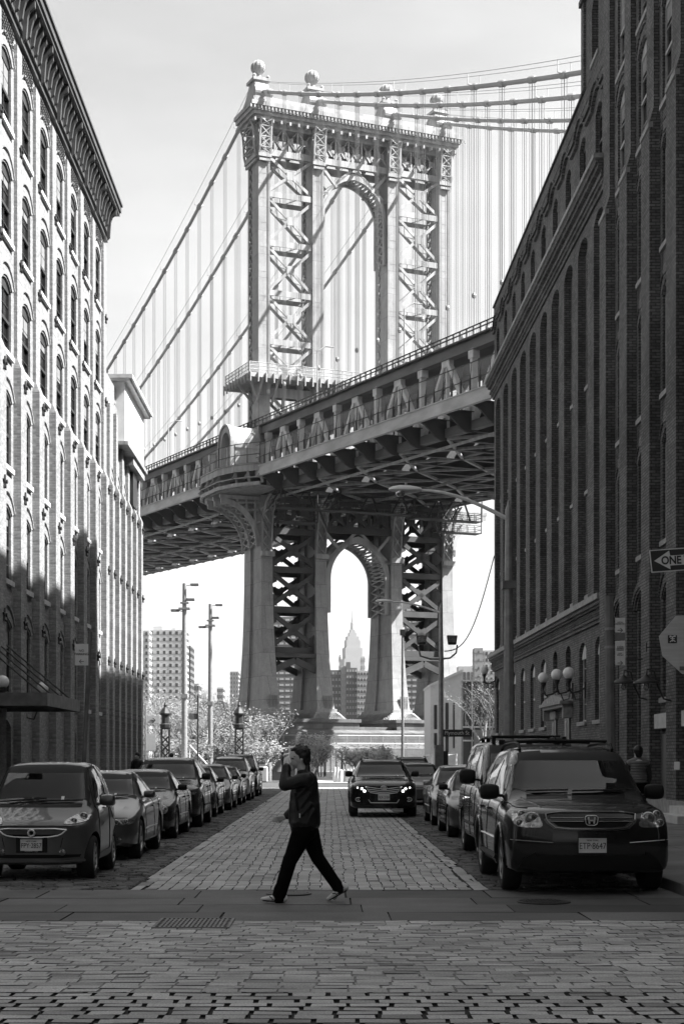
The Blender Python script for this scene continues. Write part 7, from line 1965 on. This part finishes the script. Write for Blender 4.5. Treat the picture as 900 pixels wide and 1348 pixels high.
# rail fences
def railfence(pts, lab, h=1.15, nm='rail_fence'):
    root = empty(nm, (pts[0][0], pts[0][1], 0), 0, lab, 'fence')
    ox, oy = pts[0][0], pts[0][1]; mb = MB()
    for (a, b) in zip(pts, pts[1:]):
        L_ = math.hypot(b[0]-a[0], b[1]-a[1]); n = max(1, int(L_/2.2))
        for z in (.45, h*.85): mb.beam((a[0]-ox, a[1]-oy, a[2]+z), (b[0]-ox, b[1]-oy, b[2]+z), .09, .11)
        for i in range(n+1):
            t = i/n; p = (a[0]+(b[0]-a[0])*t-ox, a[1]+(b[1]-a[1])*t-oy, a[2]+(b[2]-a[2])*t); mb.box(p[0]-.08, p[0]+.08, p[1]-.08, p[1]+.08, 0, p[2]+h)
    mb.build('rails', M['white_paint'], root)
def gp(px, y, zz=0): return (X(px,y), y, zz)
railfence([gp(325,150,1.9), gp(350,146,1.7), gp(372,142,1.6), gp(398,150,2.0), gp(428,158,2.2)], 'pale split-rail fence climbing from the left lantern post towards the path')
railfence([gp(428,158,2.2), gp(450,150,1.2), gp(470,146,.9)], 'pale rail fence sloping down behind the round shrub')
railfence([gp(318,118,.0), gp(340,116,.0), gp(356,115,.0)], 'low pale rail fence at the left side of the street end', h=1.4)
# sloping handrails
tag(MB().tube([gp(538,118,.5), gp(562,116,1.9), gp(568,116,1.95), gp(568,116,.0)], .07, 6).build('handrail', M['white_paint']), 'white handrail rising beside the oncoming crossover', 'handrail')
tag(MB().tube([gp(572,112,.9), gp(590,112,1.9), gp(600,112,2.0), gp(600,112,0)], .07, 6).build('handrail', M['white_paint']), 'white handrail at the foot of the pavilion wall', 'handrail')
tag(MB().tube([gp(250,112,2.6), gp(272,112,1.3), gp(285,112,.9)], .06, 6).tube([gp(250,112,1.6), gp(250,112,2.6)], .05, 5).build('handrail', M['white_paint']), 'pale stair handrail between the lantern posts', 'handrail')
# concrete block and boulders at the end of the street
mb = MB(); r = random.Random(5)
for k in range(9):
    x_ = X(441,114)+.22*k; w_ = r.uniform(.12,.22); mb.lathe([(.001,0),(w_,.02),(w_*1.05,.3+r.uniform(0,.3)),(w_*.6,.7+r.uniform(0,.3)),(.001,.85+r.uniform(0,.3))], (x_, 114+r.uniform(-.2,.2), 0), 7)
tag(mb.build('rubble_barrier', M['path']), 'pale lumpy stone barrier at the end of the street left of the crossover', 'barrier')
tag(MB().box(X(326,113), X(352,113), 113, 114.2, 0, 1.1).build('concrete_block', M['path'], bevel=.08), 'pale concrete block at the left side of the street end', 'block')
tag(MB().taper((X(178,116), X(250,116), 116, 118, 0), (X(184,116), X(246,116), 116.3, 117.8, 1.2)).build('retaining_wall', M['path'], bevel=.05), 'pale low retaining wall below the park trees on the left', 'wall')
# street-end signs on the left
s_ = empty('arrow_sign', (X(192,88), 88, .1), 0, 'small white arrow sign at the far end of the left brick row', 'sign')
MB().tube([(0,0,0),(0,0,4.6)], .05, 6).build('pole', M['galv'], s_); pl = MB().box(.02,.75,-.03,-.01,3.5,3.9).build('sign_plate', M['plate'], s_); text3('\u2192', .45, (.38,-.04,3.66), M['plate_ink'], 'sign_arrow', pl); MB().box(.02,.55,-.03,-.01,2.0,2.9).build('notice_plate', M['plate'], s_)
# glass-fronted pavilion with the word PARK
PYv = 140; pv = empty('park_pavilion', (X(566,PYv), PYv, 0), 0, 'pale modern pavilion with a slanting roof and a glass front marked PARK', 'pavilion')
k = PYv/2100
def L(px, py): return ((px-566)*k, 1.6+(1000-py)*k)
mb = MB(); A_ = [(0,-.5), L(566,903), L(571,900), L(608,884), (L(608,0)[0], -.5)]; mb.prism(A_, XZ, 0, 9); mb.build('wall', M['white_paint'], pv)
mb = MB(); mb.prism([L(565,904), L(565,901), L(609,881), L(609,885)], XZ, -.3, 9.3); mb.build('roof', M['white_paint'], pv)
for (a_, b_, c_, d_) in ((571,575,928,960),(571,575,965,985),(586,590,925,960),(586,590,965,990),(596,598,925,985)):
    MB().box(L(a_,0)[0], L(b_,0)[0], -.05, .02, L(0,d_)[1], L(0,c_)[1]).build('window', M['frame'], pv)
mb = MB(); mb.box(L(608,0)[0], L(665,0)[0], .3, 8.8, -.5, L(0,898)[1]); mb.build('inner_block', M['galv_dark'], pv)
MB().box(L(608,0)[0], L(665,0)[0], .1, .14, 0, L(0,896)[1]).build('glazing', glassmat('pavilion_glass', .12, .03), pv)
mb = MB()
for px in (608, 621, 644, 653, 665): mb.box(L(px,0)[0]-.06, L(px,0)[0]+.06, 0, .1, 0, L(0,896)[1])
for py in (896, 957, 975): mb.box(L(608,0)[0], L(665,0)[0], -.01, .09, L(0,py)[1]-.07, L(0,py)[1]+.07)
mb.build('mullions', M['white_paint'], pv)
text3('PARK', .86, (L(632,0)[0], -.02, L(0,949.5)[1]), M['white_paint'], 'park_lettering', pv, sx=.62, ext=.03, bold=.02)
text3('IN', .5, (L(614,0)[0], -.02, L(0,953)[1]), M['white_paint'], 'park_lettering', pv, sx=.6, ext=.03)
MB().box(L(623,0)[0], L(652,0)[0], -.3, -.02, L(0,1000)[1], L(0,961)[1]).build('door', M['galv'], pv)

# ---------------------------------------------------------------- towers on the far shore
wm = {}
def tower(lab, px0, px1, ytop, Y, dep, wall, win, cols, floors, name='apartment_tower', rz=0.0, wf=.6, side=True, crown=None, z0=-2, hf=.5, dark=False):
    x0, x1, H = X(px0, Y), X(px1, Y), Zz(ytop, Y)
    root = empty(name, ((x0+x1)/2, Y, 0), rz, lab, 'building')
    w = abs(x1-x0); mb = MB(); mb.box(-w/2, w/2, 0, dep, z0, H)
    if crown:
        for (a, b, h) in crown: mb.box(-w/2+a*w, -w/2+b*w, dep*.2, dep*.8, H, H+h*k_(Y))
    mb.build('wall', wall, root)
    cw = w/cols; fh = (H-2)/floors; i = 0
    q0 = MB()
    for c in range(cols):
        q0.box(-w/2+cw*(c+.5)-cw*wf/2, -w/2+cw*(c+.5)+cw*wf/2, -.25*Y/1200, 0, -fh*hf/2, fh*hf/2)
    q0.box(-w/2, w/2, -.1*Y/1200, 0, -fh*hf/2-.14, -fh*hf/2)
    rowo = q0.build('window_row', win, root); first = True
    for f_ in range(floors):
        c = rowo if first else clone(rowo, root); first = False; c.location = (0, 0, 2+fh*(f_+.5))
    if side:
        q1 = MB(); n2 = max(2, int(dep/(cw*1.2)))
        for sx in (-1, 1):
            for c in range(n2): q1.box(sx*w/2, sx*(w/2+.25*Y/1200), dep*(c+.5)/n2-dep*wf/n2/2, dep*(c+.5)/n2+dep*wf/n2/2, -fh*hf/2, fh*hf/2)
        ro = q1.build('side_window_row', win, root); first = True
        for f_ in range(floors):
            c = ro if first else clone(ro, root); first = False; c.location = (0, 0, 2+fh*(f_+.5))
    return root
def k_(Y): return Y/2100
wall_w = mat('pale_far_wall', .50, .9, .08, .05); wall_g = mat('grey_far_wall', .30, .9, .1, .05); wall_d = mat('brown_brick_far_wall', .13, .9, .12, .05); win_d = mat('far_window_glass', .05, .4, .5, .02); win_p = mat('pale_balcony_band', .42, .8, .2, .02)
tower('wide white housing slab with even rows of windows, left of the light masts', 196, 245, 829, 1150, 22, wall_w, win_d, 6, 20, wf=.42, crown=((.1,.35,5),(.6,.7,3)))
tower('grey end wing behind the wide white housing slab', 246, 251, 850, 1180, 30, wall_d, win_d, 2, 18, wf=.4)
tower('white slab at the left, partly hidden by the brick row', 176, 196.5, 830, 1130, 26, wall_w, win_d, 3, 20, wf=.4)
tower('low pale block between the light masts', 252, 262, 900, 1500, 30, wall_g, win_d, 3, 9)
tower('slim distant tower just left of the bridge tower foot', 303, 314, 884, 2600, 40, wall_g, win_d, 3, 20, wf=.4)
tower('small pale distant tower behind the young trees', 286, 294, 905, 2200, 30, wall_w, win_d, 3, 12)
tower('brown brick high-rise showing between the left pair of bridge columns', 359, 390, 812, 1050, 24, wall_d, win_p, 4, 24, rz=.0, wf=.7, hf=.3)
tower('brown brick high-rise showing between the right pair of bridge columns', 534, 556, 799, 1050, 24, wall_d, win_p, 3, 26, wf=.7, hf=.3)
tower('low broad apartment block left of the stepped skyscraper', 432, 449, 882, 1200, 26, wall_d, win_p, 4, 14, wf=.55, hf=.35)
tower('white balcony tower in front of the stepped skyscraper', 449, 455.5, 877, 1190, 24, wall_w, win_p, 2, 15, wf=.5)
tower('grey apartment tower right in front of the stepped skyscraper', 455.5, 470, 879, 1170, 26, wall_d, win_p, 4, 15, wf=.5, hf=.35, crown=((0,.4,8),))
tower('pale balcony tower to the right below the stepped skyscraper', 470, 485.5, 883, 1160, 26, wall_w, win_d, 4, 15, wf=.5, hf=.4)
tower('low grey block beside the right leg of the gothic arch', 485.5, 497, 878, 1300, 26, wall_g, win_d, 3, 14)
tower('windowless grey slab tower between the bridge and the factory', 624, 635.5, 853, 1100, 16, wall_g, win_d, 1, 14, wf=.1, hf=.3)
tower('white stepped balcony tower beside the factory corner', 637, 668, 856, 1150, 22, wall_w, win_d, 5, 17, wf=.45)
tower('broad low pale block right of the bridge tower', 603, 624, 877, 1300, 26, wall_w, win_d, 4, 4, wf=.7)
# stepped skyscraper with a needle spire
Y = 5020; es = empty('stepped_skyscraper', (X(463.5,Y), Y, 0), .25, 'distant stepped skyscraper with a needle spire framed by the lower gothic arch', 'skyscraper')
kk = Y/2100; mb = MB()
for (w_, z0, z1) in ((27,1000,868),(23,868,853),(18.5,853,843),(15.5,843,838),(10,838,833),(6.5,833,829)):
    mb.box(-w_*kk/2, w_*kk/2, -w_*kk*.35, w_*kk*.35, Zz(z0,Y), Zz(z1,Y))
mb.build('shaft', mat('skyscraper_stone', .27, .9, .1, .01), es)
mb = MB()
for c in range(-5, 6): mb.box(c*4.0-1.0, c*4.0+1.0, -15.4*kk*.36-1.5, -15.0*kk*.36, Zz(868,Y), Zz(846,Y))
mb.build('window_strips', wall_g, es)
MB().lathe([(5.5,Zz(829,Y)),(5.0,Zz(820,Y)),(3.5,Zz(819,Y)),(2.2,Zz(815,Y)),(1.2,Zz(812,Y)),(.9,Zz(805,Y)),(.3,Zz(802,Y))], (0,0,0), 10).build('spire', wall_g, es)
tower('faint distant tower left of the stepped skyscraper', 446.2, 448.2, 862, 4800, 50, wall_g, win_d, 2, 12, wf=.3)
tower('faint distant glass tower right of the stepped skyscraper', 475, 480, 864, 4700, 60, wall_w, win_d, 2, 14, wf=.3)
r = random.Random(9)
for i in range(1):
    pass
tower('long low block on the far shore behind the young trees', 252, 300, 925, 1250, 30, wall_d, win_p, 9, 8, wf=.6)
tower('long low block on the far shore right of the bridge tower', 600, 650, 902, 1400, 30, wall_d, win_p, 8, 7, wf=.6)
# ---------------------------------------------------------------- sky, sun, camera
EL, AZ = 48.9, 97.0
w = bpy.data.worlds.new('World'); sc.world = w; w.use_nodes = True
nt = w.node_tree; nt.nodes.clear()
o_ = nt.nodes.new('ShaderNodeOutputWorld'); bg = nt.nodes.new('ShaderNodeBackground'); sky = nt.nodes.new('ShaderNodeTexSky')
sky.sky_type = 'NISHITA'; sky.sun_disc = False; sky.sun_elevation = R(EL); sky.sun_rotation = R(AZ); sky.air_density = 1.0; sky.dust_density = 2.2; sky.ozone_density = 1.0
bw = nt.nodes.new('ShaderNodeRGBToBW'); nt.links.new(sky.outputs[0], bw.inputs[0])
# thin streaks of high cloud
tc = nt.nodes.new('ShaderNodeTexCoord'); mp = nt.nodes.new('ShaderNodeMapping'); mp.inputs['Scale'].default_value = (1.2, 1.2, 4.5); mp.inputs['Rotation'].default_value = (0, .35, 0)
nz = nt.nodes.new('ShaderNodeTexNoise'); nz.inputs['Scale'].default_value = 2.3; nz.inputs['Detail'].default_value = 8; nz.inputs['Roughness'].default_value = .55
nt.links.new(tc.outputs['Generated'], mp.inputs[0]); nt.links.new(mp.outputs[0], nz.inputs['Vector'])
mr = nt.nodes.new('ShaderNodeMapRange'); mr.inputs['From Min'].default_value = .45; mr.inputs['From Max'].default_value = .8; mr.inputs['To Min'].default_value = 1.0; mr.inputs['To Max'].default_value = 1.3
nt.links.new(nz.outputs[0], mr.inputs[0])
mu = nt.nodes.new('ShaderNodeMath'); mu.operation = 'MULTIPLY'; nt.links.new(bw.outputs[0], mu.inputs[0]); nt.links.new(mr.outputs[0], mu.inputs[1])
# the northern half of the sky carries a bright milky veil of high haze
sx = nt.nodes.new('ShaderNodeSeparateXYZ'); nt.links.new(tc.outputs['Generated'], sx.inputs[0])
vr = nt.nodes.new('ShaderNodeMapRange'); vr.interpolation_type = 'SMOOTHSTEP'; vr.inputs['From Min'].default_value = .0; vr.inputs['From Max'].default_value = 1.0; vr.inputs['To Min'].default_value = 1.0; vr.inputs['To Max'].default_value = 2.0
c1 = nt.nodes.new('ShaderNodeMath'); c1.operation = 'MULTIPLY'; c1.inputs[1].default_value = .35; nt.links.new(sx.outputs[2], c1.inputs[0])
c2 = nt.nodes.new('ShaderNodeMath'); c2.operation = 'MULTIPLY_ADD'; c2.inputs[1].default_value = .9; nt.links.new(sx.outputs[1], c2.inputs[0]); nt.links.new(c1.outputs[0], c2.inputs[2])
nt.links.new(c2.outputs[0], vr.inputs[0])
m2_ = nt.nodes.new('ShaderNodeMath'); m2_.operation = 'MULTIPLY'; nt.links.new(mu.outputs[0], m2_.inputs[0]); nt.links.new(vr.outputs[0], m2_.inputs[1])
nt.links.new(m2_.outputs[0], bg.inputs[0]); bg.inputs[1].default_value = .05; nt.links.new(bg.outputs[0], o_.inputs[0])
sl = bpy.data.lights.new('sun', 'SUN'); sl.energy = 5.0; sl.angle = R(.55); so = bpy.data.objects.new('sun', sl); C.objects.link(so)
d = Vector((math.cos(R(7))*math.cos(R(EL)), -math.sin(R(7))*math.cos(R(EL)), math.sin(R(EL))))
so.rotation_euler = d.to_track_quat('Z', 'Y').to_euler(); so.location = (60, -10, 80)
cam = bpy.data.cameras.new('camera'); co = bpy.data.objects.new('camera', cam); C.objects.link(co); sc.camera = co
co.location = (0, 0, 1.6); co.rotation_euler = (R(90), 0, 0)
cam.sensor_fit = 'VERTICAL'; cam.sensor_height = 36; cam.lens = 36*2100/1348; cam.shift_x = 16/1348; cam.shift_y = 326/1348
cam.clip_start = .1; cam.clip_end = 20000
sc.view_settings.view_transform = 'Standard'; sc.view_settings.look = 'None'; sc.view_settings.gamma = 1; sc.view_settings.exposure = 1.68
sc.view_settings.use_curve_mapping = False
sc.cycles.caustics_reflective = False; sc.cycles.caustics_refractive = False; sc.cycles.max_bounces = 8; sc.cycles.transparent_max_bounces = 24
sc.cycles.sample_clamp_indirect = 6
# ---------------------------------------------------------------- thin air between us and the far shore
hm = bpy.data.materials.new('thin_haze'); hm.use_nodes = True; ht = hm.node_tree; ht.nodes.clear()
ho = ht.nodes.new('ShaderNodeOutputMaterial'); hv = ht.nodes.new('ShaderNodeVolumePrincipled'); hv.inputs['Color'].default_value = (.95,.95,.95,1); hv.inputs['Density'].default_value = .00004; hv.inputs['Anisotropy'].default_value = .2
ht.links.new(hv.outputs[0], ho.inputs['Volume'])
o = MB().box(-4200, 4200, -450, 9100, -3, 620).build('haze', hm); o['kind'] = 'stuff'
